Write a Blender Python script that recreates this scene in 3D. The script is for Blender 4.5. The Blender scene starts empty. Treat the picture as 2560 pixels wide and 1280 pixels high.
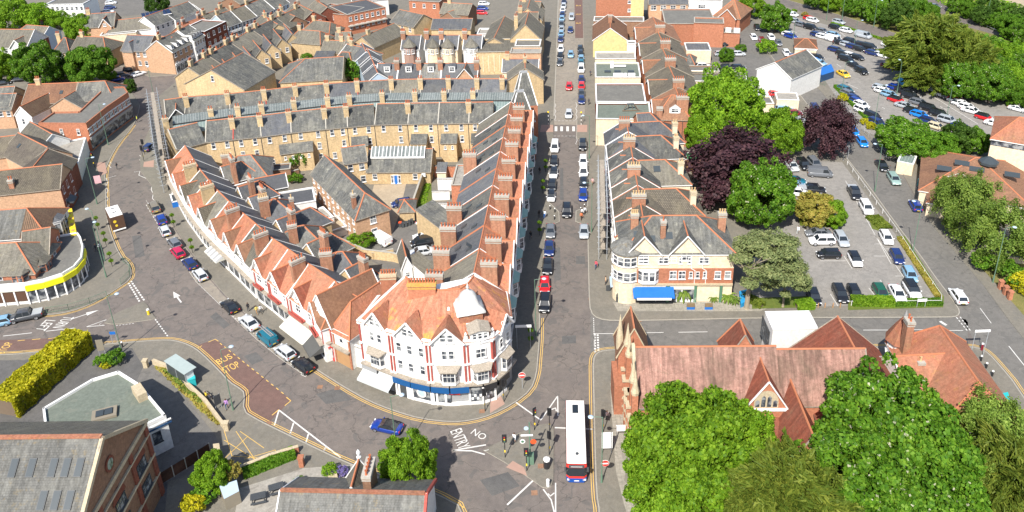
import bpy, math, random
import numpy as np
from mathutils import Vector, Matrix
from mathutils.geometry import tessellate_polygon
random.seed(7); np.random.seed(7)
scene = bpy.context.scene
# ------------------------------------------------------------------ camera
F0, TH, ROLL, CAMH = 2094.84664, 0.417152979, -0.0343393622, 81.7008846
PX, PY = 1280.0, 320.0            # principal point: the photograph is the lower part of a taller frame
Fw = Vector((0, math.cos(TH), -math.sin(TH))); Rt = Vector((1, 0, 0)); Up = Rt.cross(Fw)
R2 = Rt*math.cos(ROLL) + Up*math.sin(ROLL); U2 = -Rt*math.sin(ROLL) + Up*math.cos(ROLL)
CAM = Vector((0, 0, CAMH))
cd = bpy.data.cameras.new('camera'); cam = bpy.data.objects.new('camera', cd); scene.collection.objects.link(cam)
cam.matrix_world = Matrix(((R2.x, U2.x, -Fw.x, 0), (R2.y, U2.y, -Fw.y, 0), (R2.z, U2.z, -Fw.z, CAMH), (0, 0, 0, 1)))
cd.sensor_width = 36; cd.lens = 36*F0/2560; cd.shift_x = 0; cd.shift_y = -(640-PY)/2560
cd.clip_start = 1; cd.clip_end = 5000
scene.camera = cam
# ------------------------------------------------------------------ world, sun
SUN_EL, SUN_AZ = math.radians(47.5), math.radians(201)     # azimuth clockwise from +Y, where the sun stands
world = bpy.data.worlds.new('World'); scene.world = world; world.use_nodes = True
wn = world.node_tree; wn.nodes.clear()
sky = wn.nodes.new('ShaderNodeTexSky'); sky.sky_type = 'NISHITA'; sky.sun_disc = False
sky.sun_elevation = SUN_EL; sky.sun_rotation = SUN_AZ; sky.air_density = 1.0; sky.dust_density = 1.2
bg = wn.nodes.new('ShaderNodeBackground'); bg.inputs[1].default_value = 0.12
wo = wn.nodes.new('ShaderNodeOutputWorld'); wn.links.new(sky.outputs[0], bg.inputs[0]); wn.links.new(bg.outputs[0], wo.inputs[0])
sl = bpy.data.lights.new('sun', 'SUN'); sl.energy = 4.9; sl.angle = math.radians(0.53); sl.color = (1, .955, .88)
so = bpy.data.objects.new('sun', sl); scene.collection.objects.link(so)
sd = Vector((math.sin(SUN_AZ)*math.cos(SUN_EL), math.cos(SUN_AZ)*math.cos(SUN_EL), math.sin(SUN_EL)))
so.rotation_euler = sd.to_track_quat('Z', 'Y').to_euler(); so.location = (0, -50, 150)
vs = scene.view_settings; vs.view_transform = 'Standard'; vs.look = 'None'; vs.gamma = 1; vs.exposure = 0.58; vs.use_curve_mapping = False

def P(x, y, z=0.0):
 "a point of the place seen at pixel (x, y) of the 2560 x 1280 photograph and standing at height z"
 d = Fw*F0 + R2*(x-PX) - U2*(y-PY)
 return CAM + d*((z-CAMH)/d.z)
# ------------------------------------------------------------------ materials
MATS = {}
class N:
 def __init__(s, name):
  s.m = bpy.data.materials.new(name); s.m.use_nodes = True; s.t = s.m.node_tree; s.t.nodes.clear()
  s.out = s.n('ShaderNodeOutputMaterial'); s.b = s.n('ShaderNodeBsdfPrincipled'); s.l(s.b.outputs[0], s.out.inputs[0])
 def n(s, k, **kw):
  x = s.t.nodes.new(k)
  for a, v in kw.items(): setattr(x, a, v)
  return x
 def l(s, a, b): s.t.links.new(a, b)
 def noise(s, vec, sc, det=3, rough=.6, dist=0):
  x = s.n('ShaderNodeTexNoise'); x.inputs['Scale'].default_value = sc; x.inputs['Detail'].default_value = det
  x.inputs['Roughness'].default_value = rough; x.inputs['Distortion'].default_value = dist; s.l(vec, x.inputs['Vector']); return x.outputs[0]
 def ramp(s, f, stops):
  x = s.n('ShaderNodeValToRGB'); e = x.color_ramp.elements
  while len(e) < len(stops): e.new(.5)
  for i, (p, c) in enumerate(stops): e[i].position = p; e[i].color = c if len(c) == 4 else (*c, 1)
  s.l(f, x.inputs[0]); return x.outputs[0]
 def mix(s, f, a, b, mode='MIX'):
  x = s.n('ShaderNodeMix', data_type='RGBA', blend_type=mode)
  for k, v in ((0, f), (6, a), (7, b)):
   if hasattr(v, 'is_linked') or hasattr(v, 'links'): s.l(v, x.inputs[k])
   else: x.inputs[k].default_value = v if k == 0 else (v if len(v) == 4 else (*v, 1))
  return x.outputs[2]
 def math(s, op, a, b=None):
  x = s.n('ShaderNodeMath', operation=op)
  for k, v in ((0, a), (1, b)):
   if v is None: continue
   if hasattr(v, 'links'): s.l(v, x.inputs[k])
   else: x.inputs[k].default_value = v
  return x.outputs[0]
 def fin(s, col, rough=.8, spec=.3, bump=None, bs=.3, bd=.02, metal=0):
  if hasattr(col, 'links'): s.l(col, s.b.inputs['Base Color'])
  else: s.b.inputs['Base Color'].default_value = col if len(col) == 4 else (*col, 1)
  s.b.inputs['Roughness'].default_value = rough; s.b.inputs['Specular IOR Level'].default_value = spec; s.b.inputs['Metallic'].default_value = metal
  if bump is not None:
   x = s.n('ShaderNodeBump'); x.inputs['Strength'].default_value = bs; x.inputs['Distance'].default_value = bd
   s.l(bump, x.inputs['Height']); s.l(x.outputs[0], s.b.inputs['Normal'])
  return s.m
def plain(name, c, rough=.7, spec=.3, metal=0, var=.12):
 a = N(name); g = a.n('ShaderNodeNewGeometry')
 nz = a.noise(g.outputs['Position'], 1.3, 4)
 col = a.mix(nz, tuple(v*(1-var) for v in c), tuple(min(1, v*(1+var)) for v in c))
 MATS[name] = a.fin(col, rough, spec, metal=metal); return MATS[name]
def tiled(name, c, c2, stain, mort, bw, bh, rough=.85, stsc=.35, stamt=.6, spec=.2, mix2=None, offset=.5, objvar=.22, mortar=.03, bs=.5, streak=0, lichen=None, lsc=1.1):
 "courses of tiles / bricks from metric UVs, two brick tones, large stains in world space and a tone per building"
 a = N(name); uv = a.n('ShaderNodeUVMap'); g = a.n('ShaderNodeNewGeometry'); oi = a.n('ShaderNodeObjectInfo')
 br = a.n('ShaderNodeTexBrick'); br.offset = offset; a.l(uv.outputs[0], br.inputs['Vector'])
 br.inputs['Scale'].default_value = 1; br.inputs['Brick Width'].default_value = bw; br.inputs['Row Height'].default_value = bh
 br.inputs['Mortar Size'].default_value = mortar*bh*2; br.inputs['Mortar Smooth'].default_value = .4; br.inputs['Bias'].default_value = 0
 br.inputs['Color1'].default_value = (*c, 1); br.inputs['Color2'].default_value = (*c2, 1); br.inputs['Mortar'].default_value = (*mort, 1)
 pos = g.outputs['Position']
 n1 = a.noise(pos, stsc, 5, .62, .6); n2 = a.noise(pos, 2.6, 4, .65)
 f = a.ramp(n1, [(.42, (0, 0, 0, 1)), (.68, (1, 1, 1, 1))])
 col = a.mix(a.math('MULTIPLY', f, stamt), br.outputs[0], stain)
 f2 = a.ramp(n2, [(.3, (.78, .78, .78, 1)), (.7, (1.18, 1.18, 1.18, 1))])
 col = a.mix(1.0, col, f2, 'MULTIPLY')
 if lichen:
  n3 = a.noise(pos, lsc, 6, .75); f3 = a.ramp(n3, [(.56, (0, 0, 0, 1)), (.66, (1, 1, 1, 1))]); col = a.mix(a.math('MULTIPLY', f3, lichen[3]), col, lichen[:3])
 if streak:
  mp = a.n('ShaderNodeMapping'); mp.inputs['Scale'].default_value = (2.2, .22, 1); a.l(uv.outputs[0], mp.inputs[0])
  n4 = a.noise(mp.outputs[0], 1.0, 4, .6); f4 = a.ramp(n4, [(.35, (1-streak,)*3+(1,)), (.7, (1+streak*.6,)*3+(1,))]); col = a.mix(1.0, col, f4, 'MULTIPLY')
 rv = a.math('ADD', a.math('MULTIPLY', oi.outputs['Random'], objvar*2), 1-objvar)
 cmb = a.n('ShaderNodeCombineColor'); [a.l(rv, cmb.inputs[i]) for i in range(3)]
 col = a.mix(1.0, col, cmb.outputs[0], 'MULTIPLY')
 MATS[name] = a.fin(col, rough, spec, a.math('ADD', br.outputs['Fac'], a.math('MULTIPLY', n2, -1.2)), bs, .02); return MATS[name]
tiled('slate_old', (.13, .129, .12), (.098, .1, .096), (.185, .178, .15), (.04, .04, .04), .3, .22, stamt=.75, lichen=(.3, .29, .23, .6), streak=.3)
tiled('slate_blue', (.125, .13, .14), (.105, .11, .122), (.16, .155, .14), (.05, .05, .055), .3, .22, stamt=.6, rough=.65, streak=.2, lichen=(.2, .2, .17, .3))
tiled('slate_warm', (.18, .165, .135), (.14, .13, .108), (.2, .185, .14), (.06, .055, .05), .3, .22, stamt=.6, lichen=(.24, .2, .12, .4), streak=.25)
tiled('slate_pale', (.18, .177, .165), (.145, .143, .133), (.23, .225, .2), (.1, .1, .09), .32, .25, stamt=.7, lichen=(.33, .24, .1, .4), streak=.3)
tiled('tile_orange', (.45, .19, .115), (.37, .148, .09), (.29, .165, .105), (.2, .07, .04), .18, .11, stsc=.28, stamt=.75, lichen=(.42, .23, .07, .4), streak=.16, objvar=.14)
tiled('tile_corner', (.45, .19, .115), (.37, .148, .09), (.36, .2, .13), (.2, .07, .04), .18, .11, stsc=.5, stamt=.7, lichen=(.55, .3, .05, .75), streak=.3, lsc=.32)
tiled('tile_brown', (.235, .128, .08), (.195, .104, .066), (.3, .16, .09), (.1, .055, .04), .18, .12, stamt=.5, streak=.12)
tiled('tile_red', (.34, .105, .062), (.28, .088, .055), (.22, .1, .07), (.14, .05, .035), .18, .11, stamt=.6, lichen=(.3, .2, .12, .35), streak=.25)
tiled('tile_church', (.46, .27, .215), (.38, .21, .165), (.17, .115, .085), (.22, .12, .1), .2, .13, stsc=.22, stamt=.85, lichen=(.2, .15, .1, .4), streak=.4)
tiled('tile_grey', (.185, .16, .125), (.15, .13, .102), (.22, .19, .13), (.06, .052, .042), .33, .3, stamt=.5, mortar=.08, bs=.9, streak=.12)
tiled('tile_ribbed', (.15, .128, .105), (.13, .112, .094), (.18, .16, .12), (.035, .03, .026), .33, 9.0, stamt=.45, mortar=.0045, bs=1, offset=0, streak=.1)
tiled('tile_ribbed_brown', (.2, .125, .08), (.17, .108, .074), (.22, .16, .1), (.05, .032, .024), .33, 9.0, stamt=.45, mortar=.0045, bs=1, offset=0, streak=.1)
tiled('brick_buff', (.6, .44, .245), (.51, .37, .2), (.42, .31, .19), (.54, .44, .3), .23, .075, stamt=.4, objvar=.12, streak=.12)
tiled('brick_peach', (.57, .35, .22), (.49, .295, .18), (.43, .27, .16), (.5, .36, .24), .23, .075, stamt=.35, objvar=.1)
tiled('brick_orange', (.46, .185, .108), (.39, .155, .09), (.36, .15, .08), (.4, .22, .14), .23, .075, stamt=.4, objvar=.12)
tiled('brick_chimney', (.44, .21, .13), (.36, .165, .1), (.3, .19, .12), (.36, .24, .16), .23, .075, stamt=.5, objvar=.12, lichen=(.4, .3, .14, .3), streak=.2)
tiled('brick_red', (.24, .072, .042), (.19, .058, .036), (.16, .07, .05), (.22, .13, .1), .23, .075, stamt=.4, objvar=.14)
tiled('brick_brown', (.3, .165, .1), (.24, .13, .08), (.2, .13, .09), (.28, .2, .14), .23, .075, stamt=.4, objvar=.12)
tiled('timber_panel', (.23, .1, .06), (.19, .08, .05), (.17, .09, .06), (.06, .03, .02), .14, 3, stamt=.4, objvar=.2, offset=0)
tiled('paving_slab', (.34, .31, .26), (.29, .27, .22), (.24, .22, .19), (.15, .14, .12), .6, .6, stamt=.5, objvar=0, mortar=.012, offset=0)
tiled('glass_roof', (.17, .19, .185), (.13, .15, .145), (.12, .13, .12), (.42, .43, .41), .55, 4, rough=.25, spec=.5, stamt=.3, mortar=.0035, offset=0, objvar=.03, bs=.1)
tiled('glass_roof2', (.2, .25, .23), (.16, .21, .2), (.12, .16, .16), (.5, .54, .52), .6, 4, rough=.25, spec=.5, stamt=.3, mortar=.003, offset=0, objvar=.03, bs=.1)
def surf(name, c, c2, sc=.25, fine=9, rough=.92, var=.25, patch=None, bs=.25, cracks=0):
 a = N(name); g = a.n('ShaderNodeNewGeometry'); pos = g.outputs['Position']
 n1 = a.noise(pos, sc, 5, .6, .4); n2 = a.noise(pos, fine, 3, .7); n3 = a.noise(pos, sc*5, 4, .6)
 col = a.mix(a.ramp(n1, [(.3, (0, 0, 0, 1)), (.7, (1, 1, 1, 1))]), c, c2)
 col = a.mix(1.0, col, a.ramp(n2, [(.25, (1-var,)*3+(1,)), (.75, (1+var,)*3+(1,))]), 'MULTIPLY')
 col = a.mix(1.0, col, a.ramp(n3, [(.3, (.88, .88, .88, 1)), (.7, (1.1, 1.1, 1.1, 1))]), 'MULTIPLY')
 if patch:
  n4 = a.noise(pos, sc*1.7, 2, .4, 1.5); col = a.mix(a.math('MULTIPLY', a.ramp(n4, [(.6, (0, 0, 0, 1)), (.63, (1, 1, 1, 1))]), .55), col, patch)
 if cracks:
  v = a.n('ShaderNodeTexVoronoi', feature='DISTANCE_TO_EDGE'); v.inputs['Scale'].default_value = .16; 
  w = a.n('ShaderNodeVectorMath', operation='ADD'); a.l(pos, w.inputs[0])
  nn = a.n('ShaderNodeTexNoise'); nn.inputs['Scale'].default_value = .7; a.l(pos, nn.inputs['Vector']); sc2 = a.n('ShaderNodeVectorMath', operation='SCALE'); sc2.inputs['Scale'].default_value = 2.2; a.l(nn.outputs[1], sc2.inputs[0]); a.l(sc2.outputs[0], w.inputs[1]); a.l(w.outputs[0], v.inputs['Vector'])
  col = a.mix(a.math('MULTIPLY', a.ramp(v.outputs['Distance'], [(0, (1, 1, 1, 1)), (.012, (0, 0, 0, 1))]), cracks), col, (.05, .048, .045))
 MATS[name] = a.fin(col, rough, .25, n2, bs, .01); return MATS[name]
surf('asphalt', (.178, .152, .133), (.138, .12, .11), patch=(.105, .1, .095), cracks=.6)
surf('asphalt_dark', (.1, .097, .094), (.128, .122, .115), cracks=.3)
surf('asphalt_tan', (.275, .24, .195), (.225, .2, .168), patch=(.2, .18, .16), cracks=.4)
surf('asphalt_side', (.14, .133, .122), (.168, .157, .142), patch=(.12, .115, .107), cracks=.35)
surf('asphalt_light', (.26, .243, .22), (.222, .208, .19), patch=(.2, .19, .175), cracks=.3)
surf('bus_lane', (.165, .1, .084), (.14, .09, .077), cracks=.3)
surf('pavement', (.2, .18, .148), (.162, .15, .124), sc=.4, patch=(.16, .15, .13), cracks=.15)
surf('yard', (.26, .225, .175), (.2, .175, .14), sc=.3)
surf('gravel', (.42, .34, .24), (.34, .27, .19), sc=.5, fine=14)
surf('grass', (.085, .13, .022), (.13, .15, .03), sc=.5, fine=16, var=.45)
surf('grass_dry', (.2, .17, .06), (.13, .14, .04), sc=.6, fine=12, var=.4)
surf('earth', (.2, .14, .08), (.15, .11, .06), sc=.6)
surf('felt_grey', (.17, .163, .145), (.14, .135, .122), sc=.35, fine=3, var=.1, patch=(.2, .19, .165))
surf('felt_green', (.155, .175, .145), (.135, .155, .128), sc=.3, fine=3, var=.08, patch=(.18, .19, .155))
surf('felt_dark', (.075, .078, .085), (.09, .092, .098), sc=.4, fine=3, var=.1)
surf('felt_pale', (.33, .31, .27), (.27, .25, .22), sc=.3, fine=3, var=.12, patch=(.2, .18, .16))
surf('plaster', (.75, .74, .71), (.66, .645, .615), sc=.5, fine=2, var=.04, rough=.75)
surf('render_cream', (.72, .6, .43), (.66, .55, .39), sc=.4, fine=2, var=.06, rough=.8)
surf('render_yellow', (.7, .52, .23), (.58, .45, .22), sc=.3, fine=2, var=.1)
surf('stone', (.52, .43, .29), (.42, .35, .24), sc=.9, fine=5, var=.2)
surf('canopy_stone', (.36, .31, .25), (.27, .235, .19), sc=1.2, fine=6, var=.25)
surf('dome_lead', (.6, .59, .56), (.46, .45, .43), sc=1.5, fine=4, var=.08, rough=.6)
surf('concrete', (.42, .39, .34), (.35, .33, .28), sc=.8, fine=6, var=.12)
surf('kerb_stone', (.36, .33, .28), (.3, .28, .24), sc=2, fine=4, var=.15)
surf('lead', (.34, .34, .33), (.27, .27, .27), sc=1, fine=4, var=.1, rough=.55)
surf('flint', (.24, .225, .18), (.15, .14, .12), sc=1.5, fine=5, var=.5)
plain('ridge_tile', (.46, .17, .085), .8); plain('pot_terracotta', (.42, .13, .06), .75); plain('pot_buff', (.55, .38, .2), .75)
plain('white', (.8, .79, .77), .5); plain('trim_grey', (.3, .3, .3), .5); plain('metal_dark', (.06, .065, .07), .45, .5); plain('metal_grey', (.36, .38, .4), .4, .5)
plain('paint_green', (.09, .19, .12), .5); plain('lamp_green', (.12, .2, .14), .5); plain('paint_black', (.025, .025, .028), .4, .5); plain('paint_red', (.62, .04, .03), .45)
plain('paint_yellow', (.78, .55, .04), .5); plain('paint_blue', (.02, .14, .45), .45); plain('paint_navy', (.02, .06, .14), .45); plain('teal', (.03, .4, .42), .5)
plain('lemon', (.8, .75, .02), .5); plain('tarp_green', (.05, .28, .1), .5); plain('tarp_blue', (.03, .28, .55), .5); plain('maroon', (.25, .02, .04), .5)
plain('pale_blue', (.42, .52, .62), .5); plain('orange_red', (.8, .1, .03), .5); plain('fabric_cream', (.62, .6, .52), .8); plain('fabric_grey', (.09, .09, .085), .8); plain('timber', (.4, .23, .11), .8); plain('timber_grey', (.24, .21, .16), .85)
plain('fabric_pale', (.5, .53, .53), .7); plain('pink', (.75, .42, .45), .7); plain('skin', (.5, .3, .2), .6); plain('copper_green', (.28, .42, .36), .6); plain('brown_dark', (.1, .055, .035), .6)
plain('paint_line', (.6, .585, .55), .7, var=.22); plain('yellow_line', (.66, .42, .11), .7, var=.2); plain('tactile', (.36, .23, .18), .8); plain('solar', (.02, .035, .08), .15, .6)
plain('bark', (.16, .12, .085), .9); plain('bark_pale', (.3, .25, .18), .9); plain('purple_flower', (.15, .12, .3), .8)
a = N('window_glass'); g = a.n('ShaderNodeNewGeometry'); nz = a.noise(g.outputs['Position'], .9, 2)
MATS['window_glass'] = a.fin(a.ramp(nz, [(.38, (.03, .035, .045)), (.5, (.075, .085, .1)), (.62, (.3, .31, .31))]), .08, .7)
a = N('skylight_glass'); MATS['skylight_glass'] = a.fin((.05, .062, .07, 1), .35, .35)
a = N('car_glass'); MATS['car_glass'] = a.fin((.02, .026, .032, 1), .06, .8)
a = N('tyre'); MATS['tyre'] = a.fin((.018, .018, .018, 1), .8); a = N('alloy'); MATS['alloy'] = a.fin((.45, .46, .48, 1), .35, .5, metal=.7)
a = N('headlight'); MATS['headlight'] = a.fin((.75, .78, .8, 1), .1, .6); a = N('taillight'); MATS['taillight'] = a.fin((.5, .02, .02, 1), .2, .6)
a = N('car_paint'); oi = a.n('ShaderNodeObjectInfo'); MATS['car_paint'] = a.fin(oi.outputs['Color'], .28, .5); a.b.inputs['Coat Weight'].default_value = .6; a.b.inputs['Coat Roughness'].default_value = .06
a = N('clothing'); oi = a.n('ShaderNodeObjectInfo'); MATS['clothing'] = a.fin(oi.outputs['Color'], .85)
def leafmat(name, c1, c2, c3, trans=.45):
 a = N(name); g = a.n('ShaderNodeNewGeometry'); oi = a.n('ShaderNodeObjectInfo')
 col = a.ramp(g.outputs['Random Per Island'], [(0, c1), (.5, c2), (1, c3)])
 nz = a.noise(g.outputs['Position'], .35, 3); col = a.mix(1.0, col, a.ramp(nz, [(.3, (.72, .78, .7, 1)), (.7, (1.25, 1.2, 1.25, 1))]), 'MULTIPLY')
 rv = a.math('ADD', a.math('MULTIPLY', oi.outputs['Random'], .4), .8)
 cmb = a.n('ShaderNodeCombineColor'); a.l(rv, cmb.inputs[0]); a.l(rv, cmb.inputs[1]); a.l(rv, cmb.inputs[2]); col = a.mix(.6, col, a.mix(1.0, col, cmb.outputs[0], 'MULTIPLY'))
 a.l(col, a.b.inputs['Base Color']); a.b.inputs['Roughness'].default_value = .6; a.b.inputs['Specular IOR Level'].default_value = .25
 tr = a.n('ShaderNodeBsdfTranslucent'); a.l(col, tr.inputs[0]); mx = a.n('ShaderNodeMixShader'); mx.inputs[0].default_value = trans
 a.l(a.b.outputs[0], mx.inputs[1]); a.l(tr.outputs[0], mx.inputs[2]); a.l(mx.outputs[0], a.out.inputs[0]); MATS[name] = a.m
leafmat('leaf_lime', (.09, .2, .01), (.175, .33, .015), (.28, .44, .03))
leafmat('leaf_green', (.055, .15, .01), (.11, .25, .015), (.2, .35, .03))
leafmat('leaf_dark', (.04, .095, .012), (.07, .15, .018), (.12, .21, .03))
leafmat('leaf_olive', (.1, .16, .02), (.165, .225, .028), (.25, .29, .04))
leafmat('leaf_purple', (.035, .014, .02), (.06, .026, .034), (.11, .05, .055), .25)
leafmat('leaf_yellow', (.3, .31, .008), (.5, .47, .015), (.66, .6, .03))
leafmat('leaf_pine', (.13, .17, .06), (.2, .24, .09), (.28, .3, .12), .25)
leafmat('leaf_gold', (.32, .26, .05), (.42, .34, .08), (.3, .32, .05))
leafmat('leaf_fern', (.12, .21, .03), (.2, .3, .045), (.3, .4, .08))
leafmat('blossom', (.5, .5, .35), (.62, .6, .45), (.3, .38, .12))

# ------------------------------------------------------------------ mesh builder
class MB:
 def __init__(s): s.v = []; s.f = []; s.mi = []
 def poly(s, pts, m=0):
  i = len(s.v); s.v += [tuple(p) for p in pts]; s.f.append(tuple(range(i, i+len(pts)))); s.mi.append(m); return s
 def box(s, a, b, m=0, faces='xXyYzZ', mt=None):
  x0, y0, z0 = a; x1, y1, z1 = b
  if 'y' in faces: s.poly([(x0, y0, z0), (x1, y0, z0), (x1, y0, z1), (x0, y0, z1)], m)
  if 'Y' in faces: s.poly([(x1, y1, z0), (x0, y1, z0), (x0, y1, z1), (x1, y1, z1)], m)
  if 'x' in faces: s.poly([(x0, y1, z0), (x0, y0, z0), (x0, y0, z1), (x0, y1, z1)], m)
  if 'X' in faces: s.poly([(x1, y0, z0), (x1, y1, z0), (x1, y1, z1), (x1, y0, z1)], m)
  if 'Z' in faces: s.poly([(x0, y0, z1), (x1, y0, z1), (x1, y1, z1), (x0, y1, z1)], m if mt is None else mt)
  if 'z' in faces: s.poly([(x0, y1, z0), (x1, y1, z0), (x1, y0, z0), (x0, y0, z0)], m)
  return s
 def obox(s, c, ex, ey, hx, hy, z0, z1, m=0, mt=None):
  "box with horizontal axes ex, ey round centre c"
  c = Vector((c[0], c[1], 0)); ex = Vector((ex[0], ex[1], 0)); ey = Vector((ey[0], ey[1], 0))
  q = [c-ex*hx-ey*hy, c+ex*hx-ey*hy, c+ex*hx+ey*hy, c-ex*hx+ey*hy]
  if ex.cross(ey).z < 0: q.reverse()
  s.prism([(p.x, p.y) for p in q], z0, z1, m, mt); return s
 def prism(s, pts, z0, z1, m=0, mt=None, bottom=False):
  n = len(pts); area = sum(pts[i][0]*pts[(i+1) % n][1]-pts[(i+1) % n][0]*pts[i][1] for i in range(n))
  if area < 0: pts = pts[::-1]
  for i in range(n):
   a, b = pts[i], pts[(i+1) % n]
   s.poly([(a[0], a[1], z0), (b[0], b[1], z0), (b[0], b[1], z1), (a[0], a[1], z1)], m)
  s.cap(pts, z1, m if mt is None else mt)
  if bottom: s.cap(pts[::-1], z0, m)
  return s
 def cap(s, pts, z, m=0):
  n = len(pts)
  if n <= 4: s.poly([(p[0], p[1], z) for p in pts], m); return
  for t in tessellate_polygon([[Vector((p[0], p[1], 0)) for p in pts]]):
   q = [pts[i] for i in t]
   ar = (q[1][0]-q[0][0])*(q[2][1]-q[0][1])-(q[2][0]-q[0][0])*(q[1][1]-q[0][1])
   if ar < 0: q.reverse()
   s.poly([(p[0], p[1], z) for p in q], m)
 def slab(s, pts, th, m=0, me=None):
  "a tilted sheet (points counter-clockwise from above) with thickness th downwards"
  pts = [Vector(p) for p in pts]; d = Vector((0, 0, -th)); me = m if me is None else me
  s.poly(pts, m)
  n = len(pts)
  for i in range(n):
   a, b = pts[i], pts[(i+1) % n]; s.poly([a+d, b+d, b, a], me)
  s.poly([p+d for p in pts[::-1]], me); return s
 def tube(s, a, b, r0, r1=None, n=6, m=0, cap=True):
  a = Vector(a); b = Vector(b); r1 = r0 if r1 is None else r1
  d = (b-a).normalized(); u = d.orthogonal().normalized(); w = d.cross(u)
  A = [a+(u*math.cos(t)+w*math.sin(t))*r0 for t in [2*math.pi*i/n for i in range(n)]]
  B = [b+(u*math.cos(t)+w*math.sin(t))*r1 for t in [2*math.pi*i/n for i in range(n)]]
  for i in range(n): s.poly([A[i], A[(i+1) % n], B[(i+1) % n], B[i]], m)
  if cap: s.poly(B, m); s.poly(A[::-1], m)
  return s
 def lathe(s, c, prof, n=10, m=0):
  c = Vector(c); rings = [[c+Vector((r*math.cos(2*math.pi*i/n), r*math.sin(2*math.pi*i/n), z)) for i in range(n)] for r, z in prof]
  for A, B in zip(rings, rings[1:]):
   for i in range(n): s.poly([A[i], A[(i+1) % n], B[(i+1) % n], B[i]], m)
  if prof[-1][0] > .001: s.poly(rings[-1], m)
  return s
 def mesh(s, name, mats, smooth=False, merge=False):
  me = bpy.data.meshes.new(name); me.from_pydata(s.v, [], s.f)
  for k in (mats if isinstance(mats, (list, tuple)) else [mats]): me.materials.append(MATS[k])
  me.polygons.foreach_set('material_index', s.mi)
  uv = me.uv_layers.new(name='UVMap'); L = []
  for f in s.f:
   p = [Vector(s.v[i]) for i in f]; nn = Vector((0, 0, 0))
   for i in range(len(p)): nn += p[i].cross(p[(i+1) % len(p)])
   if nn.length < 1e-9: L += [0, 0]*len(p); continue
   nn.normalize()
   t = Vector((1, 0, 0)) if abs(nn.z) > .985 else Vector((-nn.y, nn.x, 0)).normalized()
   w = nn.cross(t)
   for q in p: L += [q.dot(t), q.dot(w)]
  uv.data.foreach_set('uv', L)
  if merge:
   import bmesh
   bm = bmesh.new(); bm.from_mesh(me); bmesh.ops.remove_doubles(bm, verts=bm.verts, dist=.0005); bm.to_mesh(me); bm.free()
  if smooth: me.polygons.foreach_set('use_smooth', [True]*len(me.polygons))
  me.update(); return me
 def obj(s, name, mats, parent=None, smooth=False, merge=False, **props):
  return link(name, s.mesh(name, mats, smooth, merge), parent, **props)
COL = scene.collection.objects
def link(name, me, parent=None, loc=None, rot=None, **props):
 o = bpy.data.objects.new(name, me); COL.link(o)
 if parent is not None: o.parent = parent
 if loc is not None: o.location = loc
 if rot is not None: o.rotation_euler = rot
 for k, v in props.items():
  if v is not None: o[k] = v
 return o
def thing(name, label, cat, loc=(0, 0, 0), rz=0, group=None, **kw):
 o = link(name, None, None, loc, (0, 0, rz), label=label, category=cat, group=group, **kw); o.empty_display_size = .5; return o
def tag(o, label, cat, group=None):
 o['label'] = label; o['category'] = cat
 if group: o['group'] = group
 return o
# ------------------------------------------------------------------ shared small parts
_cache = {}
def window_meshes(w, h, style):
 k = (round(w, 2), round(h, 2), style)
 if k in _cache: return _cache[k]
 fr = MB(); fw = .07 if w < 1.6 else .1; dp = .09
 col = {'dark': 'metal_dark', 'brown': 'brown_dark'}.get(style, 'white')
 fr.box((-w/2, -dp, -h/2), (-w/2+fw, 0, h/2), 0, 'xXyZz'); fr.box((w/2-fw, -dp, -h/2), (w/2, 0, h/2), 0, 'xXyZz')
 fr.box((-w/2+fw, -dp, h/2-fw), (w/2-fw, 0, h/2), 0, 'yzZ'); fr.box((-w/2+fw, -dp, -h/2), (w/2-fw, 0, -h/2+fw), 0, 'yzZ')
 if style != 'plain': fr.box((-w/2+fw, -dp*.8, -.035+h*.04), (w/2-fw, 0, .035+h*.04), 0, 'yzZ')
 nm = {'sash': 0, 'plain': 0}.get(style, max(0 if w < 1.1 else 1, round(w/.8)-1))
 if style == 'sash' and w > 1.3: nm = 1
 for i in range(nm):
  x = -w/2+w*(i+1)/(nm+1); fr.box((x-.028, -dp*.85, -h/2+fw), (x+.035, 0, h/2-fw), 0, 'xXy')
 fr.box((-w/2-.08, -dp-.1, -h/2-.1), (w/2+.08, 0, -h/2), 0)
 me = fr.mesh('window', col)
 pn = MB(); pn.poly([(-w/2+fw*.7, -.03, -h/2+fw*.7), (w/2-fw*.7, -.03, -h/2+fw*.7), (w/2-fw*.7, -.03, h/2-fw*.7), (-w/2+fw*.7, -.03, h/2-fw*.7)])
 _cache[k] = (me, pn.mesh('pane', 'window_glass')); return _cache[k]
def pot_mesh(mat):
 if ('pot', mat) not in _cache: _cache[('pot', mat)] = MB().lathe((0, 0, 0), [(.16, 0), (.12, .08), (.11, .5), (.15, .55), (.15, .66), (.08, .66), (.08, .5)], 8).mesh('chimney_pot', mat)
 return _cache[('pot', mat)]
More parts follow.
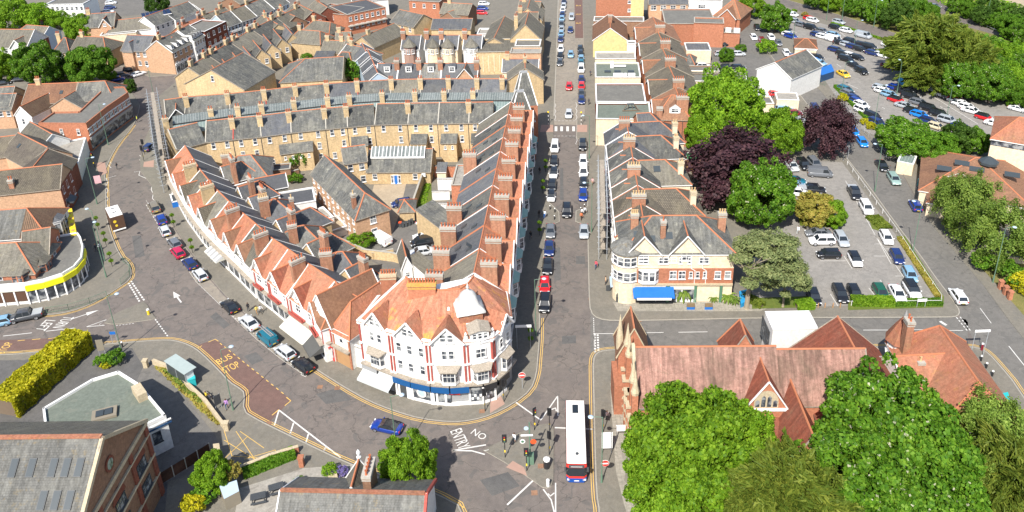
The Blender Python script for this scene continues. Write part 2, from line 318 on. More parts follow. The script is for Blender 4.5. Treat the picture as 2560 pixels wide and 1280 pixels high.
class House:
 """local frame: x along the front from its left end to its right end as seen from the camera side, y back, z up"""
 def __init__(s, label, O, e, L, D, ze, wall='brick_buff', roof='slate_old', cat='house', name='house', group=None, trim=None, ridge='ridge_tile'):
  trim = trim or ('canopy_stone' if 'brick' in wall and 'shop' not in name else 'white')
  if name == 'house' and not any(k in label for k in ('house', 'villa', 'cottage')): name = cat = 'building'
  s.L, s.D, s.ze, s.wm, s.rm, s.trim, s.rt = L, D, ze, wall, roof, trim, ridge
  s.rz = math.atan2(e[1], e[0]); s.root = thing(name, label, cat, (O[0], O[1], 0), s.rz, group)
  s.R = []                                    # ridge and hip lines
 def w2l(s, p):
  d = Vector(p)-Vector(s.root.location); c, q = math.cos(s.rz), math.sin(s.rz)
  return d.x*c+d.y*q, -d.x*q+d.y*c, d.z
 def walls(s, kind='x', zr=None, vr=None, zeb=None, hips=(0, 0), parapet=.0, base=0):
  L, D, ze = s.L, s.D, s.ze; zeb = ze if zeb is None else zeb; vr = D/2 if vr is None else vr
  m = MB(); F = [(0, 0), (L, 0), (L, D), (0, D)]
  if kind == 'x':
   m.poly([(0, 0, base), (L, 0, base), (L, 0, ze), (0, 0, ze)]); m.poly([(L, D, base), (0, D, base), (0, D, zeb), (L, D, zeb)])
   for X, sg, hp in ((L, 1, hips[1]), (0, -1, hips[0])):
    if hp: q = [(X, 0, base), (X, D, base), (X, D, zeb), (X, 0, ze)]
    else: q = [(X, 0, base), (X, D, base), (X, D, zeb), (X, vr, zr-.08), (X, 0, ze)]
    m.poly(q if sg > 0 else q[::-1])
  elif kind == 'y':
   m.poly([(L, 0, base), (L, D, base), (L, D, ze), (L, 0, ze)]); m.poly([(0, D, base), (0, 0, base), (0, 0, ze), (0, D, ze)])
   q = [(0, 0, base), (L, 0, base), (L, 0, ze), (L/2, 0, zr-.08), (0, 0, ze)] if not hips[0] else [(0, 0, base), (L, 0, base), (L, 0, ze), (0, 0, ze)]
   m.poly(q)
   q = [(L, D, base), (0, D, base), (0, D, ze), (L/2, D, zr-.08), (L, D, ze)] if not hips[1] else [(L, D, base), (0, D, base), (0, D, ze), (L, D, ze)]
   m.poly(q)
  elif kind == 'mono':      # front low, back high
   m.poly([(0, 0, base), (L, 0, base), (L, 0, ze), (0, 0, ze)]); m.poly([(L, D, base), (0, D, base), (0, D, zr), (L, D, zr)])
   m.poly([(L, 0, base), (L, D, base), (L, D, zr), (L, 0, ze)]); m.poly([(0, D, base), (0, 0, base), (0, 0, ze), (0, D, zr)])
  else:
   h = ze+parapet; t = .25
   m.box((0, 0, base), (L, D, h), 0, 'xXyY')
   if parapet > 0:
    for a, b in (((0, 0, ze), (L, t, h)), ((0, D-t, ze), (L, D, h)), ((0, t, ze), (t, D-t, h)), ((L-t, t, ze), (L, D-t, h))): m.box(a, b, 0, 'xXyY'); m.box((a[0]-.04, a[1]-.04, h), (b[0]+.04, b[1]+.04, h+.08), 1, 'xXyYZz')
  m.obj('wall', [s.wm, s.trim if s.trim == 'white' and parapet else 'concrete'] if kind == 'flat' else s.wm, s.root); s.kind = kind
  return s
 def roof(s, kind='x', zr=None, vr=None, zeb=None, hips=(0, 0), o=.3, og=.15, ridge=True, rm=None, verge=True):
  L, D, ze = s.L, s.D, s.ze; zeb = ze if zeb is None else zeb; vr = D/2 if vr is None else vr; th = .16; m = MB(); rt = MB()
  s.zr, s.vr = zr, vr; s.slope = (zr-ze)/vr if kind == 'x' and vr > 0 else 0
  def rl(a, b):
   a = Vector(a); b = Vector(b); d = (b-a); 
   if d.length < .1: return
   rt.tube(a+Vector((0, 0, .0)), b+Vector((0, 0, .0)), .13, .13, 5)
  def vl(a, b): MB().tube(Vector(a)+Vector((0, 0, .02)), Vector(b)+Vector((0, 0, .02)), .1, .1, 4).obj('verge', s.trim, s.root)
  if kind == 'x':
   sf = (zr-ze)/vr; sb = (zr-zeb)/(D-vr) if D-vr > 0 else 0
   a, b = hips; xa = a if a else -og; xb = L-b if b else L+og
   ra, rb = (xa, vr, zr), (xb, vr, zr)
   fl = (-o if a else -og, -o, ze-sf*o); fr = (L+o if b else L+og, -o, ze-sf*o)
   bl = (-o if a else -og, D+o, zeb-sb*o); br = (L+o if b else L+og, D+o, zeb-sb*o)
   m.slab([fl, fr, rb, ra], th, 0, 1); m.slab([br, bl, ra, rb], th, 0, 1)
   if b: m.slab([fr, br, rb], th, 0, 1); rl(fr, rb); rl(br, rb)
   else: (vl(fr, rb), vl(rb, br)) if verge else 0
   if a: m.slab([bl, fl, ra], th, 0, 1); rl(fl, ra); rl(bl, ra)
   else: (vl(fl, ra), vl(ra, bl)) if verge else 0
   rl(ra, rb)
  elif kind == 'y':
   sf = (zr-ze)/(L/2); a, b = hips; ya = a if a else -og; yb = D-b if b else D+og
   ra, rb = (L/2, ya, zr), (L/2, yb, zr); z0 = ze-sf*o
   fl, fr = (-o, -o if a else -og, z0), (L+o, -o if a else -og, z0); bl, br = (-o, D+o if b else D+og, z0), (L+o, D+o if b else D+og, z0)
   m.slab([bl, fl, ra, rb], th, 0, 1); m.slab([fr, br, rb, ra], th, 0, 1)
   if a: m.slab([fl, fr, ra], th, 0, 1); rl(fl, ra); rl(fr, ra)
   else: vl(fl, ra); vl(ra, fr)
   if b: m.slab([br, bl, rb], th, 0, 1); rl(bl, rb); rl(br, rb)
   else: vl(bl, rb); vl(rb, br)
   rl(ra, rb)
  elif kind == 'mono':
   sf = (zr-ze)/D; m.slab([(-og, -o, ze-sf*o), (L+og, -o, ze-sf*o), (L+og, D+.1, zr+sf*.1), (-og, D+.1, zr+sf*.1)], th, 0, 1)
  elif kind == 'flat':
   m.box((.02, .02, ze-.2), (L-.02, D-.02, ze+.02), 0, 'xXyYZ')
  s.root_roof = m.obj('roof', [rm or s.rm, s.trim], s.root)
  if ridge and rt.f: rt.obj('ridge_tiles', s.rt, s.root)
  return s
 def side(s, side, u, z, off=0):
  L, D = s.L, s.D
  return {'f': ((u, -off, z), 0), 'r': ((L+off, u, z), math.pi/2), 'l': ((-off, u, z), -math.pi/2), 'b': ((u, D+off, z), math.pi)}[side]
 def win(s, side, u, z, w=1.0, h=1.5, style='sash', off=0.0):
  a, b = window_meshes(w, h, style); loc, r = s.side(side, u, z, off)
  o = link('window', a, s.root, loc, (0, 0, r)); link('pane', b, o); return o
 def wins(s, side, rows, cols, w=1.0, h=1.5, ztop=None, dz=2.9, style='sash', u0=None, u1=None, skip=()):
  Ls = s.L if side in 'fb' else s.D; u0 = 0 if u0 is None else u0; u1 = Ls if u1 is None else u1; ztop = s.ze-1.25 if ztop is None else ztop
  for r in range(rows):
   for c in range(cols):
    if (r, c) in skip: continue
    s.win(side, u0+(u1-u0)*(c+.5)/cols, ztop-dz*r, w, h, style)
  return s
 def door(s, side, u, w=1.0, h=2.1, mat='paint_navy', z0=.12):
  loc, r = s.side(side, u, z0); m = MB().box((-w/2, -.06, 0), (w/2, 0, h), 0).box((-w/2-.08, -.1, 0), (-w/2, 0, h+.1), 1).box((w/2, -.1, 0), (w/2+.08, 0, h+.1), 1).box((-w/2, -.1, h), (w/2, 0, h+.1), 1)
  link('door', m.mesh('door', [mat, 'white']), s.root, loc, (0, 0, r)); return s
 def ch(s, u, v, zb, zt, w=.9, d=.6, n=3, mat=None, pot='pot_terracotta', along='x'):
  mat = mat or s.wm; mat = 'brick_chimney' if mat in ('brick_orange', 'brick_peach') else mat; m = MB()
  m.box((-w/2, -d/2, zb), (w/2, d/2, zt-.35), 0, 'xXyY'); m.box((-w/2-.06, -d/2-.06, zt-.7), (w/2+.06, d/2+.06, zt-.55), 1)
  m.box((-w/2-.1, -d/2-.1, zt-.35), (w/2+.1, d/2+.1, zt), 1)
  o = m.obj('chimney', [mat, 'stone' if mat in ('brick_buff', 'brick_orange', 'brick_peach', 'render_cream') else 'concrete'], s.root); o.location = (u, v, 0)
  if along == 'y': o.rotation_euler = (0, 0, math.pi/2)
  for i in range(n): link('chimney_pot', pot_mesh(pot), o, ((i+.5)/n*w-w/2, 0, zt), None)
  return s
 def zs(s, v):     # height of the front (or back) slope above v
  return s.ze+(s.zr-s.ze)*v/s.vr if v <= s.vr else s.zr-(s.zr-s.ze)*(v-s.vr)/(s.D-s.vr)
 def sky(s, u, v, w=.8, h=1.1, back=False):
  sl = -math.atan(s.slope) if back else math.atan(s.slope)
  m = MB().box((-w/2, -h/2, 0), (w/2, h/2, .1), 1, 'xXyY').box((-w/2+.07, -h/2+.07, .1), (w/2-.07, h/2-.07, .12), 0, 'Z').box((-w/2, -h/2, .08), (w/2, h/2, .1), 1, 'Z')
  k = ('sky', w, h)
  if k not in _cache: _cache[k] = m.mesh('skylight', ['skylight_glass', 'metal_dark'])
  link('skylight', _cache[k], s.root, (u, v, s.zs(v)+.02), (sl, 0, 0)); return s
 def xg(s, u, w, zr, out=.0, rm=None, wall=None, side='f', ze=None, win=None, hip=0, name='cross_gable', og=.3):
  "cross gable on the front, its ridge running back into the main slope"
  ze = s.ze if ze is None else ze; sl = s.slope or .8
  vb = (zr-s.ze)/sl+.3; ve = (ze-s.ze)/sl+.05; wall = wall or s.wm; rm = rm or s.rm
  k = (zr-ze)/(w/2); o = .22
  m = MB(); y0 = -out
  if out > 0.01: m.box((-w/2, y0, 0), (w/2, .05, ze), 0, 'xXy')
  if not hip: m.poly([(-w/2, y0-.01, ze-.02), (w/2, y0-.01, ze-.02), (0, y0-.01, zr-.05)])
  if not hip or out > .01: g = m.obj('gable_wall', wall, s.root); g.location = (u, 0, 0)
  m = MB(); yf = y0-og if not hip else y0-.2; yr = y0-og if not hip else y0+hip
  L_, R_ = (-w/2-o, yf, ze-k*o), (w/2+o, yf, ze-k*o); A, B = (0, yr, zr), (0, vb, zr); BL, BR = (-w/2-o, ve-o, ze-k*o), (w/2+o, ve-o, ze-k*o)
  m.slab([BL, L_, A, B], .12, 0, 1); m.slab([R_, BR, B, A], .12, 0, 1)
  if hip: m.slab([L_, R_, A], .12, 0, 1)
  q = m.obj(name+'_roof', [rm, s.trim], s.root); q.location = (u, 0, 0)
  t = MB().tube(A, B, .11, .11, 5); t.obj('ridge_tiles', s.rt, s.root).location = (u, 0, 0)
  if not hip:
   b = MB(); b.tube(Vector(L_)+Vector((0, -.02, 0)), Vector(A)+Vector((0, -.02, 0)), .11, .11, 4); b.tube(Vector(R_)+Vector((0, -.02, 0)), Vector(A)+Vector((0, -.02, 0)), .11, .11, 4)
   b.obj('bargeboard', 'white', s.root).location = (u, 0, 0)
   if win:
    a, c = window_meshes(win[0], win[1], win[3] if len(win) > 3 else 'casement'); ww = link('window', a, s.root, (u, y0-.012, win[2])); link('pane', c, ww)
  return s
 def dorm(s, u, v, w=1.3, h=1.3, gable=True, wall='white', rm=None, win=True):
  "dormer whose face stands at v on the front slope"
  zb = s.zs(v)-.05; sl = s.slope; zt = zb+h; vb = min(v+h/sl, s.vr); rm = rm or s.rm; zr = zt+(w*.38 if gable else .12); vr = v+(zr-zb)/sl
  m = MB(); m.poly([(-w/2, v, zb), (w/2, v, zb), (w/2, v, zt), (-w/2, v, zt)]); m.poly([(w/2, v, zb), (w/2, vb, zt), (w/2, v, zt)]); m.poly([(-w/2, v, zb), (-w/2, v, zt), (-w/2, vb, zt)])
  if gable: m.poly([(-w/2, v, zt), (w/2, v, zt), (0, v, zr)])
  o = m.obj('dormer', wall, s.root); o.location = (u, 0, 0)
  r = MB()
  if gable:
   a = .14; k = (zr-zt)/(w/2)
   r.slab([(-w/2-a, vb, zt-k*a), (-w/2-a, v-a, zt-k*a), (0, v-a, zr), (0, vr, zr)], .08, 0, 1); r.slab([(w/2+a, v-a, zt-k*a), (w/2+a, vb, zt-k*a), (0, vr, zr), (0, v-a, zr)], .08, 0, 1)
  else: r.slab([(-w/2-.1, v-.15, zt+.04), (w/2+.1, v-.15, zt+.04), (w/2+.1, vb, zt+.12), (-w/2-.1, vb, zt+.12)], .1, 0, 1)
  q = r.obj('dormer_roof', [rm, 'white'], s.root); q.location = (u, 0, 0)
  if win:
   a, c = window_meshes(round(w*.72, 1), round(h*.74, 1), 'casement'); ww = link('window', a, o, (0, v-.01, zb+h*.52)); ww.parent = s.root; ww.location = (u, v-.01, zb+h*.52); link('pane', c, ww)
  return s
 def wing(s, u0, v0, L, D, ze, zr, kind='y', hips=(0, 2.2), wall=None, roof=None, fn=None, parapet=.2, zeb=None, vr=None, trim=None, base=0):
  h = House.__new__(House); h.L, h.D, h.ze, h.wm, h.rm, h.trim, h.rt, h.root, h.R, h.rz = L, D, ze, wall or s.wm, roof or s.rm, trim or s.trim, s.rt, s.root, [], s.rz
  old = set(s.root.children)
  if kind == 'flat': h.zr = ze; h.vr = D/2; h.slope = 0; h.walls('flat', parapet=parapet, base=base); h.roof('flat', zr=ze, ridge=False)
  else: h.walls(kind, zr, vr, zeb, hips, base=base); h.roof(kind, zr, vr, zeb, hips)
  if fn: fn(h)
  for c in s.root.children:
   if c not in old: c.location = Vector(c.location)+Vector((u0, v0, 0))
  return s
 def band(s, side, z, h=.15, d=.07, mat='white', name='string_course'):
  Ls = s.L if side in 'fb' else s.D; loc, r = s.side(side, Ls/2, z); o = MB().box((-Ls/2, -d, 0), (Ls/2, 0, h), 0, 'xXyzZ').obj(name, mat, s.root); o.location = loc; o.rotation_euler = (0, 0, r); return s
 def pipe(s, side, u, z0=.1, z1=None, mat='metal_dark'):
  loc, r = s.side(side, u, 0, .09); o = MB().tube((0, 0, z0), (0, 0, s.ze if z1 is None else z1), .06, .06, 5, cap=False).obj('downpipe', mat, s.root); o.location = loc; return s
 def shop(s, side, u0, u1, mat='paint_navy', z1=3.3, glass=True, frame='white', door=True):
  loc, r = s.side(side, (u0+u1)/2, 0); W = u1-u0; m = MB()
  m.box((-W/2, -.12, .1), (W/2, -.02, .55), 0); 
  nn = max(2, int(W/1.6))
  for i in range(nn+1):
   x = -W/2+W*i/nn; m.box((max(-W/2, x-.06), -.12, .55), (min(W/2, x+.06), -.02, z1-.6), 0, 'xXy')
  m.box((-W/2, -.06, .55), (W/2, -.03, z1-.6), 1, 'y')
  o = m.obj('shop_front', [frame, 'window_glass'], s.root); o.location = loc; o.rotation_euler = (0, 0, r)
  o = MB().box((-W/2, -.25, z1-.6), (W/2, 0, z1), 0).obj('fascia_sign', mat, s.root); o.location = loc; o.rotation_euler = (0, 0, r)
  return s
 def awning(s, side, u0, u1, z=3.0, out=1.8, drop=.9, mats=('fabric_cream',), name='awning'):
  loc, r = s.side(side, (u0+u1)/2, z, .05); W = u1-u0; m = MB(); k = len(mats); n = k if k == 1 else 8
  for i in range(n):
   x0, x1 = -W/2+W*i/n, -W/2+W*(i+1)/n
   m.poly([(x0, -out, -drop), (x1, -out, -drop), (x1, 0, 0), (x0, 0, 0)], i % k); m.poly([(x0, -out, -drop-.25), (x1, -out, -drop-.25), (x1, -out, -drop), (x0, -out, -drop)], i % k)
  m.poly([(-W/2, 0, 0), (-W/2, 0, -drop), (-W/2, -out, -drop)], 0); m.poly([(W/2, 0, 0), (W/2, -out, -drop), (W/2, 0, -drop)], 0)
  m.tube((-W/2, -out, -drop), (W/2, -out, -drop), .05, .05, 5, 0)
  o = m.obj(name, list(mats), s.root); o.location = loc; o.rotation_euler = (0, 0, r); return s
 def bay(s, side, u, z0, z1, w=2.6, d=.8, wm='white', rm=None, cols=3):
  loc, r = s.side(side, u, 0); m = MB(); a, b = w/2, w*.3
  pts = [(-a, 0), (-b, -d), (b, -d), (a, 0)]
  m.prism(pts, z0, z1, 0)
  o = m.obj('bay_window', wm, s.root); o.location = loc; o.rotation_euler = (0, 0, r)
  g = MB(); hw = .5*(z1-z0)
  zc0, zc1 = z0+(z1-z0)*.25, z1-(z1-z0)*.1
  for p, q, n in ((pts[0], pts[1], 1), (pts[1], pts[2], 2), (pts[2], pts[3], 1)):
   p = Vector((*p, 0)); q = Vector((*q, 0)); dd = (q-p); nr = Vector((dd.y, -dd.x, 0)).normalized()*.02
   for i in range(n):
    A = p+dd*((i+.14)/n)+nr; B = p+dd*((i+.86)/n)+nr; zm = (zc0+zc1)/2+.2
    for za, zb in ((zc0, zm-.05), (zm+.05, zc1)): g.poly([(A.x, A.y, za), (B.x, B.y, za), (B.x, B.y, zb), (A.x, A.y, zb)])
  g.obj('pane', 'window_glass', o)
  if rm:
   t = MB(); q = [(-a-.15, .0), (-b-.1, -d-.2), (b+.1, -d-.2), (a+.15, .0)]
   for i in range(3): t.poly([(*q[i], z1), (*q[i+1], z1), (q[i+1][0]*.6, 0, z1+.6), (q[i][0]*.6, 0, z1+.6)])
   t.prism(q, z1-.1, z1, 1, 1, True); t.obj('bay_roof', [rm, s.trim], o)
  return s
# ------------------------------------------------------------------ ways of placing a house from what the photograph shows
def front(A, B, z, D=None, rp=None, pitch=33):
 "A, B: ends of the front eave at height z; the ridge passes through pixel rp, pitch gives depth and ridge height"
 a, b = P(*A, z), P(*B, z); a.z = b.z = 0; e = (b-a); L = e.length; e = e/L; n = Vector((-e.y, e.x, 0)); zr = None
 if rp:
  t = math.tan(math.radians(pitch)); lo = z
  for i in range(400):
   zz = z+i*.03; d = (P(*rp, zz)-a).dot(n)
   if (zz-z) >= t*d: break
  zr, D = zz, 2*d
 return dict(O=a, e=e, L=L, D=D, ze=z, zr=zr, n=n)
def ridge(A, B, zr, ze, W, hA=0, hB=0):
 a, b = P(*A, zr), P(*B, zr); a.z = b.z = 0; e = (b-a).normalized(); n = Vector((-e.y, e.x, 0))
 if n.dot((a+b)/2) < 0: a, b = b, a; e = -e; n = -n; hA, hB = hB, hA
 a = a-e*hA; b = b+e*hB; O = a-n*(W/2)
 return dict(O=O, e=e, L=(b-a).length, D=W, ze=ze, zr=zr, n=n, hips=(hA, hB))
def mk(label, fr, kind='x', wall='brick_buff', roof='slate_old', hips=None, vr=None, zeb=None, zr=None, parapet=.35, base=0, o=.3, og=.15, verge=True, **kw):
 h = House(label, fr['O'], fr['e'], fr['L'], fr['D'], fr['ze'], wall, roof, **kw)
 hips = hips or fr.get('hips', (0, 0)); zr = zr or fr['zr']
 if kind == 'flat': h.zr = h.ze; h.vr = h.D/2; h.slope = 0; h.walls('flat', parapet=parapet, base=base); h.roof('flat', zr=h.ze, ridge=False)
 else: h.walls(kind, zr, vr, zeb, hips, base=base); h.roof(kind, zr, vr, zeb, hips, o=o, og=og, verge=verge)
 return h
# ------------------------------------------------------------------ vegetation
def quads(name, C, A, B, mat, extra=None):
 n = len(C); V = np.empty((n, 4, 3), np.float32); V[:, 0] = C-A-B; V[:, 1] = C+A-B; V[:, 2] = C+A+B; V[:, 3] = C-A+B
 me = bpy.data.meshes.new(name); me.vertices.add(4*n); me.vertices.foreach_set('co', V.ravel()); me.loops.add(4*n); me.loops.foreach_set('vertex_index', np.arange(4*n, dtype=np.int32))
 me.polygons.add(n); me.polygons.foreach_set('loop_start', np.arange(0, 4*n, 4, dtype=np.int32)); me.materials.append(MATS[mat])
 if extra:
  me.materials.append(MATS[extra[0]]); me.polygons.foreach_set('material_index', (np.random.rand(n) < extra[1]).astype(np.int32))
 me.update(); me.validate(); return me
def rnd_unit(n):
 v = np.random.normal(size=(n, 3)); return v/np.linalg.norm(v, axis=1)[:, None]
def leaves(C, Nn, size, jit=.55, asp=.7):
 n = len(C); nn = Nn+np.random.normal(size=(n, 3))*jit; nn /= np.linalg.norm(nn, axis=1)[:, None]
 t = np.cross(nn, rnd_unit(n)); t /= np.linalg.norm(t, axis=1)[:, None]+1e-9; w = np.cross(nn, t)
 s = size*(.6+.8*np.random.rand(n))[:, None]; return t*s, w*s*asp
def crown(kind, mat, leaf=.04, N_=16000, extra=None, seed=1):
 "unit crown: radius 1, its centre at the origin"
 np.random.seed(seed); key = ('crown', kind, mat, seed)
 if key in _cache: return _cache[key]
 if kind in ('round', 'loose', 'bush'):
  nc = {'round': 210, 'loose': 80, 'bush': 60}[kind]; d = rnd_unit(nc*2); d = d[d[:, 2] > (-.75 if kind != 'bush' else -.3)][:nc]; nc = len(d)
  lob = 1+.12*np.sin(3*np.arctan2(d[:, 1], d[:, 0])+seed)+.1*np.sin(5*d[:, 2]*2+seed*2+4*d[:, 0])+.07*np.sin(7*d[:, 0]-6*d[:, 1])
  rr = (.62+.32*np.random.rand(nc)**.6)*lob; c = d*rr[:, None]; c[:, 2] *= .88; cr = (.1+.12*np.random.rand(nc) if kind == 'round' else .2+.14*np.random.rand(nc))
  idx = np.random.choice(nc, N_, p=cr**2/(cr**2).sum()); u = rnd_unit(N_); u += d[idx]*.55; u /= np.linalg.norm(u, axis=1)[:, None]
  C = c[idx]+u*(cr[idx]*(.62+.42*np.random.rand(N_)))[:, None]; A, B = leaves(C, u, leaf)
 elif kind == 'purple':
  nc = 130; d = rnd_unit(nc*2); d = d[d[:, 2] > -.6][:nc]; nc = len(d); rr = .35+.62*np.random.rand(nc)**.5; c = d*rr[:, None]
  idx = np.random.randint(0, nc, N_); k = np.random.rand(N_); ax = d[idx]+np.array([0, 0, -.25]); t0 = np.random.normal(size=(N_, 3))*.075
  C = c[idx]+ax*((k-.5)*.42)[:, None]+t0; A, B = leaves(C, d[idx]*.6+np.array([0, 0, .7]), leaf, .5)
 elif kind == 'yew':
  nc = 300; d = rnd_unit(nc*2); d = d[d[:, 2] > -.5][:nc]; nc = len(d); idx = np.random.randint(0, nc, N_); k = np.random.rand(N_)
  dirs = d*np.array([1, 1, .3])+np.random.normal(size=(nc, 3))*.45; lobe = (.5+.5*np.random.rand(nc))[idx]
  C = d[idx]*lobe[:, None]+dirs[idx]*(.28*k)[:, None]+np.random.normal(size=(N_, 3))*(.065*(1.2-k))[:, None]
  t = (dirs[idx]+np.random.normal(size=(N_, 3))*.35)*leaf*1.5; w = np.cross(t, rnd_unit(N_)); w /= np.linalg.norm(w, axis=1)[:, None]; A, B = t*(.6+.8*np.random.rand(N_))[:, None], w*leaf*.45
 elif kind == 'pine':
  nc = 42; d = rnd_unit(nc*2); d = d[d[:, 2] > -.45][:nc]; nc = len(d); c = d*(.5+.42*np.random.rand(nc))[:, None]; cr = .2+.12*np.random.rand(nc)
  idx = np.random.randint(0, nc, N_); u = rnd_unit(N_); C = c[idx]+u*np.array([1.15, 1.15, .55])*(cr[idx]*(.5+.5*np.random.rand(N_)))[:, None]
  A, B = leaves(C, u+np.array([0, 0, .5]), leaf, .6, .45)
 elif kind == 'birch':
  nc = 110; d = rnd_unit(nc*2); d = d[d[:, 2] > -.7][:nc]; nc = len(d); c = d*(.45+.5*np.random.rand(nc))[:, None]
  idx = np.random.randint(0, nc, N_); k = np.random.rand(N_); C = c[idx]+np.random.normal(size=(N_, 3))*.06+d[idx]*(.12*k)[:, None]+np.stack([0*k, 0*k, -.3*k], 1)
  A, B = leaves(C, d[idx]+np.array([0, 0, .2]), leaf, .5, .6)
 _cache[key] = quads('crown', C, A, B, mat, extra); return _cache[key]
def trunk(h, r, spread=.5, limbs=6, mat='bark', seed=0):
 key = ('trunk', round(h, 1), round(r, 2), round(spread, 1), limbs, mat)
 if key in _cache: return _cache[key]
 rg = random.Random(seed); m = MB(); p = Vector((0, 0, 0)); top = Vector((rg.uniform(-.2, .2), rg.uniform(-.2, .2), h))
 m.tube((0, 0, -.1), (0, 0, .3), r*1.5, r, 8); m.tube((0, 0, .3), top, r, r*.55, 8)
 for i in range(limbs):
  a = i*6.283/limbs+rg.uniform(-.4, .4); q = Vector((0, 0, 0)).lerp(top, .55+.45*i/limbs); e = q+Vector((math.cos(a)*spread*h*.5, math.sin(a)*spread*h*.5, h*rg.uniform(.25, .55)))
  mid = q.lerp(e, .5)+Vector((0, 0, -.1)); m.tube(q, mid, r*.45, r*.28, 5); m.tube(mid, e, r*.28, r*.1, 5)
  for k in range(2):
   e2 = mid+Vector((math.cos(a+k*1.6-.8), math.sin(a+k*1.6-.8), .7))*h*.25; m.tube(mid, e2, r*.2, r*.07, 4)
 _cache[key] = m.mesh('trunk', mat, True); return _cache[key]
SPEC = {   # crown kind, material, leaf, N, extra, category, name
 'lime': ('round', 'leaf_lime', .023, 34000, None, 'tree'), 'green': ('round', 'leaf_green', .024, 36000, None, 'tree'), 'horse': ('round', 'leaf_green', .024, 34000, ('blossom', .03), 'tree'),
 'loose': ('loose', 'leaf_lime', .032, 12000, None, 'tree'), 'purple': ('purple', 'leaf_purple', .027, 26000, None, 'tree'), 'yew': ('yew', 'leaf_olive', .032, 36000, None, 'tree'),
 'pine': ('pine', 'leaf_pine', .026, 24000, None, 'tree'), 'birch': ('birch', 'leaf_fern', .02, 26000, None, 'tree'), 'gold': ('round', 'leaf_gold', .036, 11000, None, 'tree'), 'dark': ('round', 'leaf_dark', .034, 12000, None, 'tree'),
 'bush': ('bush', 'leaf_green', .06, 2200, None, 'shrub'), 'bushlime': ('bush', 'leaf_lime', .06, 2200, None, 'shrub'), 'bushyellow': ('bush', 'leaf_yellow', .06, 2200, None, 'shrub'), 'bushpurple': ('bush', 'purple_flower', .06, 1500, None, 'shrub'), 'bushred': ('bush', 'leaf_gold', .06, 1800, None, 'shrub'), 'bushdark': ('bush', 'leaf_dark', .06, 2200, None, 'shrub')}
def tree(sp, cx, cy, r, zc, label, rv=None, group=None, seed=1, pxbase=None, th=None, tr=None):
 "crown centred on pixel (cx, cy) at height zc, radius r (rv upwards)"
 k, mat, leaf, n, ex, cat = SPEC[sp]; c = P(cx, cy, zc); rv = rv or r*.95
 base = (c.x, c.y, 0) if not pxbase else P(*pxbase, 0)
 t = thing({'tree': 'tree', 'shrub': 'shrub'}[cat], label, cat, base, random.uniform(0, 6.28) if not pxbase else 0, group)
 o = link('crown', crown(k, mat, leaf, n, ex, 1+seed % 2), t, (c.x-base[0], c.y-base[1], zc)); o.scale = (r, r, rv)
 if cat == 'tree':
  h = max(.6, (th or zc-rv*.35))
  o = link('trunk', trunk(round(h), tr or max(.12, r*.05), .6, 6, 'bark_pale' if sp in ('birch', 'pine') else 'bark'), t)
 return t
def hedge(A, B, w, h, mat, label, leaf=.055, z=0, N_=None, cat='hedge'):
 a, b = P(*A, z), P(*B, z); d = b-a; L = d.length; t = thing('hedge', label, cat, ((a.x+b.x)/2, (a.y+b.y)/2, 0), math.atan2(d.y, d.x))
 n = N_ or int(min(14000, 260*(L*w+2*L*h))); np.random.seed(5); f = np.random.rand(n); x = (np.random.rand(n)*2-1)*L/2; 
 top = f < w/(w+2*h); y = np.where(top, (np.random.rand(n)*2-1)*w/2, np.sign(np.random.rand(n)-.5)*w/2*(.85+.2*np.random.rand(n))); zz = np.where(top, h*(.92+.14*np.random.rand(n)), np.random.rand(n)*h)
 bump = .1*np.sin(x*1.7)+.06*np.sin(x*4.1+y*3); y = y*(1+.05*np.sin(x*2.3)); zz = zz*(1+bump*.35*(zz/h)); ends = np.random.rand(n) < .06; x = np.where(ends, np.sign(x)*L/2, x)
 C = np.stack([x, y, zz], 1); nn = np.stack([0*x, np.where(top, 0, np.sign(y)), np.where(top, 1., .2)], 1); A_, B_ = leaves(C, nn, leaf*3, .7)
 link('foliage', quads('foliage', C, A_, B_, mat), t)
 MB().box((-L/2+.1, -w/2+.15, 0), (L/2-.1, w/2-.15, h*.85)).obj('stem_mass', 'bark', t); return t
def shrubs_patch(name, label, pts, mat, n, size, hmax, z=.12):
 "low planting nobody could count"
 q = [P(*p, z) for p in pts]; tri = tessellate_polygon([[Vector((p.x, p.y, 0)) for p in q]]); ar = [abs((q[b]-q[a]).cross(q[c]-q[a]).z)/2 for a, b, c in tri]; tot = sum(ar); C = []
 for k, (a, b, c) in enumerate(tri):
  m = int(n*ar[k]/tot)+1; r1, r2 = np.random.rand(m), np.random.rand(m); fl = r1+r2 > 1; r1[fl], r2[fl] = 1-r1[fl], 1-r2[fl]
  A, B, D = (np.array(q[i]) for i in (a, b, c)); C.append(A+(B-A)*r1[:, None]+(D-A)*r2[:, None])
 C = np.concatenate(C); bump = .5+.5*np.sin(C[:, 0]*1.1+C[:, 1]*.7)*np.sin(C[:, 1]*1.3-C[:, 0]*.4); C[:, 2] = z+hmax*bump*(.3+.7*np.random.rand(len(C)))
 A, B = leaves(C, np.array([[0, -.3, 1.]])+0*C, size, .6); o = link(name, quads(name, C, A, B, mat)); tag(o, label, 'plants'); o['kind'] = 'stuff'; return o
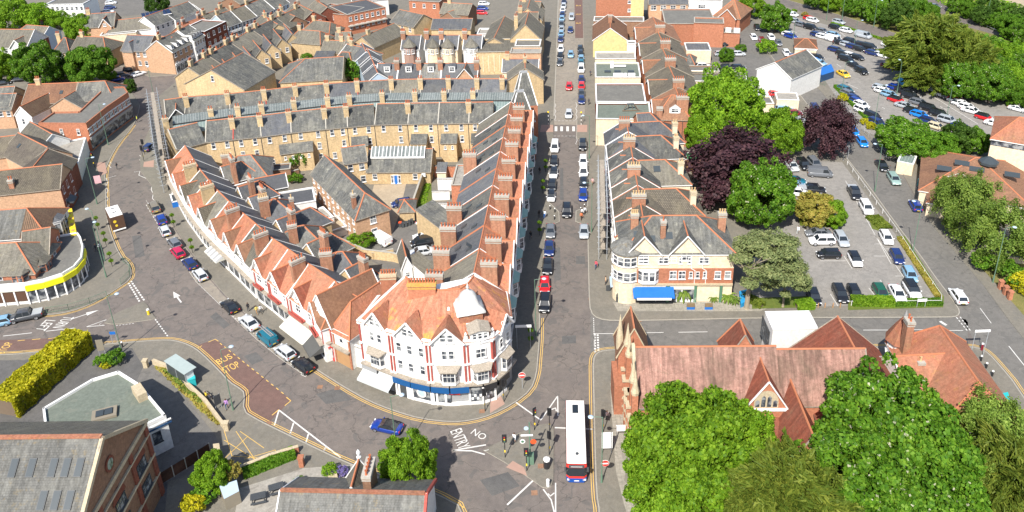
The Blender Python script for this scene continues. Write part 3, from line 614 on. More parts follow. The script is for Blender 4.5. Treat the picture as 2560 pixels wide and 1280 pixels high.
# ------------------------------------------------------------------ vehicles
CARS = {  # L, W, H, belt, hood length, boot length, windscreen rake, rear rake, ride
 'hatchback': (4.1, 1.78, 1.48, .95, .95, .12, .62, .38, .18), 'small hatchback': (3.65, 1.66, 1.5, .96, .75, .08, .55, .28, .17), 'saloon': (4.65, 1.84, 1.44, .93, 1.15, .7, .75, .6, .16), 'estate car': (4.7, 1.84, 1.48, .94, 1.15, .15, .72, .4, .16),
 'SUV': (4.5, 1.9, 1.7, 1.07, 1.1, .1, .55, .3, .24), 'coupe': (4.4, 1.84, 1.34, .88, 1.25, .45, .85, .85, .15), 'people carrier': (4.75, 1.9, 1.78, 1.02, .8, .06, .75, .2, .18), 'van': (5.0, 1.98, 1.98, 1.15, .75, .03, .5, .06, .2), 'small van': (4.3, 1.82, 1.83, 1.08, .75, .03, .5, .06, .2), 'pickup': (5.3, 1.95, 1.8, 1.08, 1.25, 1.6, .55, .25, .3)}
def car_meshes(kind):
 k = ('car', kind)
 if k in _cache: return _cache[k]
 L, W, H, zb, hl, bl, wr, rr, zl = CARS[kind]; hw = W/2; van = 'van' in kind; xr, xf = -L/2, L/2
 zh = zb-.1 if not van else zb-.02; m = MB()
 st = [(xr, .55, zb*.72, .78), (xr+.1, zl+.1, zb*.95 if bl < .3 else zb*.93, .93), (xr+.5, zl, zb, .985), (xr+L*.3, zl, zb, 1), (0, zl, zb, 1), (xf-hl-.15, zl, zb, 1), (xf-hl*.55, zl, zh+.02, .985), (xf-.32, zl, zh-.06, .95), (xf-.08, zl+.08, zh-.2, .84), (xf, .4, zh-.36, .7)]
 rings = []
 for x, z0, z1, f in st:
  y = hw*f; rings.append([(x, -y*.5, z0), (x, -y*.94, z0+.02), (x, -y, z0+(z1-z0)*.35), (x, -y*.985, z1-.16), (x, -y*.9, z1-.02), (x, -y*.45, z1+.025), (x, y*.45, z1+.025), (x, y*.9, z1-.02), (x, y*.985, z1-.16), (x, y, z0+(z1-z0)*.35), (x, y*.94, z0+.02), (x, y*.5, z0)])
 n = 12
 for A, B in zip(rings, rings[1:]):
  for i in range(n-1): m.poly([A[i], A[i+1], B[i+1], B[i]][::-1])
  m.poly([A[n-1], A[0], B[0], B[n-1]][::-1], 1)
 m.poly(rings[0]); m.poly(rings[-1][::-1])
 xc0, xc1 = xr+bl, xf-hl+.1; xt0, xt1 = xc0+rr, xc1-wr
 if kind == 'pickup': xc0, xt0 = xr+bl+.05, xr+bl+.3
 g = MB(); by, ty = hw*.9, hw*.74 if not van else hw*.84; bz, tz = zb-.05, H-.05
 B = [(xc0, -by, bz), (xc1, -by, bz), (xc1, by, bz), (xc0, by, bz)]; T = [(xt0, -ty, tz), (xt1, -ty, tz), (xt1, ty, tz), (xt0, ty, tz)]
 for i in range(4): j = (i+1) % 4; g.poly([B[i], B[j], T[j], T[i]])
 r = MB(); a = .03; zt = H; xs = [xt0-.02, xt0+.25, (xt0+xt1)/2, xt1-.25, xt1+.02]; zz = [tz, zt-.015, zt, zt-.015, tz]
 for i in range(4):
  for sy in (-1, 1):
   q = [(xs[i], 0, zz[i]), (xs[i+1], 0, zz[i+1]), (xs[i+1], sy*ty*.8, zz[i+1]-.01), (xs[i], sy*ty*.8, zz[i]-.01)]; r.poly(q if sy > 0 else q[::-1])
   q = [(xs[i], sy*ty*.8, zz[i]-.01), (xs[i+1], sy*ty*.8, zz[i+1]-.01), (xs[i+1], sy*(ty+a), tz-.05), (xs[i], sy*(ty+a), tz-.05)]; r.poly(q if sy > 0 else q[::-1])
 def pillar(p, q, w):
  p = Vector(p); q = Vector(q); s = 1 if p.y > 0 else -1; o = Vector((0, s*.015, .01)); d = Vector((w, 0, 0)); f = [p+o-d, p+o+d, q+o+d, q+o-d]; r.poly(f if s < 0 else f[::-1])
 for i, w in ((0, .09), (1, .06)):
  for sy in (-1, 1):
   pb = (B[i][0], sy*by, bz); pt = (T[i][0], sy*ty, tz); pillar(pb, pt, w)
   p = Vector(pb); q = Vector(pt); e = Vector((0, -sy*.1, 0)); o = Vector((.012 if i else -.012, 0, 0)); f = [p+o, p+o+e, q+o+e, q+o]; r.poly(f); 
 for sy in (-1, 1): xm = (xc0+xc1)/2-.1; pillar((xm, sy*by, bz), (xm, sy*ty, tz), .05)
 if van:       # blind panel sides behind the cab
  for sy in (-1, 1):
   f = [(xc0-.01, sy*(by+.012), bz), (xc1-1.35, sy*(by+.012), bz), (xt1-.85, sy*(ty+.012), tz), (xt0-.01, sy*(ty+.012), tz)]; r.poly(f if sy < 0 else f[::-1])
  r.poly([(xc0-.012, by, bz), (xc0-.012, -by, bz), (xt0-.012, -ty, tz), (xt0-.012, ty, tz)])
 out = dict(body=m.mesh('body', ['car_paint', 'metal_dark'], True, True), glass=g.mesh('window_glass', 'car_glass'), roof=r.mesh('roof_panel', 'car_paint'))
 if kind == 'pickup': out['bed'] = MB().box((xr+.1, -hw*.88, zb-.03), (xr+bl-.02, hw*.88, zb+.05)).mesh('bed_cover', 'metal_grey')
 wh = MB(); R_ = .32 if kind not in ('SUV', 'pickup') else .38
 def ring(y0, y1, ra, rb, mi):
  for i in range(12):
   t0, t1 = i*math.pi/6, (i+1)*math.pi/6; wh.poly([(ra*math.cos(t0), y0, ra*math.sin(t0)), (ra*math.cos(t1), y0, ra*math.sin(t1)), (rb*math.cos(t1), y1, rb*math.sin(t1)), (rb*math.cos(t0), y1, rb*math.sin(t0))], mi)
 ring(-.1, .1, R_, R_, 0); ring(.1, .11, R_, R_*.68, 0); ring(-.11, -.1, R_*.68, R_, 0); ring(.1, .06, R_*.68, .05, 1); ring(-.06, -.1, .05, R_*.68, 1)
 out['wheel'] = wh.mesh('wheel', ['tyre', 'alloy']); out['R'] = R_
 out['headlight'] = MB().box((-.1, -.17, -.07), (.07, .17, .07)).mesh('headlight', 'headlight'); out['taillight'] = MB().box((-.05, -.14, -.11), (.07, .14, .11)).mesh('taillight', 'taillight')
 out['plate_f'] = MB().box((0, -.26, -.055), (.03, .26, .055)).mesh('number_plate', 'white'); out['plate_r'] = MB().box((-.03, -.26, -.055), (0, .26, .055)).mesh('number_plate', 'paint_yellow')
 out['mirror'] = MB().box((-.07, -.1, -.06), (.07, .1, .07)).mesh('mirror', 'car_paint')
 _cache[k] = out; return out
CC = {'white': (.8, .8, .8), 'silver': (.5, .52, .54), 'pale grey': (.36, .39, .42), 'grey': (.14, .15, .165), 'dark grey': (.06, .066, .075), 'black': (.012, .013, .016), 'dark blue': (.01, .025, .12), 'blue': (.006, .035, .24), 'bright blue': (.01, .2, .65), 'red': (.6, .012, .015), 'crimson': (.45, .01, .06), 'dark red': (.2, .01, .025), 'yellow': (.8, .5, .03), 'green': (.01, .09, .05), 'pale green': (.25, .36, .33), 'teal': (.01, .13, .19), 'bronze': (.2, .17, .12), 'cream': (.6, .52, .36), 'light blue': (.2, .36, .5)}
def car(kind, colour, px, py, ang, label, group=None, z=0, roofc=None, detail=True):
 m = car_meshes(kind); L, W, H, zb, hl, bl, wr, rr, zl = CARS[kind]; p = P(px, py, z+.75)
 t = thing('parked_car' if 'van' not in kind else 'van', label, 'van' if 'van' in kind else ('pickup truck' if kind == 'pickup' else 'car'), (p.x, p.y, z+.01), math.radians(ang), group)
 c = (*CC[colour], 1); b = link('body', m['body'], t); b.color = c; g = link('window_glass', m['glass'], t); r = link('roof_panel', m['roof'], t); r.color = (*CC[roofc], 1) if roofc else c
 if 'bed' in m: link('bed_cover', m['bed'], t)
 for sx in (-1, 1):
  for sy in (-1, 1): link('wheel', m['wheel'], t, (sx*L*.31, sy*(W/2-.1), m['R']))
 if detail:
  for sy in (-1, 1):
   link('headlight', m['headlight'], t, (L/2-.14, sy*W*.34, zb-.3), (0, 0, -sy*.35)); link('taillight', m['taillight'], t, (-L/2+.08, sy*W*.36, zb-.18)); o = link('mirror', m['mirror'], t, (L/2-hl-.12, sy*(W/2+.08), zb+.03)); o.color = c
  link('number_plate', m['plate_f'], t, (L/2-.01, 0, .5)); link('number_plate', m['plate_r'], t, (-L/2+.02, 0, zb*.62))
 return t
ORD = ['first', 'second', 'third', 'fourth', 'fifth', 'sixth', 'seventh', 'eighth', 'ninth', 'tenth', 'eleventh', 'twelfth', 'thirteenth', 'fourteenth', 'fifteenth', 'sixteenth', 'seventeenth', 'eighteenth', 'nineteenth', 'twentieth']+['twenty '+k for k in 'first second third fourth fifth sixth seventh eighth ninth'.split()]
def car_row(items, ang, where, group, z=0, end='', jit=1.5):
 "items: (kind, colour, px, py[, angle]) listed in order along the row"
 for i, it in enumerate(items):
  k, c, x, y = it[:4]; a = it[4] if len(it) > 4 else ang; car(k, c, x, y, a+random.uniform(-jit, jit), f'{c} {k} {where}, {ORD[i]} {end}'.strip(), group, z, it[5] if len(it) > 5 else None)
# ------------------------------------------------------------------ people
def person_mesh(pose):
 k = ('person', pose)
 if k in _cache: return _cache[k]
 J = {'pel': (0, 0, .95), 'waist': (0, 0, 1.12), 'chest': (0, .01, 1.35), 'neck': (0, 0, 1.5), 'head': (0, .02, 1.6), 'crown': (0, .02, 1.72)}
 for s, n in ((-1, 'l'), (1, 'r')):
  st = .26*s if pose == 'walk' else .02
  J['hip'+n] = (.1*s, 0, .92); J['kne'+n] = (.11*s, st*.6+.04, .5); J['ank'+n] = (.11*s, st, .09); J['toe'+n] = (.12*s, st+.16, .04)
  J['sho'+n] = (.18*s, 0, 1.43); J['elb'+n] = (.24*s, -st*.5-.02, 1.15); J['wri'+n] = (.23*s, -st+.08, .93); J['han'+n] = (.22*s, -st+.12, .8)
  for q, dx in enumerate((-.03, -.01, .012, .034)): J['fin%d%s' % (q, n)] = (.22*s+dx*.6, -st+.14+dx*.3, .74-.01*(q in (1, 2)))
  J['thu'+n] = (.18*s, -st+.15, .8)
 if pose == 'sit':
  for s, n in ((-1, 'l'), (1, 'r')):
   J['hip'+n] = (.1*s, 0, .5); J['kne'+n] = (.12*s, .42, .5); J['ank'+n] = (.12*s, .44, .09); J['toe'+n] = (.12*s, .6, .04)
   J['elb'+n] = (.25*s, .08, .72); J['wri'+n] = (.16*s, .3, .64); J['han'+n] = (.14*s, .38, .62)
   for q, dx in enumerate((-.03, -.01, .012, .034)): J['fin%d%s' % (q, n)] = (.14*s+dx, .45, .6)
   J['thu'+n] = (.1*s, .42, .63); J['sho'+n] = (.18*s, -.02, .98)
  J.update(pel=(0, 0, .52), waist=(0, -.02, .7), chest=(0, -.02, .9), neck=(0, 0, 1.06), head=(0, .03, 1.16), crown=(0, .03, 1.28))
 R = {'pel': (.16, .12), 'waist': (.14, .1), 'chest': (.18, .12), 'neck': (.055, .06), 'head': (.085, .1), 'crown': (.06, .07), 'hip': .095, 'kne': .06, 'ank': .042, 'toe': .035, 'sho': .065, 'elb': .045, 'wri': .03, 'han': .035, 'fin': .009, 'thu': .01}
 names = list(J); ix = {n: i for i, n in enumerate(names)}; E_ = [('pel', 'waist'), ('waist', 'chest'), ('chest', 'neck'), ('neck', 'head'), ('head', 'crown')]
 for n in 'lr': E_ += [('pel', 'hip'+n), ('hip'+n, 'kne'+n), ('kne'+n, 'ank'+n), ('ank'+n, 'toe'+n), ('chest', 'sho'+n), ('sho'+n, 'elb'+n), ('elb'+n, 'wri'+n), ('wri'+n, 'han'+n), ('han'+n, 'thu'+n)]+[('han'+n, 'fin%d%s' % (q, n)) for q in range(4)]
 me = bpy.data.meshes.new('person'); me.from_pydata([J[n] for n in names], [(ix[a], ix[b]) for a, b in E_], []); o = bpy.data.objects.new('tmp', me); COL.link(o)
 md = o.modifiers.new('s', 'SKIN'); 
 for i, n in enumerate(names):
  r = R.get(n) or R[n[:3]]; me.skin_vertices[0].data[i].radius = r if isinstance(r, tuple) else (r, r)
 me.skin_vertices[0].data[ix['pel']].use_root = True; md.use_smooth_shade = True; o.modifiers.new('u', 'SUBSURF').levels = 1
 dg = bpy.context.evaluated_depsgraph_get(); ev = o.evaluated_get(dg); nm = bpy.data.meshes.new_from_object(ev); bpy.data.objects.remove(o)
 sc = .78 if pose == 'sit' else 1; zhip, zneck = (.6, 1.06) if pose == 'sit' else (.98, 1.5); mi = []
 for p in nm.polygons:
  c = p.center
  if c.z > zneck+.02: mi.append(2 if c.z < zneck+.2 and c.y > -.01 else 3)
  elif abs(c.x) > .19 and c.z < (.68 if pose == 'sit' else .95) and (pose != 'sit' or c.y > .2): mi.append(2)
  elif abs(c.x) > .16 and c.z > (.6 if pose == 'sit' else .93): mi.append(0)
  elif c.z < .12: mi.append(3)
  elif c.z > zhip: mi.append(0)
  else: mi.append(1)
 nm.materials.clear(); [nm.materials.append(MATS[k2]) for k2 in ('clothing', 'fabric_grey', 'skin', 'brown_dark')]; nm.polygons.foreach_set('material_index', mi); _cache[k] = nm; return nm
def person(px, py, ang, pose, top, label, legs='fabric_grey', z=.12, hair='brown_dark', group=None):
 p = P(px, py, z+.6 if pose == 'sit' else z); o = link('person', person_mesh(pose), None, (p.x, p.y, z), (0, 0, math.radians(ang))); tag(o, label, 'person', group); o.color = (*top, 1)
 for i, m_ in ((1, legs), (3, hair)): o.material_slots[i].link = 'OBJECT'; o.material_slots[i].material = MATS[m_]
 hz = 1.18 if pose == 'sit' else 1.63; h = link('hair', MB().lathe((0, 0, 0), [(.11, -.02), (.125, .05), (.1, .11), (.04, .145), (0, .15)], 8).mesh('hair', hair, True) if ('hair', hair) not in _cache else _cache[('hair', hair)], o, (0, .0, hz)); _cache[('hair', hair)] = h.data
 return o
# ------------------------------------------------------------------ street furniture
def lamp_post(px, py, label, H=10.3, arm=(1, 0), L=1.1, mat='lamp_green', group='tall lamp posts along the streets', baskets=0, ground=.12):
 p = P(px, py, ground); t = thing('lamp_post', label, 'lamp post', (p.x, p.y, ground), 0, group)
 MB().tube((0, 0, 0), (0, 0, 1.3), .14, .12, 8).tube((0, 0, 1.3), (0, 0, H-.1), .075, .045, 8).obj('post', mat, t)
 a = Vector((arm[0], arm[1], 0)).normalized()
 MB().tube((0, 0, H-.35), (0, 0, H), .05, .05).tube((0, 0, H), a*L+Vector((0, 0, H+.15)), .035).obj('arm', mat, t)
 e = a*(L+.3)+Vector((0, 0, H+.12)); MB().lathe(e, [(.05, -.08), (.3, -.04), (.34, .03), (.2, .12), (.03, .16)], 10).obj('lamp_head', 'pale_blue', t)
 for i in range(baskets):
  s = 1 if i % 2 else -1; c = Vector((s*.45, 0, 4.2)); MB().tube((0, 0, 4.5), (s*.45, 0, 4.5), .025).obj('bracket', mat, t); o = link('hanging_basket', crown('bush', 'leaf_lime', .06, 2200, None, 1), t, c); o.scale = (.4, .4, .4)
 return t
def signal(px, py, label, ang=0, H=3.6, ground=.12, heads=((0, 3.2),), box=None):
 p = P(px, py, ground); t = thing('traffic_light', label, 'traffic light', (p.x, p.y, ground), math.radians(ang), 'traffic lights round the junction')
 MB().tube((0, 0, 0), (0, 0, H), .06, .06, 8).obj('post', 'paint_black', t)
 for hx, hz in heads:
  MB().box((-.17, -.28, hz-.5), (.17, -.06, hz+.5)).obj('signal_head', 'paint_black', t)
  MB().box((-.3, -.09, hz-.65), (.3, -.06, hz+.65)).obj('backing_board', 'paint_black', t)
  for k, c in enumerate(('taillight', 'paint_yellow', 'paint_green')): MB().lathe((0, 0, 0), [(.1, 0), (.1, .02)], 10).obj('lens', c, t).matrix_local = Matrix.Translation((0, -.28, hz+.33-.33*k)) @ Matrix.Rotation(math.pi/2, 4, 'X')
 MB().box((-.08, -.2, 1.0), (.08, -.05, 1.25)).obj('push_button_box', 'paint_yellow', t); return t
def text_mesh(txt, size, mat, ext=.01, sx=1):
 cu = bpy.data.curves.new('t', 'FONT'); cu.body = txt; cu.size = size; cu.extrude = ext; cu.align_x = 'CENTER'; cu.align_y = 'CENTER'; cu.resolution_u = 3
 o = bpy.data.objects.new('t', cu); COL.link(o); me = bpy.data.meshes.new_from_object(o.evaluated_get(bpy.context.evaluated_depsgraph_get())); bpy.data.objects.remove(o); me.materials.clear(); me.materials.append(MATS[mat])
 if sx != 1: me.transform(Matrix.Diagonal((sx, 1, 1, 1)))
 return me
def no_entry(px, py, label, ang=0, z=2.4, ground=.12, post=True, at=None):
 p = at or P(px, py, ground); t = thing('no_entry_sign', label, 'road sign', (p.x, p.y, ground), math.radians(ang), 'round no entry signs at the junction')
 M_ = lambda y: Matrix.Translation((0, y, z)) @ Matrix.Rotation(math.pi/2, 4, 'X')
 MB().lathe((0, 0, 0), [(.5, 0), (.5, .03)], 20).obj('sign_rim', 'white', t).matrix_local = M_(-.05); MB().lathe((0, 0, 0), [(.46, 0), (.46, .02)], 20).obj('sign_face', 'paint_red', t).matrix_local = M_(-.085)
 MB().box((-.36, -.125, z-.09), (.36, -.11, z+.09)).obj('white_bar', 'white', t)
 if post: MB().tube((0, 0, 0), (0, 0, z+.4), .04, .04, 6).obj('post', 'metal_grey', t)
 return t
def bollard(px, py, label, mat='paint_black', h=1.0, r=.1, top='white', ground=.12, group='bollards on the pavements', cat='bollard'):
 p = P(px, py, ground); k = ('boll', mat, h, r, top)
 if k not in _cache: _cache[k] = (MB().lathe((0, 0, 0), [(r, 0), (r, h*.85)], 8).mesh('post', mat), MB().lathe((0, 0, 0), [(r*1.05, h*.8), (r*1.05, h*.93), (r*.5, h)], 8).mesh('cap', top))
 t = thing('bollard', label, cat, (p.x, p.y, ground), 0, group); link('post', _cache[k][0], t); link('cap', _cache[k][1], t); return t
def wheelie(px, py, label, mat='metal_dark', lid=None, group='wheelie bins', ang=0, ground=.12, s=1):
 p = P(px, py, ground); k = ('bin', mat)
 if k not in _cache: _cache[k] = MB().prism([(-.24, -.27), (.24, -.27), (.24, .27), (-.24, .27)], .08, .95, 0).tube((-.25, .28, .1), (.25, .28, .1), .09, .09, 6).mesh('bin_body', mat)
 if ('lid', lid or mat) not in _cache: _cache[('lid', lid or mat)] = MB().box((-.28, -.33, .95), (.28, .33, 1.05)).mesh('lid', lid or mat)
 t = thing('wheelie_bin', label, 'bin', (p.x, p.y, ground), math.radians(ang), group); link('bin_body', _cache[k], t); link('lid', _cache[('lid', lid or mat)], t)
 if s != 1: t.scale = (s, s, s)
 return t
def planter_post(px, py, label, ground=.12):
 p = P(px, py, ground); t = thing('flower_post', label, 'planter', (p.x, p.y, ground), 0, 'flower posts with leafy baskets')
 MB().tube((0, 0, 0), (0, 0, 2.9), .05, .04, 6).obj('post', 'paint_black', t)
 for z in (1.2, 2.7): o = link('basket_plants', crown('bush', 'leaf_lime', .06, 2200, None, 1), t, (0, 0, z)); o.scale = (.38, .38, .36); MB().lathe((0, 0, z-.35), [(.1, 0), (.32, .25)], 8).obj('basket', 'brown_dark', t)
 return t
def name_sign(px, py, z, label, w=1.6, h=.5, ang=0, mat='white', posts=True, cat='sign', txt=None, ground=.12, tm='paint_black'):
 p = P(px, py, ground); t = thing('street_sign', label, cat, (p.x, p.y, ground), math.radians(ang))
 MB().box((-w/2, -.05, z-h), (w/2, 0, z)).obj('panel', mat, t)
 if posts:
  for s in (-1, 1): MB().tube((s*w*.42, .04, 0), (s*w*.42, .04, z), .04, .04, 6).obj('post', 'metal_grey', t)
 if txt: o = link('lettering', text_mesh(txt, h*.5, tm), t, (0, -.07, z-h/2), (math.pi/2, 0, 0))
 return t
def railing(pts, label, h=1.1, mat='lamp_green', gap=2.0, bars=True, ground=.12, cat='railing', name='guard_railing', rails=None):
 q = [P(*p, ground) for p in pts]; t = thing(name, label, cat, tuple(q[0]))
 o0 = q[0]; q = [x-o0 for x in q]; R_ = rails or (h, .15)
 for a, b in zip(q, q[1:]):
  d = b-a; L = d.length; n = max(1, int(L/gap)); m = MB()
  for z in R_: m.tube(a+Vector((0, 0, z)), b+Vector((0, 0, z)), .03, .03, 4)
  if bars:
   for i in range(int(L/.25)): c = a+d*(i/ max(1, int(L/.25))); m.tube(c+Vector((0, 0, .15)), c+Vector((0, 0, h)), .012, .012, 3, cap=False)
  m.obj('rail_panel', mat, t)
  for i in range(n+1): c = a+d*(i/n); MB().tube(c, c+Vector((0, 0, h+.05)), .045, .045, 5).obj('post', mat, t)
 return t
def wall_line(pts, label, h, w=.25, mat='brick_buff', cop='concrete', ground=0, name='boundary_wall', cat='wall', piers=()):
 q = [P(*p, ground) for p in pts]; t = thing(name, label, cat, tuple(q[0])); o0 = q[0].copy(); q = [x-o0 for x in q]
 for i, (a, b) in enumerate(zip(q, q[1:])):
  d = (b-a); L = d.length; e = d/L; n = Vector((-e.y, e.x, 0)); c = (a+b)/2
  MB().obox(c, e, n, L/2-.01, w/2, 0, h, 0).obj('wall_panel', mat, t)
  MB().obox(c, e, n, L/2-.005, w/2+.04, h, h+.08, 0).obj('coping', cop, t)
 for pp in piers:
  c = P(*pp, ground)-o0; MB().box((-.3, -.3, 0), (.3, .3, h+.45)).box((-.38, -.38, h+.45), (.38, .38, h+.6)).obj('pier', mat, t).location = c
 return t
def panel_fence(A, B, label, h=1.8, mat='timber_panel', ground=.1, gap=1.9, post='concrete'):
 a, b = P(*A, ground), P(*B, ground); d = b-a; L = d.length; t = thing('panel_fence', label, 'fence', tuple(a), math.atan2(d.y, d.x)); n = max(1, round(L/gap)); g = L/n
 for i in range(n): MB().box((i*g+.06, -.03, .15), ((i+1)*g-.06, .03, h)).obj('fence_panel', mat, t)
 for i in range(n+1): MB().box((i*g-.06, -.07, 0), (i*g+.06, .07, h+.1)).obj('post', post, t)
 return t
def scaffold(A, B, out, H, label, lifts=4, net=None):
 a, b = P(*A), P(*B); d = b-a; L = d.length; t = thing('scaffolding', label, 'scaffolding', (a.x, a.y, 0), math.atan2(d.y, d.x)); n = max(2, round(L/2.0)); g = L/n; s = -out
 for i in range(n+1):
  for y in (0, s): MB().tube((i*g, y, 0), (i*g, y, H), .05, .05, 5).obj('standard', 'metal_grey', t)
 for k in range(1, lifts+1):
  z = H*k/(lifts+.4)
  MB().box((-.2, s*.5-.4, z-.05), (L+.2, s*.5+.4, z)).obj('deck', 'canopy_stone', t)
  for y in (0, s):
   for dz in (.5, 1.0): MB().tube((-.4, y, z+dz), (L+.4, y, z+dz), .04, .04, 4).obj('ledger', 'metal_grey', t)
  for i in range(n+1): MB().tube((i*g, -.3 if s > 0 else .3, z-.1), (i*g, s*1.25, z-.1), .04, .04, 4).obj('transom', 'metal_grey', t)
 if net:
  nm = MB()
  for z0, z1 in net: nm.poly([(0, s*1.02, z0), (L*.9, s*1.02, z0), (L*.9, s*1.02, z1), (0, s*1.02, z1)])
  nm.obj('debris_net', 'copper_green', t)
 return t
# ------------------------------------------------------------------ the ground
def struct(o): o['kind'] = 'structure'; return o
def sheet(name, pts, z, mat, world=False):
 q = [p if world else P(*p, z)[:2] for p in pts]; m = MB(); m.cap([(a[0], a[1]) for a in q], z); return struct(m.obj(name, mat))
def block(name, pts, mat='pavement', h=.12):
 q = [tuple(P(*p)[:2]) for p in pts]; m = MB(); m.prism(q, -.3, h, 1, 0); return struct(m.obj(name, [mat, 'kerb_stone']))
def strip_mesh(m, pts, w, z, off=0, mi=0, close=False):
 q = [P(*p, z) for p in pts]; n = len(q); N_ = []
 for i in range(n):
  a = q[max(0, i-1)]; b = q[min(n-1, i+1)]; d = (b-a); d.z = 0; d.normalize(); N_.append(Vector((-d.y, d.x, 0)))
 for i in range(n-1):
  A, B = q[i]+N_[i]*off, q[i+1]+N_[i+1]*off
  m.poly([A-N_[i]*w/2, B-N_[i+1]*w/2, B+N_[i+1]*w/2, A+N_[i]*w/2][::1], mi)
def smooth(pts, k=2):
 for _ in range(k):
  q = [pts[0]]
  for a, b in zip(pts, pts[1:]): q += [(a[0]*.75+b[0]*.25, a[1]*.75+b[1]*.25), (a[0]*.25+b[0]*.75, a[1]*.25+b[1]*.75)]
  pts = q+[pts[-1]]
 return pts
def line(pts, w=.1, z=.012, mat='paint_line', name='road_marking', off=0):
 m = MB(); strip_mesh(m, pts, w, z, off); return struct(m.obj(name, mat))
def dashes(A, B, n, duty=.6, w=.12, z=.012, mat='paint_line', name='dashed_line'):
 a, b = P(*A, z), P(*B, z); d = b-a; nn = Vector((-d.y, d.x, 0)).normalized()*w/2; m = MB()
 for i in range(n): p, q = a+d*(i/n), a+d*((i+duty)/n); m.poly([p-nn, q-nn, q+nn, p+nn])
 return struct(m.obj(name, mat))
def double_yellow(pts, s, z=.012):
 m = MB(); strip_mesh(m, pts, .09, z, s*.28); strip_mesh(m, pts, .09, z, s*.55); return struct(m.obj('double_yellow_line', 'yellow_line'))
def gtext(txt, A, B, size, mat='paint_line', z=.02, sx=1, up=None):
 a, b = P(*A, z), P(*B, z); d = b-a; c = (a+b)/2; me = text_mesh(txt, size, mat, .002); w = max(v.co.x for v in me.vertices)-min(v.co.x for v in me.vertices)
 me.transform(Matrix.Diagonal((d.length/w, 1, 1, 1))); return struct(link('road_lettering', me, None, c, (0, 0, math.atan2(d.y, d.x))))
sheet('ground', [(-900, -150), (1200, -150), (1200, 1500), (-900, 1500)], -.35, 'yard', True)
sheet('road', [(-500, -100), (3100, -100), (3100, 1500), (-700, 1500)], 0, 'asphalt')
sheet('road', [(1300, -90), (1490, -90), (1480, 312), (1375, 312), (1385, 120), (1372, -90)], .004, 'asphalt_tan')
sheet('road', [(1476, 778), (1476, 900), (1500, 880), (2200, 868), (2420, 866), (2420, 800), (2380, 790), (1520, 798)], .004, 'asphalt_side')
sheet('road', [(1850, -80), (1800, 0), (1850, 62), (1905, 110), (1985, 220), (2120, 400), (2300, 640), (2400, 790), (2440, 860), (2530, 950), (2680, 1180), (2960, 1180), (2520, 790), (2460, 712), (2305, 530), (2240, 405), (2085, 262), (1995, 160), (1925, 80), (1870, 40), (1900, -80)], .004, 'asphalt_side')
sheet('road', [(2235, 548), (2310, 528), (2460, 712), (2600, 900), (2900, 1250), (2680, 1180), (2530, 950), (2400, 780)], .008, 'asphalt_side')
# blocks of pavement and yards, kerbed
K1 = [(1396, -90), (1396, 0), (1392, 130), (1386, 290), (1383, 320), (1383, 345), (1378, 372), (1370, 450), (1366, 500), (1380, 512), (1398, 530), (1399, 554), (1385, 560), (1366, 566), (1360, 640), (1353, 740), (1350, 788), (1349, 850), (1345, 900)]
K1b = smooth([(1345, 900), (1342, 935), (1328, 975), (1283, 1010), (1230, 1037), (1180, 1051), (1130, 1056), (1050, 1047), (980, 1026), (920, 1002), (860, 968), (800, 930), (787, 921)], 1)
K1c = [(735, 885), (680, 838), (615, 785), (562, 737), (527, 697), (470, 620), (432, 560), (385, 500), (378, 462), (352, 430), (350, 400), (362, 350), (375, 320), (388, 282), (398, 240)]
block('pavement', K1+K1b[1:]+K1c+[(440, 205), (520, 140), (640, 58), (760, -10), (860, -90)])
K2 = smooth([(350, 262), (345, 290), (330, 320), (295, 362), (275, 397), (262, 430), (265, 470), (266, 527), (272, 570), (300, 640), (322, 657), (330, 680), (325, 700), (300, 717), (265, 740), (225, 762), (175, 780), (120, 788), (0, 790), (-400, 792)], 1)
block('pavement', K2+[(-500, 500), (-350, 205), (0, 205), (250, 210), (330, 232)])
block('pavement', [(-400, 196), (180, 196), (268, 186), (292, 165), (330, 172), (372, 192), (462, 186), (520, 118), (640, 38), (720, -10), (760, -90), (-300, -90)])
K3 = smooth([(-400, 890), (0, 888), (125, 876), (250, 861), (320, 855), (400, 849), (437, 850), (475, 862), (502, 880), (550, 927), (575, 955), (600, 970), (613, 982), (609, 1027), (640, 1046), (667, 1060), (770, 1110), (872, 1158), (940, 1182), (1000, 1200), (1090, 1232), (1165, 1272), (1172, 1420)], 1)
block('pavement', K3+[(-400, 1420)])
block('traffic_island', smooth([(1208, 1126), (1260, 1100), (1310, 1078), (1350, 1062), (1380, 1060), (1386, 1080), (1384, 1150), (1384, 1215), (1362, 1224), (1332, 1202), (1280, 1167), (1208, 1126)], 1))
block('traffic_island', smooth([(262, 808), (285, 785), (345, 762), (362, 752), (384, 790), (392, 798), (335, 806), (285, 812), (262, 808)], 1))
K4 = smooth([(1500, 1420), (1498, 1280), (1490, 1235), (1486, 1100), (1483, 960), (1482, 900), (1490, 882), (1510, 875), (1560, 872), (2175, 867), (2405, 865), (2447, 868), (2472, 882), (2502, 915), (2540, 960), (2620, 1090), (2800, 1380)], 1)
block('pavement', K4+[(2800, 1460)])
K5 = [(1456, -90), (1456, 0), (1461, 130), (1462, 285), (1443, 300), (1442, 345), (1466, 356), (1470, 515), (1441, 527), (1440, 554), (1471, 566), (1471, 610), (1474, 740)]
K5b = smooth([(1474, 740), (1477, 780), (1496, 797), (1535, 802), (1700, 799), (1920, 794), (2370, 793), (2393, 790), (2399, 778), (2387, 758), (2365, 728), (2332, 685), (2302, 640), (2240, 560), (2165, 455), (2117, 397), (2070, 332), (2027, 272), (1980, 212), (1905, 108), (1850, 60), (1822, 12), (1830, -90)], 1)
block('pavement', K5+K5b[1:])
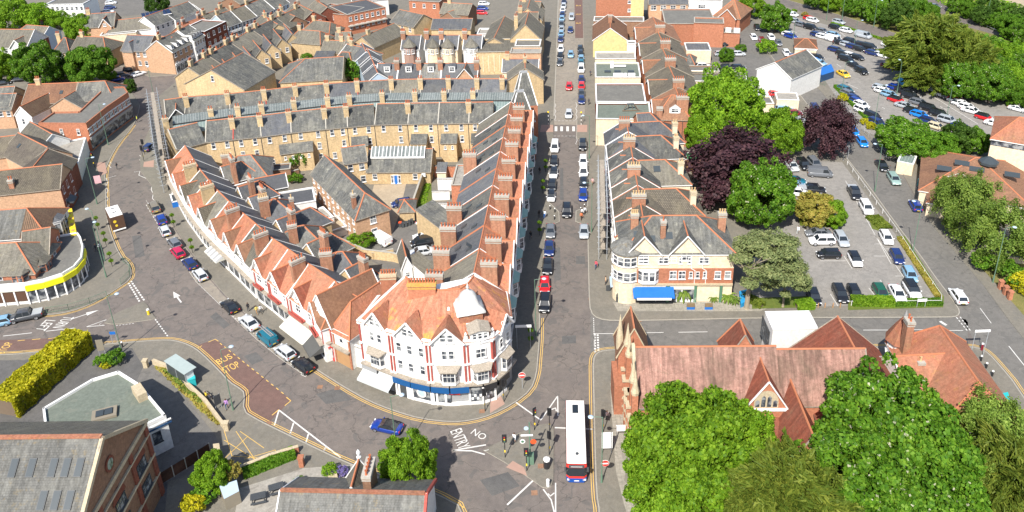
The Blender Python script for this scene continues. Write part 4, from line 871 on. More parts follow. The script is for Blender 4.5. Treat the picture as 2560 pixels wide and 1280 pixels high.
K6 = [(1890, -90), (1868, 42), (1922, 82), (1993, 160), (2082, 262), (2172, 357), (2240, 407), (2282, 480), (2307, 532), (2345, 582), (2395, 640), (2457, 712), (2520, 798), (2600, 900), (2950, 1300)]
block('pavement', K6+[(3300, 1300), (3100, 420), (2560, 215), (2330, 135), (2257, 110), (2060, 50), (1940, 8), (1925, -60)])
block('grass', [(1955, -90), (1962, -2), (2120, 44), (2257, 90), (2560, 190), (3100, 380), (2900, 240), (2532, 100), (2410, 66), (2295, 2), (2200, -90)], 'grass_dry', .1)
block('grass', [(2330, -90), (2350, 0), (2452, 60), (2560, 103), (2900, 210), (2900, -90)], 'grass_dry', .1)
# car parks, yards, lawns lying on the blocks
sheet('car_park', [(1990, 42), (2060, 60), (2257, 118), (2305, 240), (2440, 214), (2600, 250), (2640, 370), (2480, 345), (2330, 400), (2140, 318), (2100, 255), (2056, 192), (2000, 120), (1962, 78)], .13, 'asphalt_light')
sheet('car_park', [(1850, 330), (1990, 400), (2105, 405), (2160, 480), (2230, 575), (2290, 655), (2352, 757), (2000, 768), (1880, 765), (1880, 600), (1850, 480)], .13, 'asphalt_light')
sheet('yard', [(862, 530), (985, 462), (1060, 450), (1062, 540), (1105, 520), (1100, 640), (1000, 690), (905, 640), (850, 620)], .13, 'asphalt_side')
sheet('yard', [(935, 462), (1015, 460), (1000, 530), (975, 600), (940, 590), (925, 500)], .134, 'gravel')
sheet('yard', [(1700, 30), (1830, 20), (1900, 110), (1985, 225), (1900, 260), (1700, 260)], .13, 'asphalt_side')
sheet('yard', [(230, -60), (400, -60), (392, 35), (300, 40), (240, 30)], .13, 'asphalt_side')
sheet('yard', [(1532, 755), (1870, 735), (1920, 770), (1900, 778), (1545, 778)], .13, 'paving_slab')
sheet('yard', [(1525, 958), (1560, 955), (1580, 1100), (1570, 1160), (1560, 1200), (1640, 1290), (1680, 1420), (1610, 1420), (1560, 1260), (1540, 1180), (1532, 1080)], .134, 'paving_slab')
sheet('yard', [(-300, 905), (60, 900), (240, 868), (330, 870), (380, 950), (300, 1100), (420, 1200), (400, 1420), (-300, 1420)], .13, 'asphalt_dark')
sheet('yard', [(365, 900), (420, 940), (540, 1090), (560, 1160), (400, 1210), (350, 1120), (330, 980)], .134, 'asphalt_side')
sheet('yard', [(600, 1220), (760, 1170), (900, 1160), (960, 1200), (900, 1420), (560, 1420)], .134, 'felt_pale')
sheet('lawn', [(2380, 1050), (2700, 1000), (2900, 1420), (1900, 1420), (2000, 1200)], .13, 'grass')
sheet('lawn', [(1690, 1180), (2300, 1180), (2300, 1420), (1690, 1420)], .134, 'grass')
sheet('path', [(2480, 1300), (2600, 1180), (2700, 1150), (2700, 1290), (2600, 1420), (2440, 1420)], .14, 'gravel')
sheet('lawn', [(1040, 510), (1065, 445), (1078, 440), (1080, 520), (1062, 560)], .14, 'grass')
sheet('lawn', [(2440, 655), (2560, 630), (2700, 900), (2570, 800), (2500, 720)], .13, 'grass_dry')
sheet('lawn', [(2170, 540), (2205, 540), (2228, 568), (2200, 578), (2180, 572)], .14, 'grass')
sheet('lawn', [(2120, 755), (2352, 752), (2335, 735), (2240, 590), (2262, 590), (2360, 742), (2358, 768), (2120, 775)], .15, 'grass')
sheet('lawn', [(1880, 745), (2025, 740), (2032, 768), (1880, 772)], .15, 'grass')
sheet('lawn', [(2480, 0), (2560, 30), (2700, 100), (2600, -60)], .14, 'gravel')
sheet('bus_bay', [(495, 862), (540, 848), (728, 1000), (672, 1056), (640, 1045), (611, 1026), (614, 982), (575, 953)], .008, 'bus_lane')
sheet('bus_bay', [(-200, 858), (138, 845), (125, 873), (-200, 884)], .008, 'bus_lane')
sheet('bus_bay', [(1434, -80), (1456, -80), (1456, 0), (1458, 95), (1438, 95), (1436, 0)], .008, 'bus_lane')
for q in ([(238, 408), (262, 404), (268, 432), (250, 440)], [(360, 405), (385, 400), (384, 418), (358, 417)], [(1353, 312), (1383, 312), (1383, 330), (1350, 330)], [(1443, 312), (1468, 312), (1468, 330), (1443, 330)], [(1226, 985), (1245, 975), (1262, 1010), (1225, 1033)], [(1265, 1168), (1282, 1152), (1310, 1168), (1318, 1190)]): sheet('tactile_paving', q, .128, 'tactile')
# parking bays of paler paving along the curved street
sheet('parking_bay', [(381, 502), (430, 562), (468, 622), (525, 700), (560, 740), (613, 788), (678, 840), (733, 887), (785, 924), (760, 938), (700, 896), (640, 847), (560, 772), (490, 704), (430, 620), (395, 560), (365, 512)], .004, 'asphalt_tan')
for pts, s in ((K1b+[(787, 921)], 1), ([(1350, 795), (1349, 850), (1345, 900)], 1), (K2[4:-2], 1), (K3[2:-2], 1), (K4[2:30], 1), ([(1470, 575)]+K5[-2:]+K5b[1:34], 1), ([(1470, 570), (1471, 610)], 1), (K6[2:-1], 1), ([(1398, 526), (1399, 556)], -1), ([(1440, 526), (1439, 556)], 1), ([(1456, 0), (1460, 110)], 1), ([(1386, 200), (1385, 285)], -1)):
 c = P(*pts[len(pts)//2]); d = P(*pts[len(pts)//2+1 if len(pts) > len(pts)//2+1 else -1])-P(*pts[len(pts)//2-1]) if len(pts) > 2 else P(*pts[1])-P(*pts[0])
 double_yellow(pts, s if pts[0] not in () else s)
m = MB(); strip_mesh(m, [(1397, 0), (1393, 130), (1387, 290)], .3, .125, -.2); struct(m.obj('kerb', 'kerb_stone'))
for K in (K1[5:]+K1b, K2, K3, K4, K5[4:]+K5b): m = MB(); strip_mesh(m, K, .16, .126, -.06 if K is not K4 else -.06); struct(m.obj('kerb', 'kerb_stone'))
for q in ([(790, 985), (850, 968), (880, 1000), (815, 1010)], [(985, 1075), (1040, 1085), (1030, 1100), (975, 1092)], [(1385, 620), (1400, 618), (1402, 700), (1386, 702)], [(1440, 640), (1462, 640), (1464, 660), (1440, 660)], [(540, 780), (575, 812), (560, 822), (525, 792)], [(330, 590), (352, 588), (362, 640), (338, 645)], [(1405, 840), (1440, 838), (1440, 858), (1405, 860)], [(1200, 1200), (1270, 1180), (1300, 1215), (1230, 1240)], [(1400, 420), (1408, 420), (1409, 500), (1400, 500)], [(610, 890), (640, 880), (660, 900), (630, 912)]): sheet('road_patch', q, .009, 'asphalt_dark')
# white markings
dashes((327, 702), (362, 753), 9, .6, .28); dashes((321, 707), (350, 756), 9, .6, .28); dashes((388, 798), (421, 843), 8, .55, .2)
dashes((1484, 795), (1486, 870), 14, .6, .12); dashes((1486.5, 835), (1488, 884), 7, .6, .3); dashes((1494, 836), (1496, 880), 7, .6, .3)
dashes((2400, 792), (2428, 829), 5, .6, .16); dashes((2391, 793), (2420, 829), 5, .6, .16)
line([(1486, 834), (1540, 834)], .12); line([(1604, 832), (1659, 831)], .12); line([(1696, 830.5), (1769, 829.5)], .12); line([(2158, 825), (2222, 825)], .12); line([(2274, 824), (2310, 824)]); line([(2372, 826), (2408, 826)], .12); line([(2522, 865), (2562, 915)], .14); line([(2450, 770), (2478, 808)], .1)
line([(2350, 803), (2366, 813)], .45)
line([(365, 500), (430, 618), (490, 704), (560, 772), (640, 847), (700, 896), (760, 938)], .04)
dashes((490, 704), (560, 772), 10, .5, .1); dashes((560, 772), (760, 937), 26, .5, .1); dashes((365, 512), (430, 620), 14, .5, .1); line([(752, 936), (764, 942), (770, 934)], .1)
# arrows
def arrow(A, B, w=.18, head=.9):
 a, b = P(*A, .012), P(*B, .012); d = (b-a).normalized(); n = Vector((-d.y, d.x, 0)); m = MB(); c = b-d*head*1.7
 m.poly([a-n*w/2, c-n*w/2, c+n*w/2, a+n*w/2]); m.poly([c-n*head*.45, b, c+n*head*.45]); return struct(m.obj('arrow_marking', 'paint_line'))
arrow((453, 756), (433, 729), .25, 1.2); arrow((181, 797), (247, 775), .16, 1.1)
line([(115, 828), (186, 820)], .14); line([(8, 840), (80, 832)], .14); line([(-60, 848), (-10, 842)], .14)
line([(216, 817), (266, 799), (248, 811), (262, 813), (216, 817)], .12); dashes((300, 783), (336, 764), 6, .6, .1); dashes((290, 814), (338, 808), 6, .6, .1); dashes((268, 857), (320, 852), 7, .6, .1)
gtext('TURN', (172, 792), (142, 820), 2.6); gtext('LEFT', (126, 800), (98, 826), 2.6)
gtext('BUS', (543, 907), (578, 890), 1.9, 'yellow_line'); gtext('STOP', (558, 928), (597, 910), 2.3, 'yellow_line')
gtext('STOP', (1, 884), (25, 856), 1.9, 'yellow_line')
gtext('NO', (1181, 1078), (1212, 1095), 1.5); gtext('ENTRY', (1137, 1074), (1160, 1120), 2.3)
for k in range(3): gtext('BUS' if k % 2 == 0 else 'STOP', (1440, 14+22*k), (1452, 14+22*k), 2.0, 'yellow_line')
line([(1132, 1126), (1215, 1112)], .2); line([(1132, 1126), (1180, 1127), (1212, 1136)], .2)
line([(521, 855), (538, 848), (546, 853)], .12, mat='yellow_line'); line([(495, 870), (505, 864)], .12, mat='yellow_line'); dashes((550, 858), (716, 990), 14, .45, .12, mat='yellow_line'); line([(716, 993), (727, 1002), (712, 1014)], .14, mat='yellow_line'); line([(697, 1024), (680, 1038)], .14, mat='yellow_line')
line([(44, 852), (62, 850)], .12, mat='yellow_line'); line([(80, 849), (101, 847)], .12, mat='yellow_line'); line([(120, 847), (139, 844), (131, 856)], .12, mat='yellow_line'); line([(-40, 886), (120, 876), (123, 868)], .12, mat='yellow_line')
line([(697, 1025), (852, 1144)], .2); line([(697, 1026), (686, 1063)], .2); line([(734, 1057), (725, 1085)], .2); line([(771, 1085), (765, 1106)], .2); line([(814, 1118), (810, 1126)], .2)
# yellow hatched keep-clear box in front of the gateway
for A, B in (((560, 1075), (580, 1140)), ((580, 1140), (676, 1147)), ((676, 1147), (700, 1148)), ((590, 1078), (638, 1150)), ((560, 1100), (640, 1150)), ((560, 1148), (620, 1090)), ((600, 1078), (660, 1120)), ((610, 1148), (688, 1125)), ((688, 1125), (696, 1148))): line([A, B], .08, .135, 'yellow_line')
line([(1290, 1006), (1352, 1050)], .2); line([(1352, 1050), (1394, 990)], .16); line([(1394, 990), (1395, 1040)], .16); line([(1377, 1024), (1389, 1020), (1391, 1028)], .2)
line([(1387, 1069), (1482, 1073)], .22); line([(1332, 1202), (1268, 1262)], .22); line([(1389, 1207), (1389, 1290)], .16); line([(1358, 1223), (1378, 1250), (1388, 1290)], .16); line([(1370, 1234), (1376, 1240), (1386, 1232)], .16)
dashes((1100, 1232), (1162, 1270), 1, 1, .1, mat='yellow_line')
# zebra crossing, its give-way and zigzag lines
for x in (1390, 1404, 1419, 1434): line([(x, 316), (x, 328)], .62)
dashes((1384, 340), (1441, 340), 6, .6, .12); dashes((1386, 302), (1442, 302), 6, .6, .12)
zz = lambda x, y0, y1, n, a: [(x+(a if i % 2 else -a), y0+(y1-y0)*i/n) for i in range(n+1)]
line(zz(1388, 256, 300, 6, 1.4), .1); line(zz(1441, 256, 300, 6, 1.6), .1); line([(1382, 342), (1382, 352)], .1); line([(1440, 342), (1443, 350), (1439, 360), (1442, 361)], .1)
line(zz(267, 445, 528, 8, 2.6), .12); line(zz(275, 402, 420, 3, 3), .12); line(zz(352, 388, 405, 3, 3), .12); line([(335, 430), (350, 428), (347, 438), (370, 448), (380, 463), (378, 474), (383, 484), (381, 496), (386, 501)], .12); line([(266, 446), (290, 439)], .1)
# bay lines of the two car parks
for a, b in (((2184, 640), (2232, 640)), ((2050, 615), (2103, 616)), ((2051, 652), (2114, 652)), ((2186, 610), (2222, 609)), ((2114, 452), (2140, 501)), ((2140, 501), (2228, 660)), ((2185, 584), (2240, 665)), ((2010, 453), (2022, 452)), ((2110, 640), (2130, 671)), ((2076, 735), (2095, 765)), ((2172, 720), (2190, 742)), ((2290, 717), (2304, 717)), ((2214, 622), (2238, 622)), ((2230, 650), (2300, 752)), ((2238, 690), (2300, 690)), ((2200, 700), (2216, 722)), ((2042, 740), (2056, 762))): line([a, b], .09, .142)
for a, b in (((1978, 76), (1992, 82)), ((2092, 160), (2103, 168)), ((2126, 172), (2150, 186)), ((2205, 176), (2240, 178)), ((2205, 268), (2212, 272)), ((2350, 266), (2368, 276)), ((2330, 240), (2445, 310)), ((2120, 210), (2145, 222)), ((2395, 225), (2420, 224)), ((2100, 80), (2112, 90))): line([a, b], .12, .142)
for a, b in (((1210, 1127), (1222, 1124)),): line([a, b], .1, .135)
# ------------------------------------------------------------------ the terrace along the west side of the main street
def W(fa, fb, D, ze, zr=None):
 a = Vector((fa[0], fa[1], 0)); b = Vector((fb[0], fb[1], 0)); e = b-a; L = e.length; e /= L
 return dict(O=a, e=e, L=L, D=D, ze=ze, zr=zr, n=Vector((-e.y, e.x, 0)))
XF = lambda y: -.9+.095*(y-108)
ym = [101.6, 107.9, 114.8, 121.5, 128.2, 134.8, 141.9, 148, 153.9, 159.8, 166.2]
mroof = ['slate_warm', 'slate_blue', 'slate_blue', 'slate_old', 'slate_blue', 'slate_blue', 'slate_old', 'slate_old', 'slate_old', 'slate_warm']
mlab = ['nearest the domed corner, olive grey rear slope', 'second from the domed corner, clean grey rear slope with vents', 'third from the domed corner with two skylights in its grey slope', 'fourth from the domed corner, lichened rear slope and red coping',
 'with flat felt roofed back wing beside the small gardens', 'sixth from the domed corner, plain grey rear slope', 'with the tall red chimney pots behind it', 'eighth from the domed corner, striped grey skylights', 'ninth from the domed corner', 'at the far end beside the two pointed dormers, yellow lichen ridge']
for i in range(10):
 y0, y1 = ym[i]+.02, ym[i+1]-.02
 fr = W((XF(y0), y0), (XF(y1), y1), 11.6, 10.4, 13.9)
 h = mk('orange tiled street building '+mlab[i], fr, 'x', 'brick_peach' if i % 2 else 'plaster', mroof[i], vr=4.7, zeb=8.9, cat='building', name='terrace_building', group='terrace along the west side of the main street', trim='ridge_tile' if i % 3 else 'white')
 L = h.L
 # orange tiles on the street slope lie over the slates
 sf = h.slope; q = MB(); q.slab([(-.1, -.34, h.ze-sf*.34+.05), (L+.1, -.34, h.ze-sf*.34+.05), (L+.1, 4.65, h.zs(4.65)+.05), (-.1, 4.65, h.zs(4.65)+.05)], .04); q.obj('street_slope', 'tile_orange', h.root)
 h.xg(L/2, L*.99, 13.35, out=.02, rm='tile_orange', wall='plaster', win=(1.8, 1.1, 11.0), og=.25)
 h.ch(.35, 2.5, 10.5, 15.6, 2.3, .75, 4+i % 3, 'brick_orange', 'pot_terracotta', 'y')
 if i in (0, 1, 2, 3, 6): h.ch(L*.06, 10.6, 4, 13.4, 2.5, 1.0, 5, 'brick_orange', 'pot_terracotta', 'y')
 h.wins('f', 2, 2, 1.2, 1.6, ztop=9.2, dz=2.9); h.bay('f', L*.5, 3.7, 6.6, L*.55, .8, 'white', 'copper_green')
 h.shop('f', .3, L-.3, ['paint_navy', 'maroon', 'paint_green', 'metal_dark'][i % 4])
 if i in (1, 2, 3, 5, 6, 7, 8):
  sb = math.atan((h.zr-8.9)/(h.D-h.vr)); k_ = ('sky', .8, 1.1)
  for q_ in range(2):
   v = 6.6+q_*2.1; z = h.zr-(h.zr-8.9)*(v-h.vr)/(h.D-h.vr)
   h.sky(L*(.35+.3*(q_)), v) if k_ not in _cache else None
   o = [c for c in (link('skylight', _cache[k_], h.root, (L*(.3+.35*q_), v, z+.03), (-sb, 0, 0)),)][0]
# back extensions standing behind that terrace
def bx(label, pts, ze, wall, roof, kind='flat', zr=None, parapet=.25, cat='outbuilding', hips=None, base=0, **kw):
 "front eave pixels A, B at ze and a depth"
 A, B, D = pts; fr = front(A, B, ze, D); fr['zr'] = zr or ze; return mk(label, fr, kind, wall, roof, hips=hips, parapet=parapet, cat=cat, name=kw.pop('name', 'extension'), base=base, **kw)
bx('flat felt roofed rear wing with white edged parapet beside the walled gardens', ((1128, 466), (1168, 466), 9), 6.2, 'brick_orange', 'felt_pale')
bx('low grey roofed back addition with rooflights behind the terrace, beside a white car', ((1100, 570), (1142, 545), 6), 4.6, 'brick_buff', 'slate_old', 'mono', 6.4)
bx('small slate lean-to behind the terrace next to the parked black estate', ((1068, 690), (1098, 672), 5), 3.4, 'plaster', 'slate_warm', 'mono', 4.8)
h = bx('grey tiled back wing with terracotta ridge at the corner by the yard entrance', ((1005, 668), (1030, 664), 5.5), 4.2, 'plaster', 'slate_warm', 'y', 6.2); h.win('f', .8, 2.6, .7, 1)
bx('white rendered garden store with a dark slate top by the long brick wall', ((1092, 428), (1114, 428), 2.6), 2.5, 'render_cream', 'slate_blue', 'mono', 3.3); bx('white garden wall block behind the small store', ((1093, 450), (1132, 450), .35), 2.6, 'plaster', 'felt_pale', name='garden_wall', cat='wall')
bx('long low white garden wall between the patios', ((1080, 482), (1124, 480), .3), 1.9, 'plaster', 'concrete', name='garden_wall', cat='wall'); bx('lower white garden wall beside timber gates', ((1088, 512), (1118, 512), .3), 1.7, 'plaster', 'concrete', name='garden_wall', cat='wall')
bx('long brick and render garden wall running across behind the studio', ((1085, 418), (1152, 418), .3), 2.5, 'brick_orange', 'concrete', name='garden_wall', cat='wall')
# ------------------------------------------------------------------ the white corner building with the dome
def corner():
 t = thing('corner_building', 'white curved corner building with red pilasters, orange roofs and a lead dome', 'building', (-11, 95, 0)); O = Vector((-11, 95, 0)); H = 10.9
 F = [P(*p, 11) for p in ((897, 797), (976, 826), (1070, 850), (1165, 850), (1232, 838), (1277, 792))]; F = [Vector((p.x, p.y, 0))-O for p in F]
 base = [Vector((x, y, 0))-O for x, y in ((-.9-.6, 101.4), (-12.5, 102.3), (-20.4, 101.6))]
 # curved facade: two chords for each bay
 def arc(a, b, k):       # bulge outwards a little
  d = b-a; n = Vector((d.y, -d.x, 0)).normalized(); return [a, (a+b)/2+n*k]
 C = []; idx = []
 for i in range(5): idx.append(len(C)); C += arc(F[i], F[i+1], [.05, .18, .28, .35, .25][i])
 idx.append(len(C)); C.append(F[5]); poly = [(p.x, p.y) for p in C]+[(p.x, p.y) for p in base]
 m = MB(); m.prism(poly, 3.4, H, 0); m.obj('wall', 'plaster', t)
 m = MB(); m.prism([(p[0]*.985, p[1]*.985+.1) for p in poly], 0, 3.4, 0); m.obj('ground_storey_wall', 'trim_grey', t)
 def run(z0, z1, d, mat, name, i0=0, i1=None, d0=0):
  m = MB(); pts = C[i0:i1]; 
  for a, b in zip(pts, pts[1:]):
   e = (b-a).normalized(); n = Vector((e.y, -e.x, 0)); m.poly([a+n*d+Vector((0, 0, z0)), b+n*d+Vector((0, 0, z0)), b+n*d+Vector((0, 0, z1)), a+n*d+Vector((0, 0, z1))]); m.poly([a+n*d+Vector((0, 0, z1)), b+n*d+Vector((0, 0, z1)), b-n*.1+Vector((0, 0, z1)), a-n*.1+Vector((0, 0, z1))]); m.poly([b+n*d+Vector((0, 0, z0)), a+n*d+Vector((0, 0, z0)), a-n*.1+Vector((0, 0, z0)), b-n*.1+Vector((0, 0, z0))])
  m.obj(name, mat, t)
 run(3.72, 3.95, .72, 'canopy_stone', 'shop_canopy'); run(10.3, 10.55, .15, 'white', 'string_course'); run(10.85, 11.05, .3, 'white', 'cornice'); run(7.05, 7.2, .1, 'white', 'string_course')
 run(2.7, 3.68, .74, 'fascia_blue', 'fascia_sign', 2, 7); run(2.7, 3.68, .74, 'paint_black', 'fascia_sign', 7, 10); run(2.9, 3.68, .6, 'trim_grey', 'fascia_sign', 0, 2)
 for k, (i0, i1, mat) in enumerate(((3, 6, 'window_glass'), (6, 10, 'window_glass'))): run(.6, 2.85, .12, mat, 'shop_window', i0, i1)
 run(.12, .6, .16, 'white', 'stall_riser', 2, 10)
 def frame_at(i, f=.5):
  a, b = F[i], F[i+1]; e = (b-a).normalized(); n = Vector((e.y, -e.x, 0)); k = [.05, .18, .28, .35, .25][i]*(1-abs(2*f-1)); p = a+(b-a)*f+n*k; return p, e, n, math.atan2(e.y, e.x)+ (0)
 def put(i, f, z, w, h, st='sash', d=.03):
  p, e, n, r = frame_at(i, f); a, c = window_meshes(w, h, st); o = link('window', a, t, (p.x+n.x*d, p.y+n.y*d, z), (0, 0, r)); link('pane', c, o)
 # pilasters
 for j, p in enumerate(F[:5]):
  q = F[min(j+1, 5)]; e = (q-p).normalized(); n = Vector((e.y, -e.x, 0)); 
  for s in ((.0,) if j in (0,) else (-.35, .15)) if j != 4 else (-.3, .2):
   c = p+e*s; m = MB(); m.obox((c.x, c.y), (e.x, e.y), (n.x, n.y), .11, .16, 3.9, 10.6, 0); m.obj('pilaster', 'pilaster_red', t)
   for z in (4.0, 7.1, 10.45): m = MB(); m.obox((c.x, c.y), (e.x, e.y), (n.x, n.y), .26, .28, z-.12, z+.14, 0); m.obj('pilaster_block', 'white', t)
 for i, z in ((0, 8.9), (2, 8.7), (3, 8.7)):
  for s in (-.09, .09): put(i, .5+s*(1.3 if i == 0 else 1), z, .75, 1.5)
 for f in (.2, .5, .8): put(1, f, 8.7, .8, 1.5); put(1, f, 5.7, .8, 1.55)
 put(4, .35, 8.7, .8, 1.5); put(4, .7, 8.7, .8, 1.5)
 # projecting bays with stone canopies on the first floor
 for i, w in ((0, 2.6), (2, 2.7), (3, 2.5), (4, 2.0)):
  p, e, n, r = frame_at(i); o = MB().prism([(-w/2, 0), (-w*.32, -.7), (w*.32, -.7), (w/2, 0)], 4.1, 6.55, 0, 0, True).obj('bay_window', 'plaster', t); o.location = p; o.rotation_euler = (0, 0, r)
  m = MB(); m.slab([(-w/2-.35, .0, 6.95), (-w*.36-.2, -1.1, 6.6), (w*.36+.2, -1.1, 6.6), (w/2+.35, 0, 6.95)], .16); m.obj('bay_canopy', 'canopy_stone', o)
  g = MB()
  for x0, x1, y in [(-w*.28, -w*.1, -.72), (-w*.08, w*.08, -.72), (w*.1, w*.28, -.72)]:
   for z0, z1 in ((4.7, 5.55), (5.65, 6.35)): g.poly([(x0, y, z0), (x1, y, z0), (x1, y, z1), (x0, y, z1)])
  for sgn in (-1, 1):
   for z0, z1 in ((4.7, 5.55), (5.65, 6.35)):
    A, B = (sgn*w*.35, -.62, z0), (sgn*w*.46, -.18, z0); q = [A, B, (B[0], B[1], z1), (A[0], A[1], z1)]; q = q if sgn > 0 else q[::-1]; g.poly([(x+sgn*.02, y_-.01, z_) for x, y_, z_ in q])
  g.obj('pane', 'window_glass', o)
 # roofs
 R_ = [P(*p, 14.9) for p in ((1013, 692), (1052, 716), (1100, 726), (1150, 722), (1172, 706), (1184, 690))]; R_ = [Vector((p.x, p.y, 14.9))-Vector((O.x, O.y, 0)) for p in R_]
 E_ = [p+Vector((0, 0, 10.95)) for p in (F[0], F[1], F[2], F[3], F[4], F[5])]; out = []
 for i, p in enumerate(E_): q = R_[i]; d = (p-q); d.z = 0; out.append(p+d.normalized()*.35-Vector((0, 0, .25)))
 m = MB()
 for i in range(5): m.slab([out[i], out[i+1], R_[i+1], R_[i]], .15, 0, 1)
 back = [Vector((b.x, b.y, 10.5)) for b in base]
 m.slab([out[5], back[0]+Vector((.3, 0, 0)), R_[5]], .15, 0, 1); m.slab([back[1], back[2], R_[0], R_[1]], .15, 0, 1); m.slab([back[0], back[1], R_[1], R_[2], R_[3], R_[4], R_[5]], .15, 0, 1); m.slab([back[2], out[0], R_[0]], .15, 0, 1)
 m.obj('roof', ['tile_corner', 'white'], t)
 m = MB(); [m.tube(a+Vector((0, 0, .03)), b+Vector((0, 0, .03)), .14, .14, 5) for a, b in zip(R_, R_[1:])]; m.obj('ridge_tiles', 'ridge_tile', t)
 m = MB(); m.tube(out[0]+Vector((0, 0, .1)), R_[0]+Vector((0, 0, .1)), .15, .15, 4); m.obj('verge', 'white', t)
 # gables
 def gab(i, f, w, zt, dep, st):
  p, e, n, r = frame_at(i, f); g = MB(); g.poly([(-w/2, 0, 10.6), (w/2, 0, 10.6), (w/2, 0, 11.2), (0, 0, zt), (-w/2, 0, 11.2)]); g.poly([(w/2, 0, 10.6), (w/2, .8, 10.6), (w/2, .8, 11.2), (w/2, 0, 11.2)]); g.poly([(-w/2, .8, 10.6), (-w/2, 0, 10.6), (-w/2, 0, 11.2), (-w/2, .8, 11.2)])
  o = g.obj('gable_wall', 'plaster', t); o.location = p+n*.12; o.rotation_euler = (0, 0, r)
  m = MB(); a = .35; k = (zt-11.2)/(w/2); m.slab([(-w/2-a, 1.0, 11.2-k*a), (-w/2-a, -.35, 11.2-k*a), (0, -.35, zt+.05), (0, dep, zt+.05)], .12, 0, 1); m.slab([(w/2+a, -.35, 11.2-k*a), (w/2+a, 1.0, 11.2-k*a), (0, dep, zt+.05), (0, -.35, zt+.05)], .12, 0, 1)
  q = m.obj('gable_roof', ['tile_orange', 'white'], o); b = MB(); b.tube((-w/2-a, -.36, 11.15-k*a), (0, -.36, zt), .14, .14, 4); b.tube((w/2+a, -.36, 11.15-k*a), (0, -.36, zt), .14, .14, 4); b.obj('bargeboard', 'white', o)
  for s in (-.48, .48):
   a_, c_ = window_meshes(.85, 1.3, 'sash'); ww = link('window', a_, t, p+n*.14+e*s+Vector((0, 0, 11.55)), (0, 0, r)); link('pane', c_, ww)
 gab(0, .55, 3.3, 13.3, 3.2, 0); gab(1, .5, 3.8, 13.4, 3.0, 0); gab(2, .5, 4.0, 13.3, 3.0, 0)
 gab(4, .55, 2.6, 13.0, 3.0, 0)
 # tile clad tower and lead dome
 c = P(1172, 772, 13.2); c = Vector((c.x, c.y, 0))-O; e = (F[4]-F[3]).normalized(); n = Vector((-e.y, e.x, 0)); r = math.atan2(e.y, e.x)
 o = MB().box((-1.6, -1.6, 10.8), (1.6, 1.6, 13.6)).obj('tower', 'tile_orange', t); o.location = c; o.rotation_euler = (0, 0, r)
 prof = [(2.05, 13.5), (2.1, 13.75), (1.75, 13.95), (1.4, 14.5), (1.25, 15.1), (1.05, 15.6), (.6, 16.1), (.16, 16.35), (.14, 16.6), (.26, 16.75), (.12, 16.95), (.03, 17.5)]
 m = MB(); rings = []
 for rr, z in prof:
  ring = []
  for k in range(24):
   a = k*2*math.pi/24+math.pi/4; sq = 1/max(abs(math.cos(a-math.pi/4)), abs(math.sin(a-math.pi/4))) if 0 else 1/max(abs(math.cos(a)), abs(math.sin(a))); f = min(1.0, max(0, (16-z)/2.2)); rad = rr*((1-f)+f*sq*.95)*(1-.025*(k % 2)); ring.append(Vector((rad*math.cos(a), rad*math.sin(a), z)))
  rings.append(ring)
 for A, B in zip(rings, rings[1:]):
  for k in range(24): m.poly([A[k], A[(k+1) % 24], B[(k+1) % 24], B[k]])
 m.cap([(p.x, p.y) for p in rings[0]][::-1], 13.5)
 o = m.obj('dome', 'dome_lead', t, True, True); o.location = c; o.rotation_euler = (0, 0, r)
 # dormer with three lights under the dome
 p, e, n, r = frame_at(3, .5); o = MB().box((-1.25, -.02, 11.0), (1.25, 1.6, 12.3)).obj('dormer', 'plaster', t); o.location = p+n*.05; o.rotation_euler = (0, 0, r)
 m = MB(); m.slab([(-1.55, -.3, 12.3), (0, -.45, 12.75), (0, 1.7, 13.1), (-1.55, 1.7, 12.5)], .1); m.slab([(0, -.45, 12.75), (1.55, -.3, 12.3), (1.55, 1.7, 12.5), (0, 1.7, 13.1)], .1); m.obj('dormer_roof', 'canopy_stone', o)
 for s in (-.75, 0, .75): a_, c_ = window_meshes(.6, 1.0, 'sash'); ww = link('window', a_, t, p+n*.08+e*s+Vector((0, 0, 11.6)), (0, 0, r)); link('pane', c_, ww)
 for pt in (F[3], F[4]): MB().lathe(pt+Vector((0, 0, 11)), [(.25, 0), (.32, .3), (.25, .6), (.1, .7), (.2, .95), (.05, 1.25)], 8).obj('urn', 'plaster', t)
 # chimneys
 for (px, py), zt, w, np_, rot in (((1054, 706), 16.2, 3.8, 10, -.05), ((970, 683), 13.2, 2.3, 6, 0)):
  q = P(px, py, zt)-O; o = MB().box((-w/2, -.45, 9), (w/2, .45, zt-.4)).box((-w/2-.12, -.57, zt-.4), (w/2+.12, .57, zt), 1).box((-w/2-.05, -.5, zt-.85), (w/2+.05, .5, zt-.65), 1).obj('chimney', ['brick_orange', 'stone_lichen' if np_ > 8 else 'stone'], t); o.location = (q.x, q.y, 0); o.rotation_euler = (0, 0, rot)
  for k in range(np_): link('chimney_pot', pot_mesh('pot_terracotta'), o, ((k+.5)/np_*w-w/2, 0, zt))
 # shop front: door, blue sign, round white emblem, estate agent boards, striped poster window
 for i, f, w, mat in ((1, .22, 1.0, 'metal_dark'), (1, .4, .5, 'white')): p, e, n, r = frame_at(i, f); o = MB().box((-w/2, -.1, .12), (w/2, .0, 2.4)).obj('door', mat, t); o.location = p+n*.1; o.rotation_euler = (0, 0, r)
 for i, f in ((1, .02), (1, .1), (1, .34), (1, .48), (1, .98), (2, .02), (2, .12), (2, .36), (3, -.02), (3, .5), (3, .98)): p, e, n, r = frame_at(i, max(0, f)); o = MB().box((-.14, -.22, .12), (.14, 0, 2.95)).obj('shop_mullion', 'white', t); o.location = p; o.rotation_euler = (0, 0, r)
